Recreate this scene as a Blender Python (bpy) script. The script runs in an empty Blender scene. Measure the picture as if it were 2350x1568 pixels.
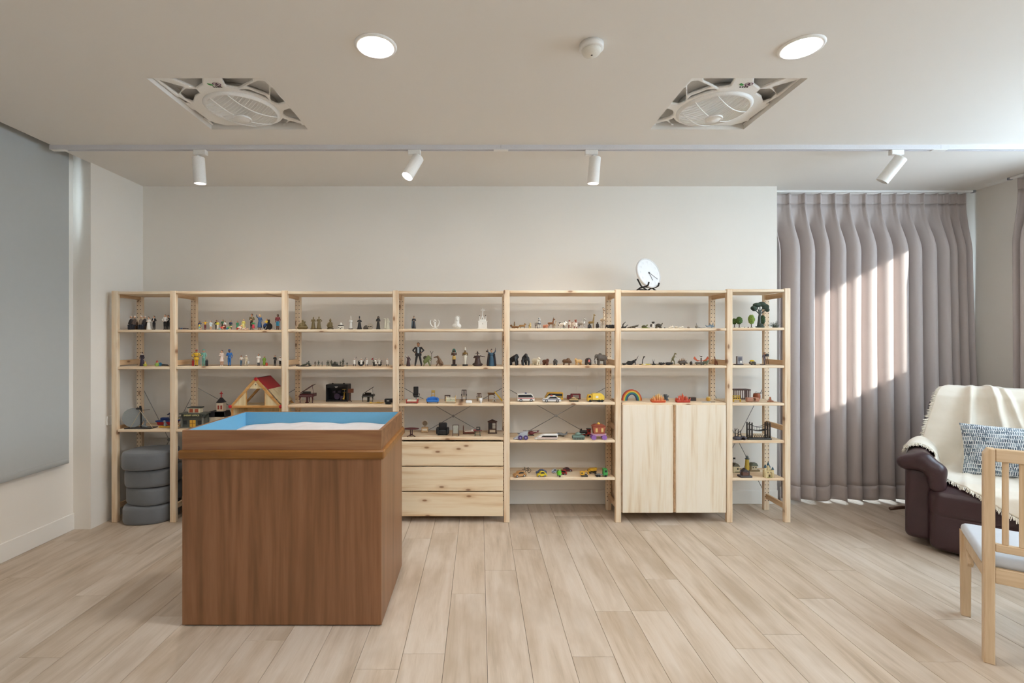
import bpy, bmesh, math, random
import numpy as np
from mathutils import Vector, Matrix, Euler

# ------------------------------------------------------------------ camera, world, sun, exposure
S = bpy.context.scene
C = S.collection
F, CX, CY = 1100.0, 1100.0, 780.0          # focal length and principal point in photo pixels (2350 x 1568)
EYE, CEIL = 1.40, 2.71                      # eye height, ceiling height (m)
cam_d = bpy.data.cameras.new('camera'); cam = bpy.data.objects.new('camera', cam_d); C.objects.link(cam)
cam_d.sensor_fit = 'HORIZONTAL'; cam_d.sensor_width = 36.0; cam_d.lens = 36.0 * F / 2350
cam_d.shift_x = (1175 - CX) / 2350; cam_d.shift_y = (CY - 784) / 2350
cam.location = (0, 0, EYE); cam.rotation_euler = (math.pi / 2, 0, 0); cam_d.clip_start = 0.05
S.camera = cam

W = bpy.data.worlds.new('sky'); S.world = W; W.use_nodes = True
bg = W.node_tree.nodes['Background']; bg.inputs[0].default_value = (0.70, 0.85, 1.0, 1); bg.inputs[1].default_value = 3.9

sun_d = bpy.data.lights.new('sun', 'SUN'); sun_d.energy = 3.4; sun_d.angle = 0.012; sun_d.color = (1.0, 0.94, 0.86)
sun = bpy.data.objects.new('sun', sun_d); C.objects.link(sun)
sun.rotation_euler = Vector((-1.0, 1.6, -0.515)).to_track_quat('-Z', 'Y').to_euler()

S.view_settings.view_transform = 'Standard'; S.view_settings.look = 'None'
S.view_settings.gamma = 1.0; S.view_settings.use_curve_mapping = False
S.view_settings.exposure = 1.78
LAMP = 66.0                                  # radiance of the ceiling downlights
SPOT = 9.0

R = math.radians
random.seed(7); rng = np.random.default_rng(7)

# ------------------------------------------------------------------ material helpers
def lin(h):
    if isinstance(h, str):
        h = [int(h[i:i + 2], 16) / 255 for i in (0, 2, 4)]
        return tuple(c / 12.92 if c <= .04045 else ((c + .055) / 1.055) ** 2.4 for c in h)
    return tuple(h)

class NT:
    def __init__(s, name):
        s.m = bpy.data.materials.new(name); s.m.use_nodes = True
        s.t = s.m.node_tree; s.b = s.t.nodes['Principled BSDF']
    def n(s, typ, _p=None, **kw):
        nd = s.t.nodes.new('ShaderNode' + typ)
        for k, v in (_p or {}).items(): setattr(nd, k, v)
        for k, v in kw.items():
            i = nd.inputs[int(k[1:])] if k[0] == 'i' and k[1:].isdigit() else nd.inputs[k.replace('_', ' ')]
            s.set(i, v)
        return nd
    def set(s, sock, v):
        if isinstance(v, bpy.types.NodeSocket): s.t.links.new(v, sock)
        elif sock.type == 'RGBA' and len(v) == 3: sock.default_value = (*v, 1)
        else: sock.default_value = v
    def math(s, op, a, b=0.0, clamp=False):
        return s.n('Math', {'operation': op, 'use_clamp': clamp}, i0=a, i1=b).outputs[0]
    def mix(s, f, a, b, mode='MIX'):
        nd = s.t.nodes.new('ShaderNodeMix'); nd.data_type = 'RGBA'; nd.blend_type = mode
        s.set(nd.inputs[0], f); s.set(nd.inputs[6], a); s.set(nd.inputs[7], b); return nd.outputs[2]
    def ramp(s, f, stops):
        nd = s.t.nodes.new('ShaderNodeValToRGB'); s.set(nd.inputs[0], f); e = nd.color_ramp.elements
        while len(e) < len(stops): e.new(.5)
        for el, (p, c) in zip(e, stops): el.position = p; el.color = (*lin(c), 1)
        return nd.outputs[0]
    def coord(s, scale=(1, 1, 1), jitter=True, kind='Object'):
        tc = s.n('TexCoord').outputs[kind]
        if jitter:
            r = s.n('ObjectInfo').outputs['Random']
            off = s.n('CombineXYZ', X=s.math('MULTIPLY', r, 37.1), Y=s.math('MULTIPLY', r, 19.3), Z=s.math('MULTIPLY', r, 53.7)).outputs[0]
            tc = s.n('VectorMath', {'operation': 'ADD'}, i0=tc, i1=off).outputs[0]
        return s.n('VectorMath', {'operation': 'MULTIPLY'}, i0=tc, i1=scale).outputs[0]
    def noise(s, vec, scale, detail=3, rough=.55, dist=0.):
        return s.n('TexNoise', Vector=vec, Scale=scale, Detail=detail, Roughness=rough, Distortion=dist).outputs[0]
    def bump(s, h, strength=.2, dist=.002):
        s.set(s.b.inputs['Normal'], s.n('Bump', Strength=strength, Distance=dist, Height=h).outputs[0])
    def out(s, color=None, rough=.5, metal=0., **kw):
        if color is not None: s.set(s.b.inputs['Base Color'], color)
        s.set(s.b.inputs['Roughness'], rough); s.b.inputs['Metallic'].default_value = metal
        for k, v in kw.items(): s.set(s.b.inputs[k.replace('_', ' ')], v)
        return s.m

_mats = {}
def M(hexcol, rough=.5, metal=0., var=.10):
    """painted plastic / resin / metal with a little procedural mottling"""
    if isinstance(hexcol, bpy.types.Material): return hexcol
    key = (hexcol, rough, metal)
    if key not in _mats:
        t = NT('paint_' + hexcol); c = lin(hexcol)
        nz = t.noise(t.coord(), 220., 2)
        col = t.mix(nz, tuple(x * (1 - var) for x in c), tuple(min(1, x * (1 + var)) for x in c))
        _mats[key] = t.out(col, rough, metal)
    return _mats[key]

def pine(name, axis, pale, mid, dark, knots=1.0, ring=1.0, rough=.55):
    t = NT(name)
    st = {'x': (.06, 1, 1), 'y': (1, .06, 1), 'z': (1, 1, .06)}[axis]
    v = t.coord(st)
    warp = t.noise(v, 3.0, 2)
    v2 = t.n('VectorMath', {'operation': 'MULTIPLY_ADD'}, i0=t.n('TexNoise', Vector=v, Scale=2.2, Detail=2.).outputs[1], i1=(.09, .09, .09), i2=v).outputs[0]
    g = t.noise(v2, 34. * ring, 3, .6)
    fine = t.noise(v, 260., 2)
    col = t.ramp(g, [(.30, dark), (.44, mid), (.58, pale), (.75, pale)])
    col = t.mix(t.math('MULTIPLY', warp, .25), col, lin(mid))
    col = t.mix(t.math('MULTIPLY', fine, .18), col, lin(dark))
    if knots:
        sp_ = t.n('SeparateXYZ', Vector=t.coord({'x': (.42, 1, 1), 'y': (1, .42, 1), 'z': (1, 1, .42)}[axis])).outputs
        vo = t.n('TexVoronoi', {'voronoi_dimensions': '2D'}, Vector=t.n('CombineXYZ', X=sp_[1 if axis == 'y' else 0], Y=sp_[2]).outputs[0], Scale=10.)
        pick = t.math('GREATER_THAN', t.n('SeparateColor', Color=vo.outputs['Color']).outputs[0], 1 - .62 * knots)
        d = vo.outputs['Distance']
        halo = t.math('MULTIPLY', t.n('MapRange', Value=d, From_Min=.08, From_Max=.26, To_Min=1., To_Max=0.).outputs[0], pick)
        core = t.math('MULTIPLY', t.n('MapRange', Value=d, From_Min=.045, From_Max=.10, To_Min=1., To_Max=0.).outputs[0], pick)
        col = t.mix(t.math('MULTIPLY', halo, .35), col, lin('b98a58'))
        col = t.mix(t.math('MULTIPLY', core, .8), col, lin('7a4d2c'))
    t.bump(g, .05)
    return t.out(col, rough)

def fabric(name, c1, c2, scale=900., rough=.95, bump=.3, sheen=.3):
    t = NT(name); v = t.coord(jitter=False)
    a = t.noise(v, scale, 2); b = t.noise(v, scale * .02, 3)
    col = t.mix(t.math('ADD', t.math('MULTIPLY', a, .6), t.math('MULTIPLY', b, .4)), lin(c1), lin(c2))
    t.bump(a, bump, .001)
    return t.out(col, rough, Sheen_Weight=sheen)

# ------------------------------------------------------------------ mesh helpers
def tag(o, label=None, cat=None, group=None, kind=None):
    if label: o['label'] = label
    if cat: o['category'] = cat
    if group: o['group'] = group
    if kind: o['kind'] = kind
    return o

def empty(name, loc=(0, 0, 0), rz=0., label=None, cat=None, group=None, kind=None):
    o = bpy.data.objects.new(name, None); C.objects.link(o)
    o.location = loc; o.rotation_euler = (0, 0, rz); o.empty_display_size = .05
    return tag(o, label, cat, group, kind)

def link(name, me, mat=None, parent=None, loc=(0, 0, 0), rot=(0, 0, 0)):
    o = bpy.data.objects.new(name, me); C.objects.link(o)
    if mat is not None and not me.materials: me.materials.append(mat)
    o.parent = parent; o.location = loc; o.rotation_euler = rot
    return o

def to_mesh(bm, name, smooth=False):
    me = bpy.data.meshes.new(name); bm.normal_update(); bm.to_mesh(me); bm.free()
    if smooth: me.polygons.foreach_set('use_smooth', [True] * len(me.polygons))
    return me

def a_box(bm, c, size, bev=0., seg=1, rot=None):
    m = Matrix.Translation(c) @ (rot.to_matrix().to_4x4() if rot else Matrix()) @ Matrix.Diagonal((*size, 1))
    r = bmesh.ops.create_cube(bm, size=1.0, matrix=m)
    if bev > 0:
        ed = list({e for v in r['verts'] for e in v.link_edges})
        bmesh.ops.bevel(bm, geom=ed, offset=min(bev, .45 * min(size)), segments=seg, affect='EDGES', profile=.5)

def a_cyl(bm, p0, p1, r0, r1=None, n=12, caps=True):
    p0, p1 = Vector(p0), Vector(p1); d = p1 - p0; r1 = r0 if r1 is None else r1
    q = d.to_track_quat('Z', 'Y').to_matrix().to_4x4()
    bmesh.ops.create_cone(bm, cap_ends=caps, segments=n, radius1=r0, radius2=max(r1, 1e-6), depth=d.length,
                          matrix=Matrix.Translation((p0 + p1) / 2) @ q)

def a_tube(bm, pts, r, n=8):
    """tube through points; r scalar or list"""
    pts = [Vector(p) for p in pts]; k = len(pts); rs = r if isinstance(r, (list, tuple)) else [r] * k
    rings = []; up = None
    for i, p in enumerate(pts):
        d = (pts[min(i + 1, k - 1)] - pts[max(i - 1, 0)]).normalized()
        if up is None: up = Vector((0, 0, 1)) if abs(d.z) < .9 else Vector((0, 1, 0))
        a = d.cross(up).normalized(); b = a.cross(d).normalized(); up = b
        rings.append([bm.verts.new(p + rs[i] * (math.cos(t) * a + math.sin(t) * b)) for t in [2 * math.pi * j / n for j in range(n)]])
    for A, B in zip(rings, rings[1:]):
        for j in range(n): bm.faces.new((A[j], A[(j + 1) % n], B[(j + 1) % n], B[j]))
    bm.faces.new(rings[0][::-1]); bm.faces.new(rings[-1])

def a_prism(bm, prof, y0, y1, bev=0.):
    """profile in (x, z) extruded along y"""
    v0 = [bm.verts.new((x, y0, z)) for x, z in prof]; v1 = [bm.verts.new((x, y1, z)) for x, z in prof]
    n = len(prof); fs = [bm.faces.new(v0), bm.faces.new(v1[::-1])]
    for i in range(n): fs.append(bm.faces.new((v0[i], v1[i], v1[(i + 1) % n], v0[(i + 1) % n])))
    bmesh.ops.recalc_face_normals(bm, faces=fs)
    if bev:
        bmesh.ops.bevel(bm, geom=list({e for f in fs[:2] for e in f.edges}), offset=bev, segments=1, affect='EDGES')

def a_lathe(bm, prof, n=20, c=(0, 0, 0)):
    """profile [(r, z)...] around z"""
    rings = []
    for r, z in prof:
        if r < 1e-6: rings.append([bm.verts.new((c[0], c[1], c[2] + z))])
        else: rings.append([bm.verts.new((c[0] + r * math.cos(2 * math.pi * j / n), c[1] + r * math.sin(2 * math.pi * j / n), c[2] + z)) for j in range(n)])
    for A, B in zip(rings, rings[1:]):
        for j in range(n):
            k = (j + 1) % n
            if len(A) == 1 and len(B) == 1: continue
            if len(A) == 1: bm.faces.new((A[0], B[k], B[j]))
            elif len(B) == 1: bm.faces.new((A[j], A[k], B[0]))
            else: bm.faces.new((A[j], A[k], B[k], B[j]))
    if len(rings[0]) > 1: bm.faces.new(rings[0][::-1])
    if len(rings[-1]) > 1: bm.faces.new(rings[-1])

_boxes = {}
def box(name, c, size, mat, parent=None, bev=0., seg=1, rot=(0, 0, 0), share=True):
    key = (tuple(round(x, 5) for x in size), bev, seg, mat.name)
    if not share or key not in _boxes:
        bm = bmesh.new(); a_box(bm, (0, 0, 0), size, bev, seg); me = to_mesh(bm, name); me.materials.append(mat)
        if not share: return link(name, me, None, parent, c, rot)
        _boxes[key] = me
    return link(name, _boxes[key], None, parent, c, rot)

def part(name, mat, parent, fn, smooth=False, **kw):
    bm = bmesh.new(); fn(bm); me = to_mesh(bm, name, smooth); me.materials.append(mat)
    return link(name, me, None, parent, **kw)

def grid_mesh(name, P, mat, parent=None, closed=False, smooth=True, thick=0.):
    """P: (nu, nv, 3) array -> sheet"""
    nu, nv = P.shape[:2]
    me = bpy.data.meshes.new(name)
    idx = np.arange(nu * nv).reshape(nu, nv)
    q = np.stack([idx[:-1, :-1], idx[1:, :-1], idx[1:, 1:], idx[:-1, 1:]], -1).reshape(-1, 4)
    me.from_pydata(P.reshape(-1, 3).tolist(), [], q.tolist()); me.materials.append(mat)
    if smooth: me.polygons.foreach_set('use_smooth', [True] * len(me.polygons))
    o = link(name, me, None, parent)
    if thick:
        md = o.modifiers.new('thickness', 'SOLIDIFY'); md.thickness = thick; md.offset = 0
    return o

# ------------------------------------------------------------------ smooth bodies: blended capsules / ellipsoids / boxes -> one skin
def sdf_eval(P, prims, k):
    f = None
    for q in prims:
        t = q[0]; neg = t[0] == '-'; t = t.lstrip('-')
        if t == 'c':
            a = np.array(q[1:4], float); b = np.array(q[4:7], float); r0, r1 = q[7], q[8] if len(q) > 8 else q[7]
            d = b - a; h = np.clip(((P - a) @ d) / max(d @ d, 1e-9), 0, 1)
            v = np.linalg.norm(P - a - h[..., None] * d, axis=-1) - (r0 + (r1 - r0) * h)
        elif t == 'e':
            c = np.array(q[1:4], float); r = np.array(q[4:7], float)
            u = P - c
            if len(q) > 7:                       # tilt about y axis (degrees)
                a = R(q[7]); u = np.stack([u[..., 0] * math.cos(a) - u[..., 2] * math.sin(a), u[..., 1], u[..., 0] * math.sin(a) + u[..., 2] * math.cos(a)], -1)
            k0 = np.linalg.norm(u / r, axis=-1); k1 = np.linalg.norm(u / (r * r), axis=-1)
            v = k0 * (k0 - 1) / np.maximum(k1, 1e-9)
        elif t == 'b':
            c = np.array(q[1:4], float); hs = np.array(q[4:7], float); rr = q[7] if len(q) > 7 else 0
            u = np.abs(P - c) - (hs - rr)
            v = np.linalg.norm(np.maximum(u, 0), axis=-1) + np.minimum(u.max(-1), 0) - rr
        if neg: f = np.maximum(f, -v)
        elif f is None: f = v
        elif k > 0:
            h = np.clip(.5 + .5 * (f - v) / k, 0, 1)
            f = f * (1 - h) + v * h - k * h * (1 - h)
        else: f = np.minimum(f, v)
    return f

def bounds(prims):
    lo, hi = [], []
    for q in prims:
        if q[0][0] == '-': continue
        if q[0] == 'c':
            r = max(q[7], q[8] if len(q) > 8 else 0); a = np.array(q[1:4], float); b = np.array(q[4:7], float)
            lo.append(np.minimum(a, b) - r); hi.append(np.maximum(a, b) + r)
        else:
            c = np.array(q[1:4], float); r = np.array(q[4:7], float)
            if q[0] == 'e' and len(q) > 7: r = np.array([max(r[0], r[2]), r[1], max(r[0], r[2])])
            lo.append(c - r); hi.append(c + r)
    return np.min(lo, 0), np.max(hi, 0)

def surface_net(fn, lo, hi, h):
    n = np.maximum(np.ceil((hi - lo) / h).astype(int) + 5, 6); o = lo - 2 * h
    g = np.stack(np.meshgrid(*[np.arange(m) for m in n], indexing='ij'), -1) * h + o
    f = fn(g); s = f < 0
    cn = tuple(m - 1 for m in n); acc = np.zeros(cn + (3,)); cnt = np.zeros(cn)
    for ax in range(3):
        sl0 = [slice(None)] * 3; sl1 = [slice(None)] * 3; sl0[ax] = slice(0, -1); sl1[ax] = slice(1, None)
        a, b = f[tuple(sl0)], f[tuple(sl1)]; cr = s[tuple(sl0)] != s[tuple(sl1)]
        t = np.where(cr, a / np.where(cr, a - b, 1), 0)
        o1, o2 = [x for x in range(3) if x != ax]
        for d1 in (0, 1):
            for d2 in (0, 1):
                q = [slice(None)] * 3; q[o1] = slice(d1, d1 + cn[o1]); q[o2] = slice(d2, d2 + cn[o2])
                m = cr[tuple(q)]; p = np.zeros(cn + (3,)); p[..., ax] = t[tuple(q)]; p[..., o1] = d1; p[..., o2] = d2
                acc += p * m[..., None]; cnt += m
    mask = cnt > 0; idx = np.full(cn, -1); idx[mask] = np.arange(mask.sum())
    cell = np.stack(np.nonzero(mask), -1)
    V = o + h * (cell + acc[mask] / cnt[mask][:, None])
    faces = []
    for ax in range(3):
        o1, o2 = (ax + 1) % 3, (ax + 2) % 3
        sl0 = [slice(None)] * 3; sl1 = [slice(None)] * 3; sl0[ax] = slice(0, -1); sl1[ax] = slice(1, None)
        cr = s[tuple(sl0)] != s[tuple(sl1)]; e = np.stack(np.nonzero(cr), -1)
        ok = (e[:, o1] > 0) & (e[:, o2] > 0) & (e[:, o1] < cn[o1]) & (e[:, o2] < cn[o2]); e = e[ok]
        u1 = np.zeros(3, int); u1[o1] = 1; u2 = np.zeros(3, int); u2[o2] = 1
        g4 = [idx[tuple((e - a * u1 - b * u2).T)] for a, b in ((1, 1), (0, 1), (0, 0), (1, 0))]
        q = np.stack(g4, -1); fl = ~s[tuple(e.T)]
        q[fl] = q[fl][:, ::-1]; faces.append(q)
    return V, np.concatenate(faces)

def blob(name, prims, mat, parent=None, k=.8, h=.6, scale=1., **kw):
    lo, hi = bounds(prims)
    V, Q = surface_net(lambda P: sdf_eval(P, prims, k), lo - .3 * k, hi + .3 * k, h)
    me = bpy.data.meshes.new(name); me.from_pydata((V * scale).tolist(), [], Q.tolist()); me.materials.append(mat)
    me.polygons.foreach_set('use_smooth', [True] * len(me.polygons))
    return link(name, me, None, parent, **kw)

def pxX(px, Y): return (px - CX) / F * Y
def pyZ(py, Y): return EYE - (py - CY) / F * Y
# ------------------------------------------------------------------ shared materials
def wall_paint(name, h, bump=.03):
    t = NT(name); v = t.coord(jitter=False); nz = t.noise(v, 2.0, 4)
    c = lin(h); col = t.mix(nz, tuple(x * .985 for x in c), tuple(min(1, x * 1.015) for x in c))
    t.bump(t.noise(v, 350., 2), bump, .001)
    return t.out(col, .85)
m_wall = wall_paint('wall_paint_warm_white', 'efe9e0')
m_ceil = wall_paint('ceiling_paint', 'e8e3dc')
m_white = M('f0eeea', .45)
m_base = wall_paint('baseboard_paint', 'efebe4')
m_steel = M('9a9894', .35, .8)

def oak_floor():
    t = NT('oak_floor'); v = t.coord((1, .10, 1))
    r = t.n('ObjectInfo').outputs['Random']
    v2 = t.n('VectorMath', {'operation': 'MULTIPLY_ADD'}, i0=t.n('TexNoise', Vector=v, Scale=4., Detail=2.).outputs[1], i1=(.16, .16, .16), i2=v).outputs[0]
    g = t.noise(v2, 17., 5, .62)
    fine = t.noise(t.coord((1, .025, 1)), 420., 3)
    cloud = t.noise(t.coord((1, .35, 1)), 6., 3)
    col = t.ramp(g, [(.30, '9a866e'), (.42, 'bfab95'), (.54, 'd1c0ae'), (.70, 'dacdbf')])
    tone = t.mix(r, lin('ccb9a4'), lin('dacfc3'))
    col = t.mix(.34, col, tone)
    col = t.mix(t.math('MULTIPLY', t.n('MapRange', Value=cloud, From_Min=.48, From_Max=.70).outputs[0], .6), col, lin('a8937b'))
    col = t.mix(t.math('MULTIPLY', fine, .36), col, lin('ab9883'))
    t.bump(fine, .12, .0006)
    return t.out(col, t.n('MapRange', Value=g, To_Min=.42, To_Max=.58).outputs[0])
m_oak = oak_floor()
m_dark = M('2a2522', .9)

def glass_mat():
    m = bpy.data.materials.new('window_glass'); m.use_nodes = True; t = m.node_tree; t.nodes.clear()
    o = t.nodes.new('ShaderNodeOutputMaterial'); mx = t.nodes.new('ShaderNodeMixShader')
    a = t.nodes.new('ShaderNodeBsdfTransparent'); b = t.nodes.new('ShaderNodeBsdfGlossy'); b.inputs['Roughness'].default_value = .02
    a.inputs[0].default_value = (.94, .97, .98, 1); mx.inputs[0].default_value = .06
    t.links.new(a.outputs[0], mx.inputs[1]); t.links.new(b.outputs[0], mx.inputs[2]); t.links.new(mx.outputs[0], o.inputs[0])
    return m
m_glass = glass_mat()

def struct(name, fn, mat, parent=None, smooth=False):
    o = part(name, mat, parent, fn, smooth)
    if parent is None: o['kind'] = 'structure'
    return o

# ------------------------------------------------------------------ the room
XL, XR, YB, YF = -3.0, 4.36, 4.09, -3.2            # left wall, right wall, back wall, wall behind the camera
XPIL, YPIL, XEND, YWIN = -2.87, 3.54, 2.54, 4.33   # pillar side / front, end of the back wall, window wall behind the curtain

def span_box(bm, x0, x1, y0, y1, z0, z1, bev=0.):
    a_box(bm, ((x0 + x1) / 2, (y0 + y1) / 2, (z0 + z1) / 2), (x1 - x0, y1 - y0, z1 - z0), bev)

floor = struct('floor', lambda bm: span_box(bm, XL - .3, XR + .3, YF - .2, YWIN + .2, -.2, -.012), m_dark)
part('floor_board', m_oak, floor, lambda bm: span_box(bm, XL, XR, YF, .5, -.012, 0))
PW, PL = .1875, 1.34
seen = {-2: 2.136, -1: 2.64, 0: 2.91, 1: 3.196, 2: 2.116, 3: 2.47, 5: 2.80, 6: 2.17}
n0 = math.floor((XL - .034) / PW)
plank_me = {}
for n in range(n0, math.ceil((XR - .034) / PW)):
    xa, xb = max(XL, .034 + n * PW), min(XR, .034 + (n + 1) * PW)
    off = seen.get(n, (n * 0.618034 % 1) * PL + .5)
    y = off - PL * math.ceil((off - .5) / PL)
    while y < YWIN:
        ya, yb = max(.5, y), min(YWIN, y + PL)
        if yb - ya > .02 and xb - xa > .01:
            w, l = xb - xa - .0015, yb - ya - .0015; key = (round(w, 4), round(l, 4))
            if key not in plank_me:
                bm = bmesh.new(); a_box(bm, (0, 0, -.005), (w, l, .010), .0008); plank_me[key] = to_mesh(bm, 'plank'); plank_me[key].materials.append(m_oak)
            link('plank', plank_me[key], None, floor, ((xa + xb) / 2, (ya + yb) / 2, 0))
        y += PL

FANS = [(-1.667, -1.068, 2.40, 2.985), (1.063, 1.645, 2.40, 2.985)]
def ceiling_fn(bm):
    xs = sorted({-2.88, XR + .2, *[v for f in FANS for v in f[:2]]}); ys = [YF - .2, 2.40, 2.985, YWIN + .15]
    for i in range(len(xs) - 1):
        for j in range(3):
            if j == 1 and any(abs(xs[i] - f[0]) < 1e-6 for f in FANS): continue
            span_box(bm, xs[i], xs[i + 1], ys[j], ys[j + 1], CEIL, CEIL + .1)
    span_box(bm, XL - .2, -2.88, YF - .2, YWIN, CEIL + .22, CEIL + .3)         # lid of the blind pocket
    span_box(bm, -2.90, -2.88, YF - .2, YPIL, CEIL + .1, CEIL + .24)
    bmesh.ops.remove_doubles(bm, verts=bm.verts, dist=1e-5)
struct('ceiling', ceiling_fn, m_ceil)
struct('wall_back', lambda bm: span_box(bm, XPIL - .2, XEND, YB, YB + .26, -.05, CEIL + .02), m_wall)
struct('wall_pillar', lambda bm: span_box(bm, XL - .15, XPIL, YPIL, YB + .2, -.05, CEIL + .25), m_wall)
struct('wall_front', lambda bm: span_box(bm, XL - .2, XR + .2, YF - .15, YF, -.05, CEIL + .25), m_wall)
def wall_left_fn(bm):                              # high window hidden behind the grey roller blind
    span_box(bm, XL - .15, XL, YF, YPIL, -.05, 2.2); span_box(bm, XL - .15, XL, YF, YPIL, 2.66, CEIL + .25)
    span_box(bm, XL - .15, XL, YF, 1.0, 2.2, 2.66); span_box(bm, XL - .15, XL, 3.42, YPIL, 2.2, 2.66)
struct('wall_left', wall_left_fn, m_wall)
WZ0, WZ1 = 1.48, 2.62
def wall_right_fn(bm):
    span_box(bm, XR, XR + .15, YF, YWIN + .1, -.05, WZ0); span_box(bm, XR, XR + .15, YF, YWIN + .1, WZ1, CEIL + .05)
    for a, b in ((YF, -1.8), (3.7, YWIN + .1)): span_box(bm, XR, XR + .15, a, b, WZ0, WZ1)
struct('wall_right', wall_right_fn, m_wall)
def wall_window_fn(bm):
    span_box(bm, XEND, 2.78, YWIN, YWIN + .15, -.05, CEIL + .05); span_box(bm, 4.06, XR + .1, YWIN, YWIN + .15, -.05, CEIL + .05)
    span_box(bm, 2.78, 4.06, YWIN, YWIN + .15, 2.4, CEIL + .05); span_box(bm, 2.78, 4.06, YWIN, YWIN + .15, -.05, .22)
struct('wall_curtain', wall_window_fn, m_wall)

def window(name, x0, x1, y0, y1, z0, z1, bars):
    """frame in the plane of the opening, thin axis given by the smaller of dx, dy"""
    w = empty(name, kind='structure'); t = .045
    def fr(bm):
        if x1 - x0 > y1 - y0:
            yc = (y0 + y1) / 2
            for za, zb in ((z0, z0 + t), (z1 - t, z1)): span_box(bm, x0, x1, yc - .03, yc + .03, za, zb)
            for xa in [x0, x1 - t] + bars: span_box(bm, xa, xa + t, yc - .03, yc + .03, z0, z1)
        else:
            xc = (x0 + x1) / 2
            for za, zb in ((z0, z0 + t), (z1 - t, z1)): span_box(bm, xc - .03, xc + .03, y0, y1, za, zb)
            for ya in [y0, y1 - t] + bars: span_box(bm, xc - .03, xc + .03, ya, ya + t, z0, z1)
    part('window_frame', m_white, w, fr)
    def gl(bm):
        if x1 - x0 > y1 - y0: span_box(bm, x0, x1, (y0 + y1) / 2 - .003, (y0 + y1) / 2 + .003, z0, z1)
        else: span_box(bm, (x0 + x1) / 2 - .003, (x0 + x1) / 2 + .003, y0, y1, z0, z1)
    part('window_pane', m_glass, w, gl)
    ld = bpy.data.lights.new('sky_portal', 'AREA'); ld.shape = 'RECTANGLE'; ld.cycles.is_portal = True; ld.energy = 1
    lo = bpy.data.objects.new('sky_portal', ld); C.objects.link(lo); lo['kind'] = 'helper'
    if x1 - x0 > y1 - y0:
        ld.size, ld.size_y = x1 - x0, z1 - z0; lo.location = ((x0 + x1) / 2, y0 - .01, (z0 + z1) / 2); lo.rotation_euler = Vector((0, -1, 0)).to_track_quat('-Z', 'Z').to_euler()
    else:
        ld.size, ld.size_y = y1 - y0, z1 - z0; sx = -1 if x0 > 0 else 1
        lo.location = ((x0 if sx < 0 else x1) + sx * .01, (y0 + y1) / 2, (z0 + z1) / 2); lo.rotation_euler = Vector((sx, 0, 0)).to_track_quat('-Z', 'Z').to_euler()
window('window_1', XR + .04, XR + .14, -1.8, 3.7, WZ0, WZ1, [.0, 3.10])
window('window_2', 2.78, 4.06, YWIN + .04, YWIN + .14, .22, 2.4, [3.45])
window('window_3', XL - .13, XL - .03, 1.0, 3.42, 2.2, 2.66, [2.2])

struct('baseboard_back', lambda bm: span_box(bm, XPIL, XEND, YB - .012, YB, 0, .12, .003), m_base)
struct('baseboard_left', lambda bm: span_box(bm, XL, XL + .012, YF, YPIL, 0, .122, .003), m_base)
box('wall_plate', (XPIL + .005, 3.72, .775), (.010, .07, .07), m_white, bev=.003)
tag(bpy.data.objects['wall_plate'], 'small white wall plate on the pillar beside the shelving', 'wall plate')
# ------------------------------------------------------------------ pine shelving
m_px = pine('pine_lengthwise', 'x', 'f0dfc4', 'e8cfae', 'd0ab84', .6)
m_pz = pine('pine_upright', 'z', 'f0dec4', 'e7cdab', 'd4b08a', .6)
m_py = pine('pine_crosswise', 'y', 'dcbc96', 'd0ad85', 'bd946a', .4)
m_drawer = pine('pine_drawer', 'x', 'f0dec0', 'e8d0ac', 'd2ad82', 1.0, .7)
m_door = pine('pine_door', 'z', 'f0e5d3', 'eadbc3', 'd9c1a1', 0., .8)
YS = F / 300.0                                     # front plane of the shelving: 300 photo pixels per metre
SX = lambda px: (px - CX) / 300.0
SZ = lambda py: EYE - (py - CY) / 300.0
POST = [262, 396, 652.5, 907.5, 1163, 1419, 1675, 1808]
PTOP = [668, 667.5, 667, 666.5, 665.5, 664.5, 663.5, 661.5]
DEP, PWID, PDEP = .30, .044, .032
m_hole = M('3a2b1e', .9)
ORD = ['first', 'second', 'third', 'fourth', 'fifth', 'sixth', 'seventh', 'eighth']
SIDE = {0: 'at the pillar end of the shelving', 7: 'at the curtain end of the shelving'}
def hole_mesh(h):
    bm = bmesh.new()
    for c in (-.0125, .0125):
        z = .08
        while z < h - .06:
            bmesh.ops.create_cone(bm, cap_ends=True, segments=8, radius1=.0034, radius2=.0034, depth=.001,
                                  matrix=Matrix.Translation((c, 0, z)) @ Matrix.Rotation(math.pi / 2, 4, 'X'))
            z += .032
    me = to_mesh(bm, 'peg_hole'); me.materials.append(m_hole); return me
for i, (px, pt) in enumerate(zip(POST, PTOP)):
    h = SZ(pt); x = SX(px)
    t = empty('shelf_side_frame', (x, YS, 0), 0,
              'pine ladder side frame with peg holes, %s' % (SIDE.get(i) or ORD[i] + ' upright counted from the pillar'), 'side frame', 'pine side frames of the shelving')
    bev = .003
    box('front_post', (0, PDEP / 2, h / 2), (PWID, PDEP, h), m_pz, t, bev)
    bp = box('rear_post', (0, DEP - PDEP / 2, h / 2), (PWID, PDEP, h), m_pz, t, bev)
    ho = link('peg_hole', hole_mesh(h), None, bp, (0, -PDEP / 2 - .0003, -h / 2)); ho['kind'] = 'stuff'
    for z in (1.748, 1.222, .715, .115):
        box('rung', (0, DEP / 2, z), (.018, DEP - 2 * PDEP + .004, .04), m_py, t, .002)

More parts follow.
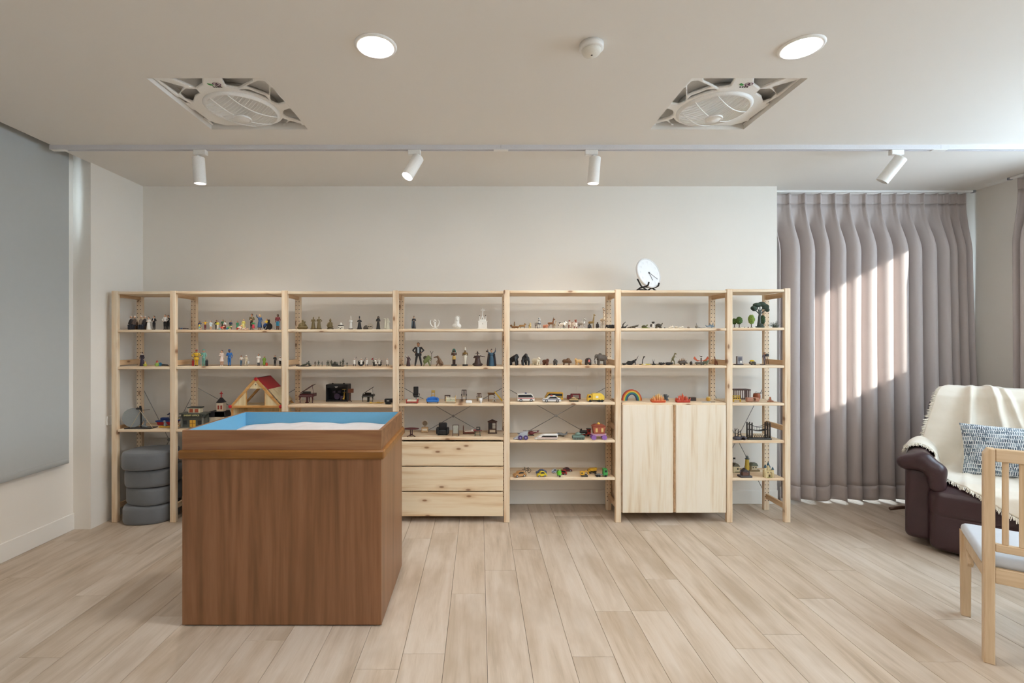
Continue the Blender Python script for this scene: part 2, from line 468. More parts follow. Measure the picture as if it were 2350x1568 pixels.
LEV = {  # front top edge of every shelf board in photo pixels
    0: [668.8, 756.7, 842.0, 986.4], 1: [668.5, 756.8, 841.5, 986.0], 2: [668.7, 756.0, 842.4, 930.0],
    3: [668.0, 755.2, 841.7, 927.0, 1004.5], 4: [666.8, 753.8, 839.5, 923.8, 1010.6, 1096.7],
    5: [666.2, 753.4, 839.2], 6: [664.0, 752.0, 839.0, 925.6, 1011.8, 1098.0]}
SECN = ['narrow section beside the pillar', 'wide section behind the sand tray, pillar side', 'wide section above the sand tray rim', 'section with drawers',
        'open section between drawers and cabinet', 'section above the two-door cabinet', 'narrow section beside the curtain']
LEVN = ['top', 'second', 'third', 'fourth', 'fifth', 'sixth']
for s, lv in LEV.items():
    x0, x1 = SX(POST[s]) + PWID / 2 + .001, SX(POST[s + 1]) - PWID / 2 - .001
    for k, py in enumerate(lv):
        b = box('shelf_board', ((x0 + x1) / 2, YS + .004 + .146, SZ(py) - .010), (x1 - x0, .292, .020), m_px, None, .003)
        tag(b, '%s pine shelf board of the %s' % (LEVN[k], SECN[s]), 'shelf board', 'pine shelf boards')
def SHELF(s, k):
    if (s, k) == (5, 3): return SZ(925.0)
    return SZ(LEV[s][k])

# steel cross braces behind the shelves
for s in (0, 1, 3, 4, 6):
    xa, xb = SX(POST[s]), SX(POST[s + 1]); dz = math.sqrt(max(.98 ** 2 - (xb - xa) ** 2, .01)); zt = 1.01; y = YS + DEP + .008
    t = empty('cross_brace', ((xa + xb) / 2, y, zt - dz / 2), 0, 'thin steel cross brace behind the %s' % SECN[s], 'cross brace', 'steel cross braces')
    for sg in (-1, 1):
        part('brace_rod', m_steel, t, lambda bm: a_cyl(bm, (sg * (xb - xa) / 2, sg * .0045, dz / 2), (-sg * (xb - xa) / 2, sg * .0045, -dz / 2), .0028, n=6))
    part('brace_hub', m_steel, t, lambda bm: a_cyl(bm, (0, -.012, 0), (0, .010, 0), .011, n=10))

# chest of three drawers
x0, x1 = SX(917.2), SX(1155.2); zt = SZ(1011.5); zb = SZ(1187)
t = empty('drawer_chest', ((x0 + x1) / 2, YS, 0), 0, 'knotty pine chest of three drawers standing in the shelving', 'chest of drawers')
part('carcass', m_px, t, lambda bm: (span_box(bm, -(x1 - x0) / 2, -(x1 - x0) / 2 + .016, .026, .29, zb + .003, zt - .012), span_box(bm, (x1 - x0) / 2 - .016, (x1 - x0) / 2, .026, .29, zb + .003, zt - .012), span_box(bm, -(x1 - x0) / 2, (x1 - x0) / 2, .27, .285, zb + .003, zt - .012), span_box(bm, -(x1 - x0) / 2 + .016, (x1 - x0) / 2 - .016, .026, .27, zb + .003, zb + .015)))
for a, b in ((1014.6, 1069.8), (1072.2, 1127.6), (1130.4, 1185.4)):
    d = box('drawer', (0, .012, (SZ(a) + SZ(b)) / 2), (x1 - x0 - .004, .020, SZ(a) - SZ(b)), m_drawer, t, .0025)
    part('drawer_box', m_px, d, lambda bm: span_box(bm, -(x1 - x0) / 2 + .02, (x1 - x0) / 2 - .02, .012, .24, -.075, .06))

# two-door cabinet
x0, x1 = SX(1427.0), SX(1667.0); zt = SZ(925.0); zb = SZ(1177.5); hw = (x1 - x0) / 2
t = empty('pine_cabinet', ((x0 + x1) / 2, YS, 0), 0, 'pale pine cabinet with two plain doors under the rainbow', 'cabinet')
part('carcass', m_px, t, lambda bm: (span_box(bm, -hw, -hw + .016, .012, .295, zb, zt - .016), span_box(bm, hw - .016, hw, .012, .295, zb, zt - .016), span_box(bm, -hw + .016, hw - .016, .275, .295, zb, zt - .016), span_box(bm, -hw + .016, hw - .016, .012, .275, zb, zb + .016)))
part('cabinet_top', m_px, t, lambda bm: span_box(bm, -hw, hw, .004, .295, zt - .016, zt, .003))
zc, dh = (SZ(929.5) + SZ(1176.7)) / 2, SZ(929.5) - SZ(1176.7)
for sgn, xa, xb in ((-1, 1428.2, 1543.6), (1, 1550.2, 1665.2)):
    d = box('door', ((SX(xa) + SX(xb)) / 2 - (x0 + x1) / 2, .0, zc), (SX(xb) - SX(xa), .018, dh), m_door, t, .003)
    e = box('grip_edge', (-sgn * ((SX(xb) - SX(xa)) / 2 + .004), .008, 0), (.012, .012, dh - .004), m_py, d, .003)

# ------------------------------------------------------------------ sand tray cabinet
def cherry(name, axis, pale, mid, dark):
    t = NT(name); st = {'x': (.05, 1, 1), 'z': (1, 1, .05)}[axis]; v = t.coord(st, True)
    v2 = t.n('VectorMath', {'operation': 'MULTIPLY_ADD'}, i0=t.n('TexNoise', Vector=v, Scale=3.2, Detail=2.).outputs[1], i1=(.2, .2, .2), i2=v).outputs[0]
    g = t.noise(v2, 20., 4, .6); fine = t.noise(v, 300., 2)
    col = t.ramp(g, [(.30, dark), (.46, mid), (.60, pale), (.8, mid)])
    col = t.mix(t.math('MULTIPLY', fine, .2), col, lin(dark))
    t.bump(fine, .04, .0005)
    return t.out(col, .38)
m_chz = cherry('cherry_laminate_upright', 'z', '936646', '83593a', '6f4a2e')
m_chx = cherry('cherry_laminate_lengthwise', 'x', '996f4a', '885d3d', '734d30')
m_mold = cherry('varnished_moulding', 'x', '98642c', '8a5a24', '744a1c')
m_blue = M('6aa7c9', .55); m_sand = None
tx0, tx1, ty0, ty1, th = -1.450, -.478, 2.34, 2.957, .957
t = empty('sand_tray_cabinet', ((tx0 + tx1) / 2, (ty0 + ty1) / 2, 0), 0, 'brown wooden sand tray cabinet with blue lined tray of white sand', 'sand tray')
hx, hy = (tx1 - tx0) / 2, (ty1 - ty0) / 2
part('plinth', M('2b1a10', .7), t, lambda bm: span_box(bm, -hx + .008, hx - .008, -hy + .01, hy - .01, 0, .012))
for sg in (-1, 1):
    part('side_panel', m_chz, t, lambda bm: span_box(bm, min(sg * hx, sg * (hx - .018)), max(sg * hx, sg * (hx - .018)), -hy + .018, hy - .018, .008, .82))
    part('front_panel' if sg < 0 else 'back_panel', m_chz, t, lambda bm: span_box(bm, -hx, hx, min(sg * hy, sg * (hy - .018)), max(sg * hy, sg * (hy - .018)), .008, .82))
mo = .016
mold = lambda bm, x0, x1, y0, y1: span_box(bm, x0, x1, y0, y1, .818, .862, .007)
part('moulding', m_mold, t, lambda bm: mold(bm, -hx - mo, hx + mo, -hy - mo, -hy + .01))
part('moulding', m_mold, t, lambda bm: mold(bm, -hx - mo, hx + mo, hy - .01, hy + mo))
part('moulding', m_mold, t, lambda bm: mold(bm, -hx - mo, -hx + .01, -hy + .01, hy - .01))
part('moulding', m_mold, t, lambda bm: mold(bm, hx - .01, hx + mo, -hy + .01, hy - .01))
tw = .016
part('tray_floor', m_blue, t, lambda bm: span_box(bm, -hx + tw, hx - tw, -hy + tw, hy - tw, .862, .866))
for sg in (-1, 1):
    for nm, ax in (('tray_end', 0), ('tray_side', 1)):
        def rim(bm, off, z0, z1, wd):
            a, b = sg * ((hx, hy)[ax] - off), sg * ((hx, hy)[ax] - off - wd); a, b = min(a, b), max(a, b)
            if ax == 0: span_box(bm, a, b, -hy + .016, hy - .016, z0, z1)
            else: span_box(bm, -hx, hx, a, b, z0, z1)
        def liner(bm):
            a, b = sg * ((hx, hy)[ax] - tw), sg * ((hx, hy)[ax] - tw - .002); a, b = min(a, b), max(a, b)
            if ax == 0: span_box(bm, a, b, -hy + tw + .002, hy - tw - .002, .866, th - .001)
            else: span_box(bm, -hx + tw, hx - tw, a, b, .866, th - .001)
        w_ = part(nm, m_chx, t, lambda bm: rim(bm, 0, .862, th, tw))
        part('blue_lining', m_blue, w_, liner)
def sand_mat():
    n = NT('white_sand'); v = n.coord(jitter=False); a = n.noise(v, 1500., 2); b = n.noise(v, 25., 4)
    n.bump(n.math('ADD', n.math('MULTIPLY', a, .3), b), .25, .004)
    return n.out(n.mix(a, lin('c6c1c1'), lin('d2cecf')), .95)
gx = np.linspace(-hx + tw + .003, hx - tw - .003, 90); gy = np.linspace(-hy + tw + .003, hy - tw - .003, 60)
GX, GY = np.meshgrid(gx, gy, indexing='ij')
sz = .893 + .007 * np.sin(GX * 7 + 1.2) * np.cos(GY * 6) + .004 * np.sin(GX * 17 + GY * 9) + .002 * np.sin(GX * 41 - GY * 23)
sz -= .016 * np.exp(-((GX - .36) ** 2 / .004 + (GY - .25) ** 2 / .01)); sz -= .022 * np.exp(-(GX + .46) ** 2 / .012)
sand = grid_mesh('white_sand', np.stack([GX, GY, sz], -1), sand_mat(), None); sand.location = t.location
tag(sand, 'smooth white sand filling the blue lined tray', 'sand', kind='stuff')

# ------------------------------------------------------------------ grey poufs stacked under the shelves
m_felt = fabric('grey_felt', '5e6063', '7b7d80', 700.)
def pouf_mesh(w, d, h, e=2.6, r=.022):
    bm = bmesh.new(); rings = []; N = 48
    prof = [(1 - r / .19, 0), (1 - .3 * r / .19, .004), (1, r), (1, h - r), (1 - .3 * r / .19, h - .004), (1 - r / .19, h - .0005), (.6, h + .004), (0.02, h + .006)]
    for q, z in prof:
        ring = []
        for j in range(N):
            a = 2 * math.pi * j / N; c, s_ = math.cos(a), math.sin(a); rr = (abs(c) ** e + abs(s_) ** e) ** (-1 / e)
            ring.append(bm.verts.new((w / 2 * q * rr * c, d / 2 * q * rr * s_, z)))
        rings.append(ring)
    for A, B in zip(rings, rings[1:]):
        for j in range(N): bm.faces.new((A[j], A[(j + 1) % N], B[(j + 1) % N], B[j]))
    bm.faces.new(rings[0][::-1]); bm.faces.new(rings[-1])
    me = to_mesh(bm, 'pouf', True); me.materials.append(m_felt); return me
pm = pouf_mesh(.362, .345, .130)
STK = ['lowest', 'second from the floor', 'third from the floor', 'topmost']
for sx_, nm in ((SX(329), 'beside the pillar'), (SX(475), 'half hidden behind the sand tray')):
    for k in range(4):
        o = link('pouf', pm, None, None, (sx_ + (-.004, .004, .0, -.004)[k] * (1 if sx_ < -2.2 else -1), YS + .118 + (-.01, .015, .006, -.02)[k], .001 + .137 * k), (0, 0, (.2, -.3, .1, .05)[k]))
        tag(o, 'grey felt pouf, %s in the stack %s' % (STK[k], nm), 'pouf', 'stacked grey felt poufs')

# ------------------------------------------------------------------ roller blind
m_blind = fabric('grey_blind_cloth', 'b4b6b4', 'bcbebc', 1200., .9, .08, .1)
t = empty('roller_blind', (-2.968, 0, 0), 0, 'grey roller blind covering the side window down to a hem bar', 'roller blind')
part('cloth', m_blind, t, lambda bm: span_box(bm, -.0008, .0008, .4, 3.466, .545, 2.86))
part('hem_bar', m_blind, t, lambda bm: span_box(bm, -.004, .004, .4, 3.466, .508, .547, .003), True)
part('roller_tube', m_steel, t, lambda bm: a_cyl(bm, (-.012, .4, 2.86), (-.012, 3.466, 2.86), .018, n=16), True)
# ------------------------------------------------------------------ curtains
def curtain_cloth():
    t = NT('mauve_grey_curtain'); v = t.coord(jitter=False)
    a = t.noise(t.n('VectorMath', {'operation': 'MULTIPLY'}, i0=v, i1=(1, 1, .15)).outputs[0], 900., 2)
    col = t.mix(a, lin('b3a7a3'), lin('c2b7b3')); t.bump(a, .08, .0006)
    return t.out(col, .75, Sheen_Weight=.25)
m_curt = curtain_cloth()
def curtain(name, label, pleats, ends, fn, zt=2.685, zb=.012, flare=.10, seed=1):
    rg = np.random.default_rng(seed)
    p = np.array([ends[0]] + list(pleats) + [ends[1]], float); ph = np.arange(len(p)) - .5; ph[0], ph[-1] = .08, len(pleats) + .4
    ph[1:-1] = np.arange(1, len(pleats) + 1)
    n = 22 * len(pleats); u = np.linspace(ph[0], ph[-1], n); s0 = np.interp(u, ph, p)
    gap = np.interp(u, ph, np.gradient(p)); fr = u - np.round(u); jit = rg.normal(0, 1, len(pleats) + 3)
    ji = np.interp(u, np.arange(len(jit)), jit)
    def rows(zs, extra=0.):
        out = []
        for z in zs:
            w = np.clip((2.60 - z) / .45, 0, 1); w = w * w * (3 - 2 * w); low = 1 - z / zt
            pinch = .040 * np.exp(-(fr / .085) ** 2) * (1 - .45 * w) + .010 * np.exp(-((np.abs(fr) - .17) / .06) ** 2) * (1 - w)
            amp = np.minimum(.022 + .40 * np.abs(gap), .070) * (1 + .10 * ji * low)
            wave = amp * (1 + np.cos(2 * np.pi * (fr + .025 * np.sin(1.3 * z + ji))))
            off = (1 - w) * pinch + w * wave + extra
            s = s0 + w * .17 * np.abs(gap) * np.sin(2 * np.pi * fr) + flare * low ** 1.3 * ((s0 - p[0]) / (p[-1] - p[0])) ** 3 + .006 * low * ji
            zz = z + (.018 * np.cos(2 * np.pi * fr + ji) * (z < .2) if z < .2 else 0)
            out.append(np.stack(fn(s, off, np.full_like(s, z) + zz - z), -1))
        return np.stack(out, 1)
    t = empty(name, label=label, cat='curtain')
    grid_mesh('heading_band', rows(np.linspace(zt, 2.595, 6), .002), m_curt, t, thick=.003)
    grid_mesh('cloth', rows(np.linspace(2.60, .13, 52)), m_curt, t, thick=.003)
    grid_mesh('hem', rows(np.linspace(.135, zb, 5), .003), m_curt, t, thick=.004)
    return t
PX = [1811.5, 1846.6, 1883, 1915.7, 1949.6, 1987.2, 2021, 2056.3, 2086.4, 2120.3, 2151.7, 2175.5, 2195.6, 2216]
YC = 4.235
curtain('long_curtain', 'mauve grey pinch-pleated curtain hanging beside the shelving, partly sunlit', [(x - CX) / 262.0 for x in PX], (2.556, 4.285),
        lambda s, o, z: (s, YC - o, z))
curtain('long_curtain', 'mauve grey curtain at the picture edge on the wall beside the armchair', list(np.arange(3.21, 3.82, .085)), (3.15, 3.83),
        lambda s, o, z: (4.315 - o, s, z), flare=0., seed=4)
def scrim_mat():
    m = bpy.data.materials.new('sun_scrim_cloth'); m.use_nodes = True; t = m.node_tree; t.nodes.clear()
    o = t.nodes.new('ShaderNodeOutputMaterial'); mx = t.nodes.new('ShaderNodeMixShader'); mx.inputs[0].default_value = .7
    a = t.nodes.new('ShaderNodeBsdfDiffuse'); b = t.nodes.new('ShaderNodeBsdfTranslucent'); a.inputs[0].default_value = b.inputs[0].default_value = (.84, .84, .84, 1)
    t.links.new(a.outputs[0], mx.inputs[1]); t.links.new(b.outputs[0], mx.inputs[2]); t.links.new(mx.outputs[0], o.inputs[0]); return m
m_scrim = scrim_mat()
sheer = empty('sun_scrim', label='white sheer scrim added out of view to block and diffuse the sun', cat='curtain')  # unseen sheet added to stop direct sun and spread it as soft daylight
for ya, yb in ((-1.86, 1.77),):
    yy = np.linspace(ya, yb, 340)[:, None]; zz = np.linspace(2.69, .9, 6)[None, :]
    grid_mesh('cloth', np.stack([4.335 + .018 * np.sin(yy * 52) + 0 * zz, yy + 0 * zz, zz + 0 * yy], -1), m_scrim, sheer)
def rail(name, label, a, b):
    t = empty(name, label=label, cat='curtain rail')
    part('rail', m_white, t, lambda bm: span_box(bm, *a, CEIL - .018, CEIL - .001, .003))
    part('end_cap', M('8d9096', .5), t, lambda bm: span_box(bm, *b, CEIL - .02, CEIL - .001, .003))
rail('curtain_rail', 'slim ceiling curtain rail above the curtain beside the shelving', (2.56, 4.32, YC - .045, YC - .015), (4.32, 4.345, YC - .047, YC - .013))
rail('curtain_rail', 'slim ceiling curtain rail above the curtain at the picture edge', (4.27, 4.30, .0, 3.86), (4.268, 4.302, 3.86, 3.88))

# ------------------------------------------------------------------ leather recliner
def leather():
    t = NT('aubergine_leather'); v = t.coord(jitter=False)
    a = t.n('TexVoronoi', Vector=v, Scale=260.).outputs['Distance']; b = t.noise(v, 9., 4)
    t.bump(t.math('ADD', t.math('MULTIPLY', a, .35), t.math('MULTIPLY', b, 1.2)), .22, .004)
    return t.out(t.mix(b, lin('2f1d21'), lin('43292e')), .36)
m_lea = leather()
AC, AR = Vector((3.528, 3.242, 0)), R(-45)
arm = empty('recliner_armchair', AC, AR, 'dark aubergine leather recliner armchair in the corner under a cream throw', 'armchair')
HR = .013
def lea(name, prims, k=.03): return blob(name, prims, m_lea, arm, k=k, h=HR)
lea('base', [('b', 0, .02, .13, .40, .36, .09, .04)])
lea('footrest', [('b', 0, -.40, .155, .340, .065, .135, .045), ('e', 0, -.44, .12, .33, .05, .10)])
lea('seat_cushion', [('b', 0, -.13, .345, .300, .310, .095, .06), ('b', 0, -.39, .325, .345, .085, .105, .07), ('e', 0, -.1, .40, .26, .25, .06)])
lea('backrest', [('c', -.25, .20, .45, -.25, .335, .87, .10, .11), ('c', .25, .20, .45, .25, .335, .87, .10, .11), ('c', 0, .20, .45, 0, .335, .88, .12, .12), ('e', 0, .32, .87, .34, .12, .115), ('e', 0, .22, .58, .32, .14, .14)], .09)
for sg in (-1, 1):
    x = sg * .385
    a_ = lea('armrest', [('b', x, .02, .30, .065, .37, .255, .04), ('b', x + sg * .005, -.33, .29, .075, .06, .24, .035)])
    blob('arm_pad', [('c', x + sg * .01, .30, .560, x + sg * .01, -.33, .570, .078, .075), ('c', x + sg * .075, -.385, .560, x - sg * .015, -.40, .585, .050, .054), ('c', x - sg * .015, -.40, .585, x - sg * .075, -.415, .535, .054, .052), ('c', x - sg * .075, -.415, .535, x - sg * .085, -.42, .435, .050, .045)], m_lea, a_, k=.03, h=HR)
part('recline_lever', M('4a3020', .4), arm, lambda bm: a_tube(bm, [(-.44, -.02, .16), (-.50, -.05, .155), (-.56, -.13, .15)], .013), True)
for x in (-.3, .3):
    for y in (-.25, .3): part('foot', M('1a1412', .5), arm, lambda bm: a_cyl(bm, (x, y, 0), (x, y, .06), .03))

# cream throw draped over the back, seat and one arm
def throw_cloth():
    t = NT('cream_woven_throw'); v = t.coord(jitter=False)
    a = t.noise(v, 700., 2); b = t.noise(v, 12., 3)
    t.bump(t.math('ADD', a, b), .25, .0015)
    return t.out(t.mix(b, lin('e0d4c2'), lin('eee6d8')), .95, Sheen_Weight=.3)
m_throw = throw_cloth()
PATH = [(.478, .72), (.476, .88), (.445, 1.005), (.37, 1.046), (.26, 1.040), (.185, .98), (.145, .87), (.085, .74), (.04, .60), (.02, .52), (-.02, .485), (-.14, .482), (-.28, .475), (-.39, .466), (-.465, .428), (-.505, .35), (-.512, .27), (-.512, .18), (-.510, .10)]
pl = np.array(PATH); dl = np.r_[0, np.cumsum(np.hypot(*np.diff(pl, axis=0).T))]
def sm(a, b, x): x = np.clip((x - a) / (b - a), 0, 1); return x * x * (3 - 2 * x)
LEN = dl[-1]; T_TOP, T_SEAT, T_FRONT = dl[3], dl[9], dl[13]
def throw_point(x, l):
    y = np.interp(l, dl, pl[:, 0]); z = np.interp(l, dl, pl[:, 1])
    over = 1 - sm(-.322, -.283, x)                                    # rises over the arm
    azt = .578 + np.sqrt(np.clip(.088 ** 2 - (x + .395) ** 2, .0004, 1))
    seat = sm(T_SEAT - .20, T_SEAT, l)
    z = z + over * seat * np.maximum(0, azt - z); y = y + over * seat * .0
    # folds hanging from the top of the back and gathering towards the seat
    fold = .045 * np.exp(-((x + .135 + .03 * (l - T_TOP)) / .020) ** 2) + .055 * np.exp(-((x + .055 - .16 * (l - T_TOP)) / .022) ** 2) + .035 * np.exp(-((x + .005 - .26 * (l - T_TOP)) / .016) ** 2) + .05 * np.exp(-((x - .20) / .03) ** 2) + .020 * np.exp(-((x + .06 - .3 * (l - T_TOP)) / .03) ** 2)
    fold = fold * sm(T_TOP - .1, T_TOP + .06, l) * (1 - .75 * sm(T_SEAT - .05, T_SEAT + .15, l))
    crease = .014 * np.sin(26 * (x + .9 * (l - T_SEAT))) * sm(T_SEAT - .25, T_SEAT - .05, l) * (1 - sm(T_SEAT + .05, T_SEAT + .25, l)) * (1 - sm(-.12, .0, x))
    rip = .004 * np.sin(31 * x + 7 * l) + .003 * np.sin(17 * l - 9 * x)
    onback = 1 - sm(T_SEAT - .15, T_SEAT, l)
    d = fold + crease + rip
    return np.stack([x, y - d * (.4 + .6 * onback) * (l > T_TOP) , z + d * (1 - .7 * onback) + .004], -1)
def throw_left(l): return np.interp(l, [0, T_TOP - .1, T_TOP, T_TOP + .15, T_SEAT - .12, T_SEAT, LEN], [-.20, -.22, -.25, -.31, -.40, -.475, -.475])
def throw_end(x): return np.interp(x, [-.5, -.36, -.29, -.25, -.10, .06, .2, .5], [T_SEAT + .25, T_SEAT + .25, T_SEAT + .33, T_FRONT - .02, T_FRONT + .10, T_FRONT + .20, T_FRONT + .22, T_FRONT + .24])
nu, nv = 110, 150
U = np.linspace(0, 1, nu)[:, None]; V_ = np.linspace(0, 1, nv)[None, :]
l = np.repeat(V_, nu, 0) * LEN; 
for _ in range(4):
    xx = throw_left(l) + U * (.405 - throw_left(l)); l = V_ * throw_end(xx)
xx = throw_left(l) + U * (.405 - throw_left(l))
TP = throw_point(xx, l)
throw = empty('cream_throw', AC, AR, 'cream fringed throw draped over the leather recliner', 'throw blanket')
grid_mesh('cloth', TP, m_throw, throw, thick=.006)
def fringe(bm):
    rg = random.Random(3)
    def strand(p, d):
        p = Vector(p); d = Vector(d).normalized() * rg.uniform(.010, .020); j = Vector((rg.uniform(-.006, .006), rg.uniform(-.006, .003), rg.uniform(-.010, .0)))
        a_tube(bm, [p, p + d * .5 + j, p + d + j * 1.6], [.0026, .0026, .0018], 4)
    for i in range(0, nv, 1):
        p = TP[0, i]; q = TP[3, i]
        for _ in range(4): strand(p + np.array([0, rg.uniform(-.004, .004), rg.uniform(-.004, .004)]), (p - q) + np.array([0, -.004, -.006]))
    for i in range(0, nu):
        p = TP[i, -1]; q = TP[i, -4]
        for _ in range(4): strand(p + np.array([rg.uniform(-.004, .004), 0, 0]), (p - q) * 1.0 + np.array([0, -.003, -.008]))
fr_ = part('fringe', M('e9e2d4', .95), throw, fringe); fr_['kind'] = 'stuff'

def pillow_mat():
    t = NT('ikat_dash_print'); tc = t.n('TexCoord').outputs['Object']
    sep = t.n('SeparateXYZ', Vector=tc)
    X, Z = sep.outputs[0], sep.outputs[2]
    br = t.n('TexBrick', {'offset': .5, 'squash': 1.0}, Vector=t.n('CombineXYZ', X=X, Y=Z).outputs[0], Color1=(1, 1, 1), Color2=(.5, .5, .5), Mortar=(0, 0, 0), Scale=1., Mortar_Size=.0021, Brick_Width=.0105, Row_Height=.026, Bias=0.)
    nz = t.n('VectorMath', {'operation': 'MULTIPLY'}, i0=tc, i1=(12, 1, 42)).outputs[0]
    band = t.noise(nz, 1.0, 2); fine = t.noise(tc, 60., 3)
    tone = t.ramp(band, [(.35, '3a4652'), (.5, '667583'), (.64, 'a0adb8')])
    line = t.math('MULTIPLY', br.outputs['Fac'], t.n('MapRange', Value=fine, From_Min=.36, From_Max=.5).outputs[0])
    return t.out(t.mix(line, tone, lin('e4e6e6')), .9, Sheen_Weight=.2)
PWd, PHt = .62, .35
gu = np.linspace(-1, 1, 50); gv = np.linspace(-1, 1, 34); GU, GV = np.meshgrid(gu, gv, indexing='ij')
edge = (1 - np.abs(GU) ** 3.0) * (1 - np.abs(GV) ** 2.6); thk = .075 * np.clip(edge, 0, 1) ** .55
pin = 1 - .05 * (1 - GV ** 2) * np.abs(GU) ** 4; pin2 = 1 - .07 * (1 - GU ** 2) * np.abs(GV) ** 4
m_pil = pillow_mat()
pil = empty('lumbar_pillow', label='oblong blue grey pillow with white dashed pattern on the recliner', cat='pillow')
for sg, nm in ((-1, 'front_cover'), (1, 'back_cover')):
    PP = np.stack([GU * PWd / 2 * pin, sg * thk, GV * PHt / 2 * pin2], -1)
    grid_mesh(nm, PP if sg > 0 else PP[::-1], m_pil, pil)
pil.matrix_world = Matrix.Translation(AC) @ Matrix.Rotation(AR, 4, 'Z') @ Matrix.Translation((.115, -.045, .655)) @ Matrix.Rotation(R(6), 4, 'Z') @ Matrix.Rotation(R(-16), 4, 'X') @ Matrix.Rotation(R(-1), 4, 'Y')

# ------------------------------------------------------------------ dining chair
m_birch = pine('pale_birch', 'z', 'dcc3a2', 'd2b693', 'c4a47e', 0., 1.4, .5)
m_birchx = pine('pale_birch_rail', 'x', 'dcc3a2', 'd2b693', 'c4a47e', 0., 1.4, .5)
m_seat = fabric('light_grey_seat_fabric', 'b9bcc2', 'cccfd4', 1000.)
ch = empty('dining_chair', (2.508, 2.143, 0), R(-36.87), 'pale wooden dining chair with slatted back and light grey seat', 'chair')
for sg in (-1, 1):
    part('rear_leg', m_birch, ch, lambda bm: a_prism(bm, [(sg * .2 - .0175, 0), (sg * .2 + .0175, 0), (sg * .2 + .0175, .905), (sg * .2 + .0175 * (1 if sg < 0 else .2), .93), (sg * .2 - .0175 * (1 if sg > 0 else .2), .93), (sg * .2 - .0175, .905)], -.245, -.200, .004))
    part('front_leg', m_birch, ch, lambda bm: a_prism(bm, [(sg * .205 - .017, 0), (sg * .205 + .017, 0), (sg * .205 + .020, .43), (sg * .205 - .020, .43)], .195, .235, .003))
    part('side_rail', m_birch, ch, lambda bm: (a_box(bm, (sg * .203, -.002, .385), (.022, .40, .055), .003), a_box(bm, (sg * .203, .155, .335), (.020, .13, .030), .002, 1, Euler((R(42), 0, 0)))))
part('top_rail', m_birchx, ch, lambda bm: span_box(bm, -.1825, .1825, -.240, -.210, .875, .93, .004))
part('lower_rail', m_birchx, ch, lambda bm: span_box(bm, -.1825, .1825, -.238, -.212, .487, .520, .003))
part('back_rail', m_birchx, ch, lambda bm: span_box(bm, -.1825, .1825, -.235, -.210, .350, .415, .003))
part('front_rail', m_birchx, ch, lambda bm: span_box(bm, -.185, .185, .20, .225, .355, .41, .003))
for i in range(7):
    box('slat', (-.150 + .05 * i, -.225, .6975), (.020, .014, .357), m_birch, ch, .003)
blob('seat', [('b', 0, .015, .4365, .222, .235, .0265, .024), ('e', 0, .02, .45, .18, .19, .025)], m_seat, ch, k=.01, h=.009)

# ------------------------------------------------------------------ ceiling: lamps, track, fans, detector
def emit(name, col, st):
    m = bpy.data.materials.new(name); m.use_nodes = True; t = m.node_tree; t.nodes.clear()
    o = t.nodes.new('ShaderNodeOutputMaterial'); e = t.nodes.new('ShaderNodeEmission'); e.inputs[0].default_value = (*col, 1); e.inputs[1].default_value = st
    t.links.new(e.outputs[0], o.inputs[0]); return m
m_lamp = emit('lamp_glow', (1.0, .966, .925), LAMP)
m_off = M('cfd2d8', .3)
dl_me = {}
def downlight(x, y, label):
    t = empty('ceiling_downlight', (x, y, CEIL), 0, label, 'downlight', 'round recessed downlights')
    for nm, mat, prof in (('trim_ring', m_white, [(.074, -.001), (.078, -.008), (.090, -.006), (.0935, -.001), (.0935, 0), (.074, 0)]), ('diffuser', m_lamp, [(0, -.004), (.074, -.0035), (.074, -.0005), (0, -.0005)])):
        if nm not in dl_me:
            bm = bmesh.new(); a_lathe(bm, prof, 40); bmesh.ops.recalc_face_normals(bm, faces=bm.faces); dl_me[nm] = to_mesh(bm, nm, True); dl_me[nm].materials.append(mat)
        link(nm, dl_me[nm], None, t)
downlight(-.462, 2.137, 'glowing round downlight in the ceiling nearer the grey blind')
downlight(1.440, 2.144, 'glowing round downlight in the ceiling nearer the curtain')
for i, y in enumerate((.25, -1.65)):  # unseen lamps added behind the camera to lift the ambient light
    for j, x in enumerate((-.462, 1.44, )):
        downlight(x, y, 'added unseen downlight behind the viewer for fill light, %s row, %s' % (('first', 'second')[i], ('blind side', 'curtain side')[j]))

det = empty('smoke_detector', (.497, 2.125, CEIL), 0, 'white round smoke detector on the ceiling between the downlights', 'smoke detector')
part('base', m_white, det, lambda bm: a_lathe(bm, [(0, -.026), (.047, -.026), (.053, -.022), (.053, 0), (0, 0)], 36), True)
part('dome', M('e8e4da', .35), det, lambda bm: a_lathe(bm, [(0, -.052), (.020, -.050), (.036, -.043), (.043, -.032), (.043, -.024), (0, -.024)], 36), True)
part('indicator', M('504848', .4), det, lambda bm: a_cyl(bm, (0, -.006, -.0535), (0, -.006, -.049), .004))

YT = 3.22
trk = empty('lighting_track', (0, YT, CEIL), 0, 'slim white lighting track running across the whole ceiling', 'track')
m_trk = M('d6d4d6', .45)
xs_ = [-2.89, 0.146, 3.103, 4.35]
for a, b in zip(xs_, xs_[1:]):
    part('rail', m_trk, trk, lambda bm: (span_box(bm, a, b - .001, 0, .035, -.016, 0), span_box(bm, a, b - .001, 0, .012, -.03, -.016), span_box(bm, a, b - .001, .023, .035, -.03, -.016)))
for x, l_ in ((-2.835, .05), (0.146, .05), (3.103, .05)):
    part('connector', m_white, trk, lambda bm: span_box(bm, x - l_, x + l_, .002, .033, -.0325, -.02, .002))
part('slot', M('6e6862', .8), trk, lambda bm: span_box(bm, -2.80, 4.34, .0125, .0225, -.0185, -.0165))

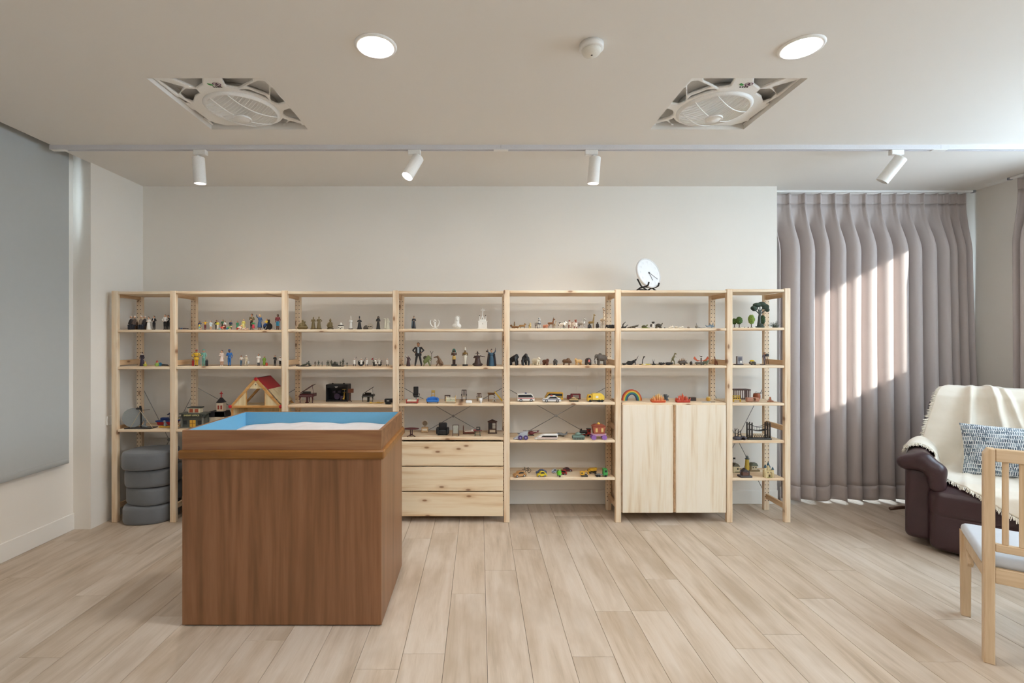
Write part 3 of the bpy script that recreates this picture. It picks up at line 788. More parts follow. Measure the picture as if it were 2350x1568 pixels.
def spotlight(px, tip, label, lit=True, pw=SPOT, deep=.05):
    """px: adapter pixel x; tip: direction of the can"""
    x = pxX(px, YT + .017); t = empty('track_spotlight', (x, YT + .0175, CEIL - .03), 0, label, 'spotlight', 'white track spotlights')
    d = Vector(tip).normalized()
    part('adapter', m_white, t, lambda bm: a_box(bm, (0, 0, -.0165), (.085, .032, .033), .003))
    sx = .018 if d.x <= 0 else -.018
    part('stem', m_white, t, lambda bm: a_tube(bm, [(sx, 0, -.03), (sx, 0, -.045), (sx, .004, -.075)], [.010, .008, .006]), True)
    r, L = .0385, .165; c = Vector((sx + .006, -.004, -.058)); q = d.to_track_quat('-Z', 'Y')
    can = part('can', m_white, t, lambda bm: a_lathe(bm, [(.004, .01), (r - .004, .01), (r, .006), (r, -L), (r - .003, -L), (r - .003, -L + deep + .008), (0, -L + deep + .008)], 32), True)
    can.location = c; can.rotation_mode = 'QUATERNION'; can.rotation_quaternion = q
    md = can.modifiers.new('edge', 'EDGE_SPLIT'); md.split_angle = R(40)
    part('lens', emit('spot_glow', (1, .97, .92), 14. if deep < .03 else 3.) if lit else m_off, can, lambda bm: a_lathe(bm, [(0, -L + deep), (r - .0035, -L + deep), (r - .0035, -L + deep + .002), (0, -L + deep + .002)], 32))
    if lit:
        ld = bpy.data.lights.new('spot', 'SPOT'); ld.energy = pw; ld.spot_size = R(120); ld.spot_blend = 1.0; ld.shadow_soft_size = .03; ld.color = (1, .95, .88)
        lo = bpy.data.objects.new('spot', ld); C.objects.link(lo); lo.parent = can; lo.location = (0, 0, -L + .004)
spotlight(460, (.03, .08, -1), 'white track spotlight hanging straight down above the pillar end of the shelving')
spotlight(951, (-.45, -.42, -1), 'white track spotlight tilted forward showing its glowing face', deep=.012)
spotlight(1357, (-.06, .08, -1), 'white track spotlight hanging almost straight near the middle of the track')
spotlight(2057, (-.55, .45, -1), 'white track spotlight tilted sideways in front of the curtain', False)

def poly_sd(P, poly):
    poly = np.array(poly, float); n = len(poly); d = np.full(P.shape[:-1], 1e9); s = np.ones(P.shape[:-1])
    for i in range(n):
        a, b = poly[i], poly[i - 1]; e = b - a; w = P - a
        h = np.clip((w @ e) / (e @ e), 0, 1); q = w - h[..., None] * e; d = np.minimum(d, (q ** 2).sum(-1))
        c1 = P[..., 1] >= a[1]; c2 = P[..., 1] < b[1]; c3 = e[0] * w[..., 1] > e[1] * w[..., 0]
        s = np.where((c1 & c2 & c3) | (~c1 & ~c2 & ~c3), -s, s)
    return s * np.sqrt(d)
HOLES = [[(265, 150), (560, 230), (500, 325)], [(410, 110), (790, 110), (795, 190), (720, 240)], [(535, 320), (610, 255), (720, 260), (765, 310), (700, 350), (680, 415), (600, 390)],
         [(500, 360), (635, 440), (600, 440)], [(700, 525), (870, 650), (790, 610)], [(1060, 110), (1440, 110), (1440, 150), (1260, 240), (1120, 215)],
         [(1370, 230), (1530, 155), (1600, 160), (1650, 210), (1655, 330)], [(1270, 285), (1310, 262), (1400, 265), (1600, 340), (1655, 390), (1600, 420), (1450, 350)],
         [(1690, 240), (1860, 430), (1780, 450), (1700, 420), (1690, 380)], [(1930, 510), (2065, 665), (1900, 620), (1840, 575), (1870, 530)],
         [(1690, 722), (1760, 655), (1830, 630), (1895, 655), (1870, 700), (1820, 722)], [(1880, 718), (1940, 668), (2070, 705), (2055, 722)], [(905, 668), (960, 690), (1090, 722), (960, 718)]]
fx0, fx1, fy0, fy1 = FANS[0]; fcx, fcy = (fx0 + fx1) / 2, (fy0 + fy1) / 2
def hole_uv(p):
    out = []
    for zx, zy in p:
        px, py = zx / 5.595 + 320, zy / 5.595 + 160; Y = (CEIL + .022 - EYE) * F / (CY - py); out.append(((px - CX) * Y / F - fcx, Y - fcy))
    return out
HUV = [hole_uv(p) for p in HOLES]; VC, RG = .078, .186
m_fan = M('f2f0ec', .4); m_cav = M('dcdad6', .7)
def fan(idx, mir, label):
    x0, x1, y0, y1 = FANS[idx]; t = empty('ceiling_fan', ((x0 + x1) / 2, (y0 + y1) / 2, CEIL), 0, label, 'ceiling fan', 'recessed ceiling fans')
    hw, hd = (x1 - x0) / 2 - .001, (y1 - y0) / 2 - .001
    def fn(P):
        uv = P[:, :, 0, :2] * np.array([mir, 1.])
        d = np.maximum(np.abs(uv[..., 0]) - hw, np.abs(uv[..., 1]) - hd)
        for h in HUV: d = np.maximum(d, -(poly_sd(uv, h) - .004))
        rho = np.hypot(uv[..., 0], uv[..., 1] - VC); d = np.maximum(np.minimum(d, np.abs(rho - RG - .014) - .018), -(rho - RG))
        return np.maximum(d[:, :, None], np.abs(P[..., 2] - .030) - .0075)
    V, Q = surface_net(fn, np.array([-hw, -hd, .022]), np.array([hw, hd, .038]), .0056)
    me = bpy.data.meshes.new('panel'); me.from_pydata(V.tolist(), [], Q.tolist()); me.materials.append(m_fan)
    link('panel', me, None, t)
    part('housing', m_cav, t, lambda bm: (span_box(bm, -hw, hw, -hd, hd, .075, .08), span_box(bm, -hw, -hw + .004, -hd, hd, .04, .075), span_box(bm, hw - .004, hw, -hd, hd, .04, .075), span_box(bm, -hw, hw, -hd, -hd + .004, .04, .075), span_box(bm, -hw, hw, hd - .004, hd, .04, .075)))
    part('drum_back', M('5f5d5a', .8), t, lambda bm: a_lathe(bm, [(0, .070), (RG + .006, .070), (RG + .006, .072), (0, .072)], 40, (0, VC, 0)))
    part('drum', m_cav, t, lambda bm: a_lathe(bm, [(RG + .012, .04), (RG + .012, .074), (RG + .008, .074), (RG + .008, .04)], 40, (0, VC, 0)), True)
    part('grille_ring', m_fan, t, lambda bm: a_lathe(bm, [(RG - .006, .012), (RG - .002, .008), (RG + .005, .008), (RG + .016, .020), (RG + .016, .024), (RG - .004, .026)], 56, (0, VC, 0)), True)
    dome = lambda x, y: .010 - .042 * max(0, 1 - (x * x + y * y) / RG ** 2)
    def bars(bm):
        a = R(-33) if mir > 0 else R(-55); ca, sa = math.cos(a), math.sin(a); n = 22
        for i in range(n):
            o = -RG + (i + .5) * 2 * RG / n; hl = math.sqrt(max(RG ** 2 - o * o, 0))
            pts = [(ca * w - sa * o, sa * w + ca * o) for w in np.linspace(-hl, hl, 9)]
            a_tube(bm, [(x, y + VC, dome(x, y)) for x, y in pts], .0015, 4)
        for o in (-.11, 0, .11):
            hl = math.sqrt(RG ** 2 - o * o); pts = [(ca * o - sa * w, sa * o + ca * w) for w in np.linspace(-hl, hl, 13)]
            a_tube(bm, [(x, y + VC, dome(x, y) - .002) for x, y in pts], .0026, 5)
    g = part('grille', m_fan, t, bars); g['kind'] = 'stuff'
    part('hub_cap', m_fan, t, lambda bm: a_lathe(bm, [(0, -.042), (.034, -.041), (.040, -.036), (.046, -.040), (.049, -.034), (.046, -.028), (0, -.028)], 32, (0, VC, 0)), True)
    part('motor', M('8f8d88', .5), t, lambda bm: a_lathe(bm, [(0, .02), (.05, .02), (.055, .03), (.055, .072), (0, .072)], 24, (0, VC, 0)), True)
    for i in range(5):
        b = part('fan_blade', M('dddbd6', .45), t, lambda bm: a_box(bm, (.115, 0, 0), (.14, .06, .004), .001, 1, Euler((R(22), 0, 0))), loc=(0, VC, .05), rot=(0, 0, R(72 * i + 15)))
    # maker's marks printed on the near side of the panel
    zz = .0212; cy = -.196; ox = 0 if mir > 0 else .05
    leaf = lambda bm: bm.faces.new([bm.verts.new((x, y, zz)) for x, y in [(ox - .046, cy - .012), (ox - .034, cy - .004), (ox - .022, cy + .006), (ox - .026, cy + .016), (ox - .040, cy + .012), (ox - .048, cy + .002)]])
    part('leaf_logo', M('3f9a4a', .5), t, leaf)
    def clover(bm):
        for k in range(3):
            a = R(90 + 120 * k); cx_, cy_ = ox + .0 + .010 * math.cos(a), cy + .003 + .008 * math.sin(a)
            for j in range(14):
                b0, b1 = 2 * math.pi * j / 14, 2 * math.pi * (j + 1) / 14
                bm.faces.new([bm.verts.new((cx_ + r_ * math.cos(b_), cy_ + r_ * math.sin(b_), zz)) for r_, b_ in ((.013, b0), (.013, b1), (.009, b1), (.009, b0))])
    part('clover_logo', M('6b2a55', .5), t, clover)
    def word(bm):
        for k in range(4): bm.faces.new([bm.verts.new((x, y, zz)) for x, y in [(ox - .036 + k * .012, cy + .022), (ox - .027 + k * .012, cy + .022), (ox - .023 + k * .012, cy + .034), (ox - .032 + k * .012, cy + .034)]])
    part('maker_lettering', M('18181a', .5), t, word)
fan(0, 1., 'white recessed ceiling fan with round grille nearer the grey blind')
fan(1, -1., 'white recessed ceiling fan with round grille nearer the curtain')

# ------------------------------------------------------------------ clock on a plate stand, on top of the shelving
m_blk = M('17181a', .5); ck_z = SHELF(5, 0) + .0005
cl = empty('round_clock', label='round white clock leaning on a black plate stand atop the shelving', cat='clock')
part('case', M('e8e8e8', .35), cl, lambda bm: a_lathe(bm, [(0, -.014), (.114, -.014), (.122, -.010), (.124, .002), (.121, .007), (.117, .007), (.115, .002), (0, .002)], 48), True)
part('dial', M('f6f8f9', .4), cl, lambda bm: a_lathe(bm, [(0, .0035), (.113, .0035), (.113, .002), (0, .002)], 48))
m_num = M('dfe1e2', .5)
for k in range(1, 13):
    cu = bpy.data.curves.new('numeral', 'FONT'); cu.body = str(k); cu.size = .026; cu.align_x = 'CENTER'; cu.align_y = 'CENTER'; cu.materials.append(m_num)
    o = bpy.data.objects.new('numeral', cu); C.objects.link(o); o.parent = cl; a = R(90 - 30 * k); o.location = (.090 * math.cos(a), .090 * math.sin(a), .0040)
m_hand = M('5a5c60', .4)
part('hour_hand', m_hand, cl, lambda bm: a_box(bm, (.030, 0, .006), (.072, .0045, .0012)), rot=(0, 0, R(90 - 160)))
part('minute_hand', m_hand, cl, lambda bm: a_box(bm, (.040, 0, .0075), (.104, .003, .0012)), rot=(0, 0, R(90 - 122)))
part('hand_cap', M('303236', .4), cl, lambda bm: a_cyl(bm, (0, 0, .003), (0, 0, .009), .006))
ckY = YS + .12; an, ti = R(27), R(15)
nv_ = Vector((math.sin(an) * math.cos(ti), -math.cos(an) * math.cos(ti), math.sin(ti)))
xv = Vector((math.cos(an), math.sin(an), 0)); yv = nv_.cross(xv)
ckc = Vector((pxX(1488.5, ckY), ckY, ck_z + .147))
cl.matrix_world = Matrix.Translation(ckc) @ Matrix((xv, yv, nv_)).transposed().to_4x4()
st = empty('plate_stand', (ckc.x, ckc.y, ck_z), an, 'black folding plate stand holding the round clock', 'plate stand')
for sg in (-1, 1):
    x = sg * .055
    part('hook_arm', m_blk, st, lambda bm: a_tube(bm, [(x, .085, .006), (x, .035, .030), (x, -.025, .037), (x, -.048, .045), (x, -.055, .068)], .0065), True)
    part('easel_leg', m_blk, st, lambda bm: a_tube(bm, [(x * .9, -.03, .006), (x * .9, .03, .045), (x * .9, .068, .105)], .0060), True)
part('cross_bar', m_blk, st, lambda bm: a_cyl(bm, (-.055, .005, .036), (.055, .005, .036), .005))
part('cross_bar', m_blk, st, lambda bm: a_cyl(bm, (-.05, .045, .018), (.05, .045, .018), .005))
# ------------------------------------------------------------------ toys on the shelves; lengths below are in photo pixels at the toy's own distance
def add_ops(bm, ops):
    for q in ops:
        t = q[0]
        if t == 'B': a_box(bm, q[1:4], q[4:7], q[7] if len(q) > 7 else 0.)
        elif t == 'Y': a_cyl(bm, q[1:4], q[4:7], q[7], q[8] if len(q) > 8 else None, 14)
        elif t == 'T': a_tube(bm, q[1], q[2], 6)
        elif t == 'P': a_prism(bm, q[1], q[2], q[3], q[4] if len(q) > 4 else 0.)
        elif t == 'L': a_lathe(bm, q[1], 18, (q[2], q[3], 0) if len(q) > 2 else (0, 0, 0))
        elif t == 'S':
            r = q[4]; a_lathe(bm, [(r * math.sin(a), -r * math.cos(a)) for a in np.linspace(0, math.pi, 9)], 12, q[1:4])
def shape(name, mat, ops, parent, s, h=.55, k=.6, rough=.5, **kw):
    mat = M(mat, rough)
    if ops[0][0].islower(): o = blob(name, ops, mat, parent, k=k, h=h, scale=s)
    else:
        bm = bmesh.new(); add_ops(bm, ops); bmesh.ops.recalc_face_normals(bm, faces=bm.faces)
        bmesh.ops.scale(bm, vec=(s, s, s), verts=bm.verts)
        o = link(name, to_mesh(bm, name, any(q[0] in 'LTYS' for q in ops)), mat, parent)
        if o.data.polygons and o.data.polygons[0].use_smooth:
            md = o.modifiers.new('edge', 'EDGE_SPLIT'); md.split_angle = R(42)
    return o
def place(px, sh, dy, by):
    z = SHELF(*sh); Y = YS + dy
    if by is not None and EYE - z > .2: Y = min(max(F * (EYE - z) / (by - CY), YS + .03), YS + .25)
    return Vector((pxX(px, Y), Y, z + .0004)), Y / F
def toy(name, label, cat, px, sh, parts, dy=.07, by=None, rz=0., group=None, h=.55, k=.6, rough=.5, tilt=None, lift=0.):
    loc, s = place(px, sh, dy, by); loc.z += lift * s
    rot = Euler(tilt) if tilt else Euler((0, 0, R(rz)))
    if len(parts) == 1 and len(parts[0]) == 3:
        o = shape(name, parts[0][1], parts[0][2], None, s, h, k, rough); o.location = loc; o.rotation_euler = rot
        return tag(o, label, cat, group)
    t = empty(name, loc, 0, label, cat, group); t.rotation_euler = rot
    for p in parts:
        o = shape(p[0], p[1], p[2], t, s, h, k, rough)
        for q in (p[3] if len(p) > 3 else []): shape(q[0], q[1], q[2], o, s, h, k, rough)
    return t

ARM = {'down': ((.15, 0, .64), (.14, -.03, .50)), 'front': ((.15, .0, .65), (.03, -.10, .63)), 'up': ((.19, 0, .86), (.20, -.02, 1.0)), 'out': ((.20, 0, .74), (.29, -.03, .70)),
       'hips': ((.20, 0, .66), (.11, -.05, .56)), 'face': ((.15, -.02, .68), (.05, -.08, .85)), 'fwd': ((.14, -.06, .68), (.10, -.20, .66)), 'high': ((.17, 0, .92), (.14, 0, 1.10))}
def body_ops(h, arms='down', legs='stand', w=1., dress=None, hz=0.):
    U = lambda *a: tuple(x * h for x in a)
    L, Rr = (arms.split(',') * 2)[:2]
    top = [('e', *U(0, 0, .70 + hz), *U(.105 * w, .066, .125)), ('e', *U(0, 0, .585 + hz), *U(.088 * w, .062, .09))]
    skin = [('e', *U(0, -.005, .915 + hz), *U(.056, .064, .078)), ('c', *U(0, 0, .80 + hz, 0, 0, .88 + hz, .030, .030)), ('e', *U(0, -.068, .91 + hz), *U(.012, .014, .016))]
    hands = []
    for sg, nm in ((-1, L), (1, Rr)):
        e_, p_ = ARM[nm]; e_ = (sg * e_[0] * w, e_[1], e_[2] + hz); p_ = (sg * p_[0] * w, p_[1], p_[2] + hz)
        top += [('c', *U(sg * .105 * w, 0, .785 + hz, *e_, .036, .030)), ('c', *U(*e_, *p_, .030, .024))]
        hands.append(('e', *U(*p_), *U(.030, .026, .034)))
    foot = .0
    if legs == 'sit':
        kn, an = ((-.06, -.22, .42), (-.06, -.24, .07)), 0
        bot = []; shoes = []
        for sg in (-1, 1):
            bot += [('c', *U(sg * .055, 0, .50 + hz, sg * .065, -.22, .48 + hz, .058, .046)), ('c', *U(sg * .065, -.22, .48 + hz, sg * .065, -.23, .25 + hz, .044, .036))]
            shoes.append(('e', *U(sg * .065, -.27, .225 + hz), *U(.036, .07, .03)))
    else:
        sp = {'stand': .055, 'wide': .13, 'walk': .06}[legs]; bot = [('e', *U(0, 0, .50 + hz), *U(.088 * w, .064, .07))]; shoes = []
        for sg in (-1, 1):
            fy = sg * .07 if legs == 'walk' else 0
            bot += [('c', *U(sg * .050, 0, .48, sg * (sp + .05) / 2, fy * .6, .27, .056, .046)), ('c', *U(sg * (sp + .05) / 2, fy * .6, .27, sg * sp, fy, .06, .044, .034))]
            shoes.append(('e', *U(sg * sp, fy - .025, .030), *U(.038, .066, .030)))
    return top, skin, hands, bot, shoes
def person(px, sh, h, label, top='7a8a9a', bot='3a3a44', hair='2a1c14', skin='cf9f80', arms='down', legs='stand', w=1., skirt=None, coat=None, hat=None, shoe='241c18', long=False, dy=.07, by=None, rz=0., extra=(), group=None, name='figurine', tilt=None, lift=0., hz=0., base=None):
    a, b, c, d, e = body_ops(h, arms, legs, w, hz=hz); U = lambda *v: tuple(x * h for x in v)
    parts = [('body', skin, b), ('hand', skin, [c[0]]), ('hand', skin, [c[1]])]
    if skirt:
        parts[0] = ('body', skin, b); parts.append(('top', top, a))
        if skirt[1] > .12: parts.append(('legs', skin, d[1:]))
        parts.append(('skirt', skirt[0], [('L', [(.06 * h, .60 * h), (.10 * h * w, .50 * h), (.15 * h * w, skirt[1] * h), (.14 * h * w, skirt[1] * h - .5), (0, skirt[1] * h - .5)])]))
    else: parts += [('top', top, a), ('trousers', bot, d)]
    if coat: parts.append(('coat', coat, [('L', [(.075 * h, .76 * h), (.105 * h * w, .60 * h), (.125 * h * w, .28 * h), (.115 * h * w, .27 * h), (.0, .29 * h)])]))
    if legs != 'none': parts += [('shoe', shoe, [x]) for x in e]
    if hair: parts.append(('hair', hair, [('e', *U(0, .012, .942 + hz), *U(.064, .066, .062)), ('e', *U(0, .03, .90 + hz), *U(.058, .045, .07))] + ([('c', *U(0, .04, .92 + hz, 0, .05, .76 + hz, .06, .045))] if long else [])))
    if hat: parts.append(('hat', hat, [('L', [(.085 * h, .945 * h), (.085 * h, .955 * h), (.060 * h, .965 * h), (.055 * h, 1.01 * h), (0, 1.02 * h)])]))
    if base: parts.append(('base', base, [('Y', 0, 0, 0, 0, 0, .8, .2 * h)])); lift = 0
    return toy(name, label, 'figurine', px, sh, parts + list(extra), dy, by, rz, group, max(.42, h / 55), .5, .45, tilt, lift)
def crawler(px, sh, h, label, top, skin='d9ab8c', hair='caa050', pants=None, dy=.05, by=None, rz=0., group=None):
    w = h * 1.35
    parts = [('body', skin, [('e', w * .40, -.2, h * .78, h * .24, h * .24, h * .25), ('c', w * .22, h * .18, h * .42, w * .30, h * .2, .4, .9, .7), ('c', w * .22, -h * .18, h * .42, w * .32, -h * .2, .4, .9, .7)]),
             ('top', top, [('c', -w * .12, 0, h * .42, w * .22, 0, h * .52, h * .24, h * .22)]), ('trousers', pants or top, [('c', -w * .12, h * .16, h * .36, -w * .36, h * .2, h * .16, h * .17, h * .12), ('c', -w * .12, -h * .16, h * .36, -w * .36, -h * .2, h * .16, h * .17, h * .12)]),
             ('hair', hair, [('e', w * .39, .1, h * .86, h * .25, h * .25, h * .21)])]
    return toy('baby_figurine', label, 'figurine', px, sh, parts, dy, by, rz, group, .45, .5)
def robe(px, sh, h, label, col, head=None, hat=None, skin=None, arms='front', w=1., extra=(), dy=.07, by=None, rz=0, group=None, base=None, beard=None, name='statuette', trim=None):
    U = lambda *v: tuple(x * h for x in v); a, b, c, d, e = body_ops(h, arms, 'stand', w)
    g = a + [('c', *U(0, 0, .50, 0, 0, .07, .10 * w, .15 * w)), ('e', *U(0, 0, .04), *U(.17 * w, .13, .05))]
    parts = [('robe', col, g), ('face', skin or col, b), ('hand', skin or col, [c[0]]), ('hand', skin or col, [c[1]])]
    if hat == 'tall': parts.append(('tall_hat', head or col, [('L', [(.055 * h, .97 * h), (.050 * h, 1.10 * h), (.035 * h, 1.17 * h), (0, 1.18 * h)])]))
    elif hat == 'hood': parts.append(('hood', head or col, [('e', *U(0, .03, .93), *U(.080, .075, .10)), ('c', *U(0, .04, .92, 0, .04, .72, .085, .10))]))
    elif hat == 'topknot': parts.append(('hair', head or col, [('e', *U(0, .015, .95), *U(.062, .066, .06)), ('e', *U(0, .01, 1.02), *U(.028, .028, .034))]))
    elif hat == 'witch': parts.append(('pointed_hat', head or col, [('L', [(.20 * h, .955 * h), (.20 * h, .965 * h), (.075 * h, .985 * h), (.045 * h, 1.08 * h), (.0, 1.16 * h)])]))
    elif hat == 'wrap': parts.append(('headdress', head or col, [('e', *U(0, .01, .95), *U(.075, .072, .075)), ('c', *U(-.07, 0, .92, -.075, -.01, .76, .03, .035)), ('c', *U(.07, 0, .92, .075, -.01, .76, .03, .035))]))
    if beard: parts.append(('beard', beard, [('c', *U(0, -.05, .86, 0, -.07, .74, .035, .012))]))
    if base: parts.append(('plinth', base, [('B', 0, 0, .045 * h, .36 * h * w, .26 * h, .09 * h, .3)]))
    lift = .085 * h if base else 0
    if base:
        up = lambda q: q if q[0] == 'B' else (('L', [(r, z + lift) for r, z in q[1]]) + tuple(q[2:]) if q[0] == 'L' else (q[0], q[1], q[2], q[3] + lift, *((q[4], q[5], q[6] + lift, *q[7:]) if q[0] == 'c' else q[4:])))
        parts = [(p[0], p[1], [up(q) if q[0] in 'ceLb' else q for q in p[2]]) for p in parts]
    return toy(name, label, 'figurine', px, sh, parts + list(extra), dy, by, rz, group, max(.45, h / 60), .8)
def quad(px, sh, L, zb, r, label, col, neck=(3, 4), head=(1.6, 2.5, 1.), leg=.8, name='toy_animal', tail=None, parts=(), dy=.07, by=None, rz=0., group=None, ears=None, hump=None, rear=None, cat='toy animal', nr=None, h=.5, k=.8):
    hx = L / 2 - r * .75; rr = rear or r; nr = nr or r * .55
    ops = [('c', -L / 2 + rr * .8, 0, zb, L / 2 - r * .8, 0, zb + .05 * r, rr, r)]
    for sg in (-1, 1):
        y = sg * r * .55
        ops += [('c', hx, y, zb - .3 * r, hx + .1 * r, y, zb * .45, leg * 1.25, leg), ('c', hx + .1 * r, y, zb * .45, hx, y, leg * .8, leg * .95, leg * .85), ('e', hx + .3, y, leg * .7, leg * 1.2, leg, leg * .7)]
        bx = -L / 2 + rr * .75
        ops += [('c', bx, y, zb - .2 * r, bx + .35 * r, y, zb * .55, leg * 1.6, leg * 1.1), ('c', bx + .35 * r, y, zb * .55, bx - .25 * r, y, zb * .32, leg * 1.05, leg * .85), ('c', bx - .25 * r, y, zb * .32, bx - .1 * r, y, leg * .8, leg * .85, leg * .8), ('e', bx + .2, y, leg * .7, leg * 1.2, leg, leg * .7)]
    nx, nz = hx + neck[0], zb + neck[1]
    ops.append(('c', hx, 0, zb + .3 * r, nx, 0, nz, r * .8, nr)); hr, hl, dn = head
    ops += [('e', nx, 0, nz, hr * 1.1, hr, hr * 1.05), ('c', nx, 0, nz, nx + hl, 0, nz - dn, hr * .9, hr * .6)]
    if hump: ops.append(('e', *hump))
    if ears: 
        for sg in (-1, 1): ops.append(('e', nx - hr * .3, sg * hr * .8, nz + hr * 1.0, ears * .5, ears * .45, ears))
    if tail: ops.append(('c', -L / 2 + .3, 0, zb + .3 * rr, -L / 2 - tail[0], 0, zb + tail[1], tail[2], tail[2] * .6))
    return toy(name, label, cat, px, sh, [('body', col, ops)] + list(parts), dy, by, rz, group, h, k)
def pattern(name, kind, c1, c2, scale=300., thr=.5):
    t = NT(name); v = t.coord(jitter=False)
    if kind == 'stripe': f = t.n('TexWave', Vector=v, Scale=scale, Distortion=3., Detail=1.).outputs[1]
    elif kind == 'spot': f = t.n('TexVoronoi', {'feature': 'DISTANCE_TO_EDGE'}, Vector=v, Scale=scale).outputs[0]; f = t.math('MULTIPLY', f, 4.)
    else: f = t.noise(v, scale, 1)
    return t.out(t.mix(t.math('GREATER_THAN', f, thr), lin(c1), lin(c2)), .5)
m_zebra = pattern('zebra_stripe', 'stripe', '2a2724', 'e6e0d6', 75., .5)
m_giraffe = pattern('giraffe_patch', 'spot', 'e3d4b8', '7a4a28', 110., .5)
m_cow = pattern('dairy_cow_patch', 'noise', 'efe9e0', '1c1a19', 42., .52)
m_bcow = pattern('brown_cow_patch', 'noise', 'efe5da', '7d3f2c', 42., .50)
m_dapple = pattern('dapple_grey', 'noise', 'd8d6d2', '5f6066', 90., .52)

def car(px, sh, L, H, label, col, W=None, style='sedan', face=1, rz=0., dy=.07, by=None, group=None, stripe=None, roof=None, win='23272b', extra=(), name='toy_car', wheel=None):
    W = W or L * .42; g = H * .14; y = W / 2; wr = wheel or H * .20
    P = {'sedan': ([(-.5, .14), (.5, .14), (.5, .40), (.46, .50), (.27, .56), (.12, .98), (-.22, 1.), (-.38, .60), (-.48, .56), (-.5, .45)], [(-.33, .60), (-.21, .93), (.10, .91), (.23, .58)]),
         'van': ([(-.5, .12), (.5, .12), (.5, .42), (.46, .55), (.36, .95), (.30, 1.), (-.48, 1.), (-.5, .95)], [(-.46, .56), (-.46, .88), (.30, .90), (.42, .56)]),
         'sport': ([(-.5, .15), (.5, .15), (.5, .42), (.30, .55), (.10, .98), (-.15, 1.), (-.42, .65), (-.5, .6)], [(-.30, .62), (-.13, .92), (.08, .90), (.24, .58)]),
         'beetle': ([(-.5, .15), (.5, .15), (.49, .40), (.36, .58), (.25, .62), (.14, .95), (-.08, 1.), (-.30, .90), (-.44, .62), (-.5, .4)], [(-.30, .62), (-.22, .86), (-.05, .93), (.10, .90), (.20, .62)])}[style]
    f = lambda pr: [(face * x * L, z * H) for x, z in pr][::face]
    parts = [('body', col, [('P', f(P[0]), -y, y, min(.5, H * .05))]), ('window', win, [('P', f(P[1]), -y - .12, y + .12)])]
    for sx in (-.30, .30):
        for sg in (-1, 1): parts.append(('wheel', '1d1d1e', [('Y', sx * L, sg * (y - .25 * wr), wr, sx * L, sg * (y + .15), wr, wr)], [('hubcap', 'b8babc', [('Y', sx * L, sg * (y + .1), wr, sx * L, sg * (y + .3), wr, wr * .55)])]))
    if stripe: parts.append(('stripe', stripe, [('P', f([(-.48, .40), (.48, .40), (.48, .49), (-.48, .49)]), -y - .08, y + .08)]))
    if roof: parts.append(('roof_light', roof, [('B', 0, 0, H * 1.05, L * .10, W * .5, H * .12, .2)]))
    return toy(name, label, 'toy vehicle', px, sh, parts + list(extra), dy, by, rz, group, rough=.35)
# ---- narrow section beside the pillar
G = 'wedding and elderly couple figurines'
def bench_couple(px, label, flip, dress):
    h = 30.
    parts = [('bench', '4a3424', [('B', 0, 3.5, 9, 18, 1, 18, .4), ('B', 0, 0, 8, 18, 8, 2, .4), ('B', -8, 0, 4, 2, 8, 8), ('B', 8, 0, 4, 2, 8, 8)])]
    for sx, hr, top in ((-4, 'c9c6c0', '2c2a2e'), (4.2, 'dad7d0', dress)):
        sx *= flip
        parts += [('coat', top, [('c', sx, 0, 11, sx, 0.5, 22, 4.2, 3.2), ('c', sx - 3, 0, 21, sx - 3.6, -3, 14, 1.5, 1.2), ('c', sx + 3, 0, 21, sx + 3.6, -3, 14, 1.5, 1.2)]), ('trousers', '232530', [('c', sx - 1.8, 0, 10, sx - 2, -5.5, 10, 2.2, 1.8), ('c', sx + 1.8, 0, 10, sx + 2, -5.5, 10, 2.2, 1.8), ('c', sx - 2, -5.5, 10, sx - 2, -6, 1.5, 1.7, 1.4), ('c', sx + 2, -5.5, 10, sx + 2, -6, 1.5, 1.7, 1.4)]),
                  ('head', 'd2a98c', [('e', sx, -.3, 29, 2.4, 2.6, 3)]), ('hair', hr, [('e', sx, .5, 30.2, 2.8, 2.8, 2.5)])]
    toy('couple_figurine', label, 'figurine', px, (0, 1), parts, .08, group=G)
bench_couple(305, 'dark-clothed elderly couple figurine seated on a bench, nearest the pillar', 1, '5a4a42')
bench_couple(328, 'smaller elderly couple figurine seated close together beside the bride', -1, '8a7a6a')
robe(341, (0, 1), 29, 'bride figurine in a white wedding gown', 'e8e4dc', '3a2418', 'topknot', 'd6ae92', dy=.06, name='figurine', group=G)
person(353.5, (0, 1), 32, 'groom figurine in a black dinner suit', '18181c', '18181c', arms='front', dy=.07, group=G, extra=[('shirt', 'e8e6e2', [('B', 0, -2.1, 23, 1.6, .6, 5)])])
person(379, (0, 1), 35, 'man figurine in white shirt and black trousers beside the second upright', 'dcdad6', '1c1b1e', '6a5a4c', arms='hips', dy=.05, group=G)
person(386, (0, 1), 34, 'man figurine in black waistcoat half hidden by the second upright', '22222a', '18181c', dy=.10, group=G)
G = 'fairy tale figurines'
robe(326, (0, 2), 31, 'dark purple robed queen figurine with white collar', '2c2438', '241c20', 'topknot', 'd8b8a0', 'down', dy=.09, name='figurine', group=G, extra=[('collar', 'e6e2dc', [('L', [(1.5, 25.5), (3.8, 28), (3.4, 28.2), (1.2, 26.4)])])])
def gnome(px, label, hat, coat, h, dy=.05):
    toy('gnome_figurine', label, 'figurine', px, (0, 2), [('coat', coat, [('c', 0, 0, h * .12, 0, 0, h * .45, h * .24, h * .17), ('c', -h * .2, 0, h * .45, -h * .3, -1, h * .25, h * .08), ('c', h * .2, 0, h * .45, h * .3, -1, h * .25, h * .08)]), ('face', 'd9a98a', [('e', 0, -.4, h * .64, h * .14, h * .14, h * .13)]), ('hat', hat, [('L', [(h * .17, h * .70), (h * .14, h * .74), (h * .03, h * 1.0), (0, h)])])], dy, group=G)
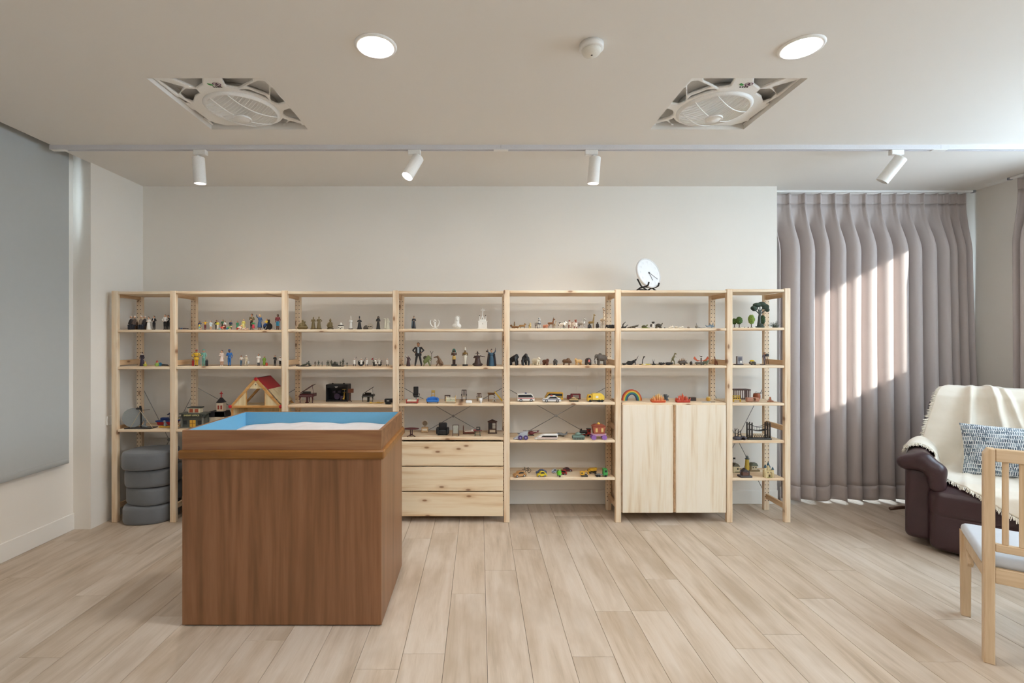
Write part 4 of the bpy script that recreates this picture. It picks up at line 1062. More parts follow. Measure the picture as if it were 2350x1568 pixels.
gnome(333.5, 'tiny yellow-green gnome figurine in front of the purple queen', 'c9a23a', 'b3b04a', 12)
gnome(360.5, 'little green gnome figurine with a red pointed hat', 'b8342c', '8fae4e', 14)
toy('shield_figurine', 'dark figurine lying behind a round blue shield', 'figurine', 376, (0, 2), [('shield', '3c7fa8', [('Y', -7, -2, 4.2, -7, -1.2, 4.2, 4.1)]), ('body', '241f22', [('c', -5, 0, 3, 8, 0, 2.4, 2.3, 1.5), ('c', 4, 1, 2.5, 12, -1, 1.3, 1.3, .8), ('e', -8, 1, 5, 1.9, 1.9, 2)])], .08, group=G)
toy('water_wheel_model', 'dark model crane with a big grey wheel and thin sticks on a base plate', 'model', 320, (0, 3), [
    ('base_plate', '3d3733', [('B', 4, 0, 1, 60, 26, 2, .4)]), ('wheel', '8d9190', [('L', [(15, -2.4), (22, -2.4), (22, 2.4), (15, 2.4)])]), ('mast', '1e1c1c', [('B', 4, 0, 24, 2.2, 2.2, 46), ('B', -1, -1, 45, 9, 5, 4, .3), ('B', 2, 0, 49, 3, 3, 4)]),
    ('stick', 'bfa98a', [('Y', 0, -2, 44, 36, -9, 3, .55)]), ('stick', 'bfa98a', [('Y', 4, -2, 40, -14, -9, 3, .5)]), ('stick', '6b5a48', [('Y', -12, 3, 40, 22, 3, 42, .5)]), ('stone_figure', '7b7f80', [('c', 12, -2, 3, 14, -1, 16, 3.4, 2.2), ('e', 14, -2, 20, 3, 2.6, 3.4), ('c', 10, -4, 6, 20, -5, 4, 2.4, 2)])], by=983)
w_ = [c for c in bpy.data.objects['water_wheel_model'].children if c.name.startswith('wheel')][0]; w_.rotation_euler = (R(90), 0, R(12)); w_.location = (-14 * .0034, 0, 24 * .0034)
toy('toy_boat', 'red and blue toy boat with a small palm behind the second upright', 'toy boat', 386, (0, 3), [
    ('hull', 'b3262c', [('P', [(-24, 8), (-20, 1), (16, 1), (24, 9)], -6, 6, .6)]), ('deck', '2c4f9a', [('P', [(-25, 8), (25, 9), (24, 12), (-26, 11)], -6.5, 6.5, .5)]), ('cabin', '27417e', [('B', -8, 0, 14.5, 16, 8, 6, .8)]),
    ('palm', '23305a', [('c', 3, 0, 11, 4, 0, 24, 1, .8), ('e', 1, 0, 25, 4, 2.4, 1.4, -20), ('e', 7, 0, 25, 4, 2.4, 1.4, 20), ('e', 4, 0, 27, 2, 2, 2)]), ('stern_rail', 'd8b83a', [('T', [(14, -4, 12), (20, -4, 16), (22, 4, 16), (15, 4, 12)], .6)])], by=976)
toy('toy_raft', 'small yellow raft with a grey figure in front of the boat', 'toy boat', 379, (0, 3), [('raft', 'd6a53a', [('B', 0, -2, 2, 26, 3, 2.2, .6), ('B', 0, 4, 2, 26, 3, 2.2, .6), ('B', -9, 1, 3.6, 2.4, 9, 1.2), ('B', 9, 1, 3.6, 2.4, 9, 1.2)]), ('rider', '8e939a', [('c', -1, 1, 5, -1, 1, 11, 3, 2.4), ('e', -2, 0, 14.5, 2.6, 2.6, 2.6), ('c', 1, 0, 9, 6, -2, 8, 1.2, 1)])], by=982)

# ---- wide section behind the sand tray: family figurines on the second shelf
G = 'doll family figurines'; s1 = (1, 1)
person(432, s1, 22, 'doll figurine in blue shirt lying flat beside the second upright', '2f5d9a', '2a2430', tilt=(R(90), 0, R(-90)), lift=3, group=G, dy=.08)
person(458, s1, 20.5, 'boy doll in a dark blue coat with one arm out', '24406e', '24406e', arms='down,out', dy=.14, group=G)
person(457.5, s1, 13.5, 'small child doll with blond hair in front of the blue-coated boy', 'd8c24e', '6fa0a8', 'd8b050', 'd9ab8c', dy=.06, group=G)
crawler(459, s1, 5.2, 'pale crawling baby doll at the foot of the blue-coated boy', 'c6ccb0', dy=.04, group=G)
person(471, s1, 22, 'man doll in yellow jumper with both arms out', 'd9a522', '6e2c30', arms='out', dy=.09, group=G)
person(484, s1, 21, 'girl doll in a pale blue dress', 'c8d4d8', 'c8d4d8', '3a2a22', skirt=('b9cad2', .30), dy=.09, group=G)
crawler(484, s1, 7, 'sitting blond baby doll before the pale blue girl', 'e2d8c8', dy=.045, rz=-60, group=G)
person(496.5, s1, 23, 'dark-haired boy doll standing behind the man in yellow shirt', '3a4a3a', '2c2c30', dy=.15, group=G)
person(499.5, s1, 20.5, 'man doll in yellow shirt and white trousers', 'ddd04a', 'e6e2d8', arms='hips', dy=.07, group=G)
person(511, s1, 24, 'woman doll in a green cardigan', '3f6a4c', '3a3036', long=True, dy=.13, group=G)
person(516, s1, 20.5, 'woman doll in white blouse and maroon skirt', 'd9d4cc', '6a2a2c', skirt=('6a2a2c', .14), long=True, dy=.08, group=G)
crawler(508, s1, 10, 'toddler doll in red clothes sitting on the floor', 'c2302c', hair='6a3a22', pants='7fb6c0', dy=.045, group=G)
crawler(525, s1, 10, 'toddler doll in green and blue sitting beside the navy-suited man', '5f9a3c', hair='3c6a2a', pants='2f7fa6', dy=.05, group=G)
person(529.5, s1, 22, 'man doll in a navy blue suit', '222c46', '222c46', dy=.12, group=G)
person(545, s1, 20.5, 'red-haired woman doll in a green dress', '2f7a56', '2f7a56', '8a3a22', skirt=('2f7a56', .2), long=True, dy=.11, group=G)
crawler(549, s1, 10.5, 'blond baby doll in white and red sitting by the green dress', 'e8e2d8', hair='d9b45a', pants='b5362e', dy=.045, group=G)
person(559, s1, 24.5, 'woman doll in a pale yellow dress', 'dccb62', 'dccb62', 'c9a464', skirt=('d8cf86', .22), dy=.11, group=G)
crawler(559.5, s1, 6.4, 'tiny blond crawling baby doll below the yellow dress', 'eadfce', hair='dcbc68', dy=.045, group=G)
crawler(567, s1, 4.2, 'tiny pink baby doll lying on the shelf', 'e0b4a4', hair='c99a80', dy=.04, group=G)
person(578, s1, 37, 'tall man doll in a brown shirt and dark trousers', '6b5a3a', '3a2420', arms='front', dy=.11, group=G, base='3c3330')
person(581.5, s1, 21, 'girl doll in green top and bright red skirt', '3f8a56', 'c92f4a', '2c1a14', skirt=('cc2f4c', .22), arms='hips', dy=.05, group=G)
person(596, s1, 35, 'blond woman doll in a blue dress waving', '3a5a86', '3a5a86', 'd8b866', skirt=('36567f', .16), arms='up,down', long=True, dy=.08, group=G, base='3c3330')
person(612, s1, 25, 'doll in yellow shirt sitting in a black wheelchair', 'd8b43a', '2c4d86', '6a4a34', arms='fwd', legs='sit', dy=.07, hz=.03, rz=-25, group=G, name='wheelchair_figurine', extra=[
    ('seat', '24242a', [('B', 0, 0, 10.2, 9, 9, 1.4, .3), ('B', 0, 5, 17, 9, 1.2, 13, .3)])] + [('wheel', '18181a', [('L', [(6.2, -.6), (7.6, -.6), (7.6, .6), (6.2, .6)])]) for _ in range(2)] + [('footrest', '8a8c90', [('B', 0, -7, 2.4, 8, 3, .8), ('Y', -4, -4, 9, -4, -7, 2.6, .5), ('Y', 4, -4, 9, 4, -7, 2.6, .5)])])
wc = [o for o in bpy.data.objects['wheelchair_figurine'].children if o.name.startswith('wheel')]
for o, sx in zip(wc, (-1, 1)): o.rotation_euler = (0, R(90), 0); o.location = (sx * 5.6 * .0034, 3 * .0034, 7.7 * .0034)
person(637.5, s1, 36, 'dark-skinned man doll in maroon shirt and blue shorts with crutches', '7a2a30', '2f86a8', '1a1412', '6a4330', arms='down', dy=.07, group=G, base='4a3a30', extra=[('crutch', 'a8aaae', [('Y', -6.4, -1, .8, -5.4, -1, 22, .5)]), ('crutch', 'a8aaae', [('Y', 6.4, -1, .8, 5.4, -1, 22, .5)]), ('lower_leg', '6a4330', [('c', -2.2, 0, 2, -1.9, 0, 9.5, 1.35, 1.7), ('c', 2.2, 0, 2, 1.9, 0, 9.5, 1.35, 1.7), ('b', 0, 0, 2.2, 2.4, .8, .5)])])
G = 'figurines of people at work'; s2 = (1, 2)
person(451, s2, 37, 'firefighter figurine in yellow suit and red helmet', 'd8ae2e', 'd8ae2e', None, 'c89878', arms='hips', w=1.35, hat='a8322c', dy=.07, group=G, extra=[('reflective_band', '3a3a34', [('L', [(4.6, 21), (5.2, 21), (5.2, 22.4), (4.6, 22.4)])]), ('jacket_hem', 'd2a628', [('L', [(4, 23), (6.2, 15), (5.6, 14.6), (0, 15)])])])
toy('toy_extinguisher', 'small red fire extinguisher behind the firefighter figurine', 'toy', 443, s2, [('cylinder', 'b3242a', [('L', [(2.2, 0), (2.4, 1), (2.4, 11), (1.2, 13), (0, 13)])]), ('valve', '2a2a2a', [('B', 0, 0, 14, 2.4, 1.2, 1.6)])], .09, group=G)
person(467.5, s2, 38, 'surgeon figurine in green scrubs and cap', '6fa394', '6fa394', None, 'c89878', arms='front,down', hat='5f9486', dy=.06, group=G, shoe='7faf9f')
toy('doctor_bag', 'dark bag standing beside the green surgeon figurine', 'toy', 474.5, s2, [('bag', '26272c', [('b', 0, 0, 7, 2.7, 2, 6.6, 1)]), ('handle', '1a1a1c', [('T', [(-1.4, 0, 13), (-1, 0, 15.5), (1, 0, 15.5), (1.4, 0, 13)], .5)])], .045, group=G)
person(509, s2, 36.5, 'nurse figurine in a pale pink uniform', 'd8c4b8', 'd8c4b8', '33241c', arms='front,down', skirt=('d6c2b6', .30), dy=.07, group=G, shoe='e2dcd4')
person(526.5, s2, 38, 'police officer figurine in bright blue uniform', '2464a8', '2464a8', None, '6a4632', arms='front,down', hat='1e3f78', w=1.15, dy=.06, group=G)
person(553.5, s2, 24, 'small figurine in white shirt and blue jeans', 'd8d2c8', '47637c', '2c2018', arms='front', dy=.09, group=G)
person(565, s2, 24.5, 'painter figurine in cream overalls striding with a bucket', 'd8cbb0', 'd8cbb0', None, arms='out,down', legs='walk', hat='e2dccc', dy=.055, group=G, extra=[('bucket', 'b8babc', [('L', [(1.8, 6), (2.5, 11), (2.2, 11), (0, 6.6)], 5.5, -2)])])
person(593.5, s2, 28, 'doctor figurine in a white coat', 'e2ddd4', '3a4450', '2c2018', arms='front', coat='e2ddd4', dy=.08, group=G)
person(606.5, s2, 23.5, 'woman figurine in a long green coat', '6d8f2e', '6d8f2e', '7a4a2a', coat='6d8f2e', skirt=('6a8a2c', .14), long=True, dy=.055, group=G)
toy('red_handbag', 'tiny red bag beside the green-coated woman figurine', 'toy', 612, s2, [('bag', 'b8402a', [('b', 0, 0, 4, 2.4, 1.4, 3.2, .8)]), ('strap', '8a2a1e', [('T', [(-1.5, 0, 7), (0, 0, 9.5), (1.5, 0, 7)], .4)])], .05, group=G)
person(631, s2, 24.5, 'businessman figurine in a black suit', '1c1c20', '1c1c20', arms='front,down', dy=.08, group=G)
person(643, s2, 22, 'cook figurine in white jacket and black trousers beside the third upright', 'e4e0da', '1c1c20', None, hat='efece6', arms='front', dy=.06, group=G)
# buildings on the fourth shelf
toy('toy_sheriff_office', 'grey toy western building with a lettered sign and yellow doors', 'toy building', 448, (1, 3), [
    ('facade', '4c4f48', [('B', 0, 0, 15, 52, 22, 29, .5)]), ('pillar', '77746c', [('B', -24, -12, 12, 3, 3, 24)]), ('pillar', '77746c', [('B', 24, -12, 12, 3, 3, 24)]), ('canopy', '3a3c38', [('B', 0, -9, 24.5, 58, 10, 2, .3)]),
    ('door', 'd9a436', [('B', 1, -11.4, 9, 13, 1.2, 17, .2)], [('door_bar', '8a5a1e', [('B', 1, -12.2, 9, .8, .5, 17), ('B', 1, -12.2, 10, 13, .5, .8)])]), ('window', '22262a', [('B', -16, -11.3, 12, 8, 1, 9)]), ('window', '22262a', [('B', 17, -11.3, 12, 8, 1, 9)]),
    ('sign_board', '33362f', [('B', 0, -13.6, 28.6, 46, 1.2, 6)]), ('parapet', '5b5e56', [('B', 0, 0, 31.5, 60, 24, 3, .3)]), ('cupola', 'd9c9a8', [('B', 0, 2, 38, 26, 14, 11, .3)], [('cupola_window', '9c4a2c', [('B', -6, -5.2, 38, 8, .8, 8)]), ('cupola_window', '9c4a2c', [('B', 6, -5.2, 38, 8, .8, 8)])]),
    ('cupola_roof', '3f433e', [('B', 0, 2, 44.6, 30, 17, 2.4, .4)]), ('step', '6a665c', [('B', 0, -14, .8, 56, 10, 1.6)])], by=980)
sb = bpy.data.objects['toy_sheriff_office']; cu = bpy.data.curves.new('sign_lettering', 'FONT'); cu.body = 'SHERIFF OFFICE'; cu.align_x = 'CENTER'; cu.align_y = 'CENTER'; cu.size = .0175; cu.extrude = .0003
fo = bpy.data.objects.new('sign_lettering_tmp', cu); C.objects.link(fo); fo.location = (0, -14.4 * .0034, 28.6 * .0034); fo.rotation_euler = (R(90), 0, 0)
def font_to_mesh(o, name, parent, mat):
    dg = bpy.context.evaluated_depsgraph_get(); me = bpy.data.meshes.new_from_object(o.evaluated_get(dg)); me.materials.clear(); me.materials.append(mat)
    n = link(name, me, None, parent, o.location, o.rotation_euler); bpy.data.objects.remove(o); return n
font_to_mesh(fo, 'sign_lettering', sb, M('e8dc9a', .5))
for o in [o for o in cl.children if o.name.startswith('numeral')]: o.name = 'old_' + o.name; font_to_mesh(o, 'numeral', cl, m_num)
toy('toy_church', 'cream toy church with dark roof and a red cross on the steeple', 'toy building', 504, (1, 3), [
    ('nave', 'e3d8c6', [('B', 0, 0, 10, 42, 20, 20, .3)]), ('nave_roof', '2c2d34', [('P', [(-23, 19), (23, 19), (17, 32), (-17, 32)], -12, 12, .3)]), ('gable', 'e6dcca', [('B', 6, -11, 18, 22, 2, 26, .3)]), ('tower', 'ecd9c0', [('B', 6, -4, 41, 15, 13, 22, .3)], [('tower_window', 'a23c2a', [('B', 3, -10.8, 41, 3.6, .8, 9, .3)]), ('tower_window', 'a23c2a', [('B', 9.4, -10.8, 41, 3.6, .8, 9, .3)])]),
    ('steeple_roof', '26272e', [('Y', 6, -4, 52, 6, -4, 63, 11, 2.2)]), ('cross', 'b3262a', [('B', 6, -4, 69, 2, 1.6, 15, .3), ('B', 6, -4, 72, 7, 1.6, 2, .3)])], by=975)
m_dh = pine('dolls_house_beam', 'x', 'd8a868', 'c89252', 'ae783a', 0.)
m_dhp = pine('dolls_house_panel', 'z', 'ecd9b0', 'e2cb9c', 'd2b682', 0.)
def dolls_house():
    Y = YS + .05; s = Y / F; t = empty('dolls_house', (pxX(587, Y), Y, SHELF(1, 3)), 0, 'big wooden dolls house with gabled front, red caps and red roof panel', 'dolls house')
    hgt = (986 - 938) ; sh = lambda n, m, o, p=t: shape(n, m, o, p, s)
    sh('wall', m_dhp, [('B', 0, 70, hgt / 2, 108, 1.6, hgt)]); 
    for x in (-55, 55): sh('corner_post', m_dh, [('B', x, 2, hgt / 2, 4, 4, hgt, .4)]); sh('side_wall', m_dhp, [('B', x * .97, 36, hgt / 2, 1.6, 64, hgt)])
    sh('attic_floor', m_dhp, [('B', 0, 36, hgt + 1, 112, 70, 1.4)]); sh('tie_beam', m_dh, [('B', 0, 0, hgt + 1.5, 118, 4, 5.5, .6)])
    for sg in (-1, 1):
        sh('rafter', m_dh, [('P', [(sg * 60, hgt + 1), (sg * 54, hgt + 1), (sg * -2, hgt + 62), (sg * 1, hgt + 66), (sg * 3, hgt + 66)][::sg], -2, 2, .4)])
        sh('rafter', m_dh, [('P', [(sg * 60, hgt + 1), (sg * 54, hgt + 1), (sg * -2, hgt + 62), (sg * 1, hgt + 66), (sg * 3, hgt + 66)][::sg], 68, 72, .4)])
        sh('gable_panel', m_dhp, [('P', [(sg * 52, hgt + 4), (sg * 22, hgt + 4), (sg * 22, hgt + 37)][::sg], -.6, .6)])
    sh('gable_panel', m_dhp, [('P', [(-17, hgt + 43), (17, hgt + 43), (0, hgt + 61)], -.6, .6)])
    sh('gable_eyelet', '3a3028', [('Y', 0, -1, hgt + 52, 0, .4, hgt + 52, 1.4)])
    for sg in (-1, 1): sh('window_post', m_dh, [('B', sg * 21.5, 0, hgt + 20, 1.6, 2.4, 34)])
    for x, z in ((-58, hgt + 2), (58, hgt + 2), (1, hgt + 65)): sh('red_cap', 'c4262c', [('e', x, -1.6, z, 4.2, 2.4, 4.2)])
    sh('roof_panel', 'b3252f', [('P', [(2, hgt + 66), (28, hgt + 40), (28.6, hgt + 41.4), (3, hgt + 67.6)], 2, 72)])
    sh('roof_panel', '262a44', [('P', [(-3, hgt + 66.4), (1.5, hgt + 67.4), (4, hgt + 67.8), (-2, hgt + 67.8)], 2, 72)])
    sh('roof_panel', m_dhp, [('P', [(28, hgt + 40), (56, hgt + 8), (57, hgt + 9.4), (28.6, hgt + 41.4)], 4, 72)])
dolls_house()

# ---- section above the sand tray rim
G = 'temple statuettes'; s1 = (2, 1); BR = '6a5a34'
toy('bronze_group', 'bronze statuette of seated figures in a rocky heap', 'figurine', 695, s1, [('group', BR, [('e', 0, 0, 4, 11.5, 7, 5), ('e', -4, 0, 9, 6, 5, 6), ('c', 2, 0, 8, 1, 0, 16, 4, 3), ('e', 0, -1, 19.5, 2.3, 2.3, 2.6), ('c', -3, -1, 14, -8, -3, 9, 1.5, 1.2), ('c', 4, -1, 14, 9, -2, 8, 1.5, 1.4), ('e', 8, -2, 5, 3.4, 3, 3.4), ('e', -9, -2, 3.5, 3, 3, 3), ('e', 5, 1, 17, 1.6, 1.6, 1.8)])], .08, group=G)
robe(719, s1, 26, 'bronze robed immortal statuette with arms folded', BR, BR, 'topknot', BR, dy=.08, w=1.2, group=G, base='4a3f26')
robe(732, s1, 26.5, 'bronze robed immortal statuette with one elbow out', BR, BR, 'topknot', BR, 'front,hips', dy=.075, w=1.25, group=G, base='4a3f26')
toy('bronze_buddha', 'bronze seated buddha statuette with flowing sleeves', 'figurine', 758, s1, [('figure', BR, [('e', 0, 0, 6, 7, 5, 3.4), ('c', 0, 0, 7, 0, .5, 15, 4.2, 3.2), ('e', 0, 0, 20.5, 2.5, 2.6, 3), ('e', 0, 0, 24, 1.1, 1.1, 1.5), ('c', -3.5, 0, 15, -6, -2, 9, 1.6, 1.6), ('c', 3.5, 0, 15, 5, -3, 9, 1.6, 1.4), ('e', -6, 0, 11, 1.6, 1.6, 2.6)]), ('plinth', '4a3f26', [('Y', 0, 0, 0, 0, 0, 3.4, 7.6, 7)])], .08, group=G)
toy('porcelain_house', 'tiny white porcelain house with a dark roof line', 'figurine', 782.5, s1, [('wall', 'e6e2d6', [('B', 0, 0, 4, 12, 9, 8, .4)], [('window', '2a2624', [('B', -3.6, -4.7, 4, 1.6, .5, 2)]), ('window', '2a2624', [('B', 3.6, -4.7, 4, 1.6, .5, 2)]), ('doorway', '2a2624', [('B', 0, -4.7, 2, 2, .5, 3)])]), ('roof', '3a3632', [('P', [(-6.6, 8), (6.6, 8), (4, 9.8), (-4, 9.8)], -5, 5)]), ('turret', 'e6e2d6', [('Y', 0, 0, 9.6, 0, 0, 14, 2.8, 2.4), ('Y', 0, 0, 14, 0, 0, 16.5, 2.4, .2)])], .07, group=G)
robe(805, s1, 24.5, 'white robed statuette with a tall white hat on dark plinth', 'd9d7d2', 'e4e2de', 'tall', 'cfc6ba', dy=.075, group=G, base='3a2f2a')
robe(825, s1, 24.5, 'black robed statuette with a tall black hat on dark plinth', '1c1c22', '1a1a1e', 'tall', '8a7a6c', dy=.075, w=1.25, group=G, base='2a2a30')
toy('skull_grotto', 'grey stone grotto ornament with a pale domed skull', 'ornament', 846, s1, [('rock', '4d463e', [('e', -6, 1, 4, 6, 5, 5.6), ('e', -9, 0, 2.5, 3.6, 4, 3)]), ('skull', 'a89c8c', [('e', 4, 0, 7, 6.6, 5.4, 6.6), ('b', 4, -2, 2, 4, 3, 2, 1)]), ('eye_socket', '231f1c', [('e', 1.8, -4.6, 6.6, 1.7, 1.2, 1.8)]), ('eye_socket', '231f1c', [('e', 6, -4.6, 6.6, 1.7, 1.2, 1.8)])], .075, group=G)
robe(868, s1, 30, 'dark cloaked statuette with hood and crossed hands', '1f1e1e', '191818', 'hood', '7a6454', dy=.075, group=G)
robe(890, s1, 25, 'white ghost statuette with one raised sleeve', 'dcdac8', 'dcdac8', 'hood', 'dcdac8', 'up,front', dy=.07, w=1.25, group=G, extra=[('sleeve', 'dcdac8', [('c', -5, 0, 24, -6, 0, 4, 1.4, 3), ('c', -5, 0, 23, -10, 0, 25, 1.6, 1)])])
G = 'toy soldiers'; s2 = (2, 2); GS = '4d4f3e'
def soldier(px, h, label, col=GS, arms='fwd', legs='wide', dy=.08, rz=0, extra=(), base=True):
    a, b, c, d, e = body_ops(h, arms, legs); ops = a + b + c + d + e + [('e', 0, 0, h * .97, h * .075, h * .08, h * .05)]
    parts = [('body', col, ops + [('e', 0, 0, .5, h * .2, h * .14, .6)]), ('rifle', '2a2a26', [('Y', -h * .1, -h * .24, h * .62, h * .25, -h * .22, h * .72, .4)])]
    toy('toy_soldier', label, 'toy soldier', px, s2, parts + list(extra), dy, rz=rz, group=G, h=.42, k=.4)
toy('helmet_mound', 'low brown mound ornament at the start of the toy soldiers', 'ornament', 683.5, s2, [('mound', '4a3a30', [('e', 0, 0, 1.8, 4.3, 4, 2.6)])], .08)
toy('trench_diorama', 'dark trench diorama with prone soldiers on a flat base', 'toy soldier', 701, s2, [('base', '3d3530', [('B', -2, 0, .7, 24, 16, 1.4, .3)]), ('prone_soldier', '4a4c3c', [('c', -6, 0, 3, 2, 0, 5, 2, 2), ('e', 4, 0, 8, 1.6, 1.6, 1.8), ('c', 3, 0, 6, 7, -2, 6, 1, .8), ('c', -6, 0, 3, -11, 1, 2, 1.2, .9)]), ('gunner', '43453a', [('c', 8, 2, 3, 7, 2, 8, 1.9, 1.7), ('e', 7, 2, 11, 1.6, 1.6, 1.8), ('c', 8, 0, 7, 14, -2, 5, .9, .7), ('c', 8, 2, 3, 13, 1, 2, 1.3, 1)])], .06, group=G)
for px, h, lab, kw in ((723.5, 12, 'brown toy soldier figure after the trench diorama', dict(col='6a5a48', arms='down')), (731, 13, 'green toy soldier crouching beside the brown one', dict(arms='fwd', rz=30)), (739.5, 11, 'pale green toy soldier bending with a pack', dict(col='6f6a58', rz=-40)), (751, 13, 'green toy soldier with rifle levelled, first of the pair', dict(rz=20)), (754.5, 12.5, 'green toy soldier with rifle levelled, second of the pair', dict(rz=-15, dy=.12)),
                       (760.5, 14.5, 'slim green toy soldier standing upright', dict(arms='down', legs='stand')), (781, 12, 'green toy soldier behind the flat tank base', dict(rz=40, dy=.1)), (787.5, 17, 'taller green toy soldier with a slung rifle', dict(legs='wide')), (796.5, 9.5, 'short kneeling green toy soldier at the end', dict(legs='stand', arms='front'))):
    soldier(px, h, lab, **kw)
def tank(px, sh, L, H, label, col, face=1, by=None, dy=.07, rz=0, group=None, base=None):
    W = L * .5; parts = [('hull', col, [('P', [(-.42 * L, .30 * H), (-.48 * L, .5 * H), (-.36 * L, .60 * H), (.40 * L, .60 * H), (.48 * L, .48 * H), (.42 * L, .30 * H)], -W * .42, W * .42, .3)]), ('turret', col, [('e', -.02 * L, 0, .74 * H, .24 * L, W * .34, .22 * H), ('b', -.02 * L, 0, .93 * H, .06 * L, .06 * L, .06 * H, .2)], [('gun', col, [('Y', face * .15 * L, 0, .76 * H, face * .55 * L, 0, .82 * H, .05 * H)])])]
    for sg in (-1, 1): parts.append(('track', '2c2a26' if not base else base, [('P', [(-.45 * L, .12 * H), (-.38 * L, 0), (.38 * L, 0), (.45 * L, .12 * H), (.47 * L, .32 * H), (.40 * L, .42 * H), (-.40 * L, .42 * H), (-.47 * L, .32 * H)], sg * W * .36 - W * .1, sg * W * .36 + W * .1, .2)], [('road_wheel', '55534c', [('Y', x * L, sg * W * .36 - sg * .0 + sg * W * .10, .17 * H, x * L, sg * W * .36 + sg * W * .13, .17 * H, .13 * H) for x in (-.3, -.1, .1, .3)])]))
    return toy('toy_tank', label, 'toy vehicle', px, sh, parts, dy, by, rz, group)
tank(769, s2, 14, 11, 'small dark toy tank among the green soldiers', '3f4034', dy=.10, group=G)
toy('soldier_base_plate', 'flat dark base plate in front of the small toy tank', 'toy soldier', 776, s2, [('plate', '2f2a26', [('B', 0, 0, .8, 25, 8, 1.6, .3)]), ('fallen_soldier', '3c3c30', [('c', -6, 0, 2.4, 4, 0, 2.2, 1.1, .8), ('e', 6, 0, 2.6, 1.3, 1.2, 1.2)])], .045, group=G)
G = 'white-coated toy soldiers'
def white_soldier(px, label, arms='front', dy=.08, extra=(), rz=0):
    person(px, s2, 18.5, label, 'dedad2', '1c1c20', None, 'c99c80', arms=arms, legs='wide', coat='dedad2', hat='e6e2da', dy=dy, extra=extra, rz=rz, group=G, name='toy_soldier', w=1.1)
white_soldier(813.5, 'white-coated toy soldier holding up a dark baton', 'front,up', extra=[('baton', '2a2624', [('Y', 3.6, -.4, 18, 4.6, -.8, 22, .5)])])
white_soldier(829, 'white-coated toy soldier in front of a black wheel', 'hips', .06)
toy('cannon_wheel', 'black spoked wheel standing behind a white-coated toy soldier', 'toy', 828.5, s2, [('wheel_rim', '1d1c1c', [('L', [(5.6, -.8), (7.2, -.8), (7.2, .8), (5.6, .8)])]), ('spokes', '242322', [('Y', -6, 0, 0, 6, 0, 0, .5), ('Y', 0, -6, 0, 0, 6, 0, .5), ('Y', -4.2, -4.2, 0, 4.2, 4.2, 0, .5), ('Y', -4.2, 4.2, 0, 4.2, -4.2, 0, .5)])], .13, tilt=(R(90), 0, 0), lift=7.2)
white_soldier(841.5, 'white-coated toy soldier with a raised rifle', 'front', extra=[('rifle', '2a2624', [('Y', -4.5, -1.4, 12, -1.5, -1.6, 21, .4)])])
white_soldier(862.5, 'white-coated toy soldier beside the red pennant', 'fwd', .06)
white_soldier(870.5, 'white-coated toy soldier next to the field gun', 'fwd', .075)
white_soldier(889, 'white-coated toy soldier standing alone at the end', 'face')
toy('field_gun', 'dark toy field gun behind two white-coated soldiers', 'toy', 866, s2, [('barrel', '2a2826', [('Y', -11, 0, 8, 11, 0, 8.6, .9), ('Y', -11, 0, 11.5, 11, 0, 11.5, .6)]), ('wheel', '2a2826', [('Y', -6, -.6, 4, -6, .6, 4, 4)]), ('wheel', '2a2826', [('Y', 6, -.6, 4, 6, .6, 4, 4)])], .13)
toy('red_pennant', 'small red pennant on a pole among the white-coated soldiers', 'toy', 854, s2, [('pole', '2a2624', [('Y', 2.4, 0, 0, 2.4, 0, 20, .4)]), ('flag', 'a8242a', [('P', [(2.4, 15), (2.4, 20), (-2.6, 15.4)], -.3, .3)]), ('foot', '2a2624', [('Y', 2.4, 0, 0, 2.4, 0, .8, 2)])], .09)
# pianos and music
def grand_piano(px, label, col, sc, by, trim):
    q = lambda v: [x * sc for x in v]; f = lambda x, z: (x * sc, z * sc)
    parts = [('case', col, [('B', 0, 6 * sc, 18 * sc, 32 * sc, 22 * sc, 7 * sc, .5)]), ('key_bed', col, [('B', 0, -7 * sc, 15.4 * sc, 33 * sc, 6 * sc, 2.4 * sc, .3)], [('keys', trim, [('B', 0, -7.6 * sc, 17 * sc, 28 * sc, 3.4 * sc, .8 * sc)])]),
             ('lid', col, [('P', [f(-16, 22), f(-16, 23.2), f(13, 42), f(13.6, 40.8)], 0, 17 * sc)]), ('lid_prop', col, [('Y', 14 * sc, 2 * sc, 21 * sc, 11 * sc, 2 * sc, 39 * sc, .45 * sc)]), ('music_rest', '1f1a18', [('B', 0, -2 * sc, 24 * sc, 18 * sc, 1, 5 * sc)]), ('pedal_lyre', col, [('B', 0, 0, 7.5 * sc, 5 * sc, 2 * sc, 14 * sc, .4), ('B', 0, -1, 1 * sc, 7 * sc, 4 * sc, 1.6 * sc)])]
    for x, y in ((-14, -6), (14, -6), (0, 14)): parts.append(('leg', col, [('c', x * sc, y * sc, 15 * sc, x * sc * 1.05, y * sc, 9 * sc, 1.8 * sc, 1.1 * sc), ('c', x * sc * 1.05, y * sc, 9 * sc, x * sc, y * sc, 1, 1.0 * sc, .9 * sc)]))
    toy('toy_grand_piano', label, 'toy piano', px, (2, 3), parts, by=by, group='miniature grand pianos', rough=.25)
grand_piano(705, 'maroon miniature grand piano with raised lid', '4a141a', 1.0, 925, 'a88a86')
grand_piano(845, 'black miniature grand piano with raised lid', '141416', .80, 922.5, 'b8b8b6')
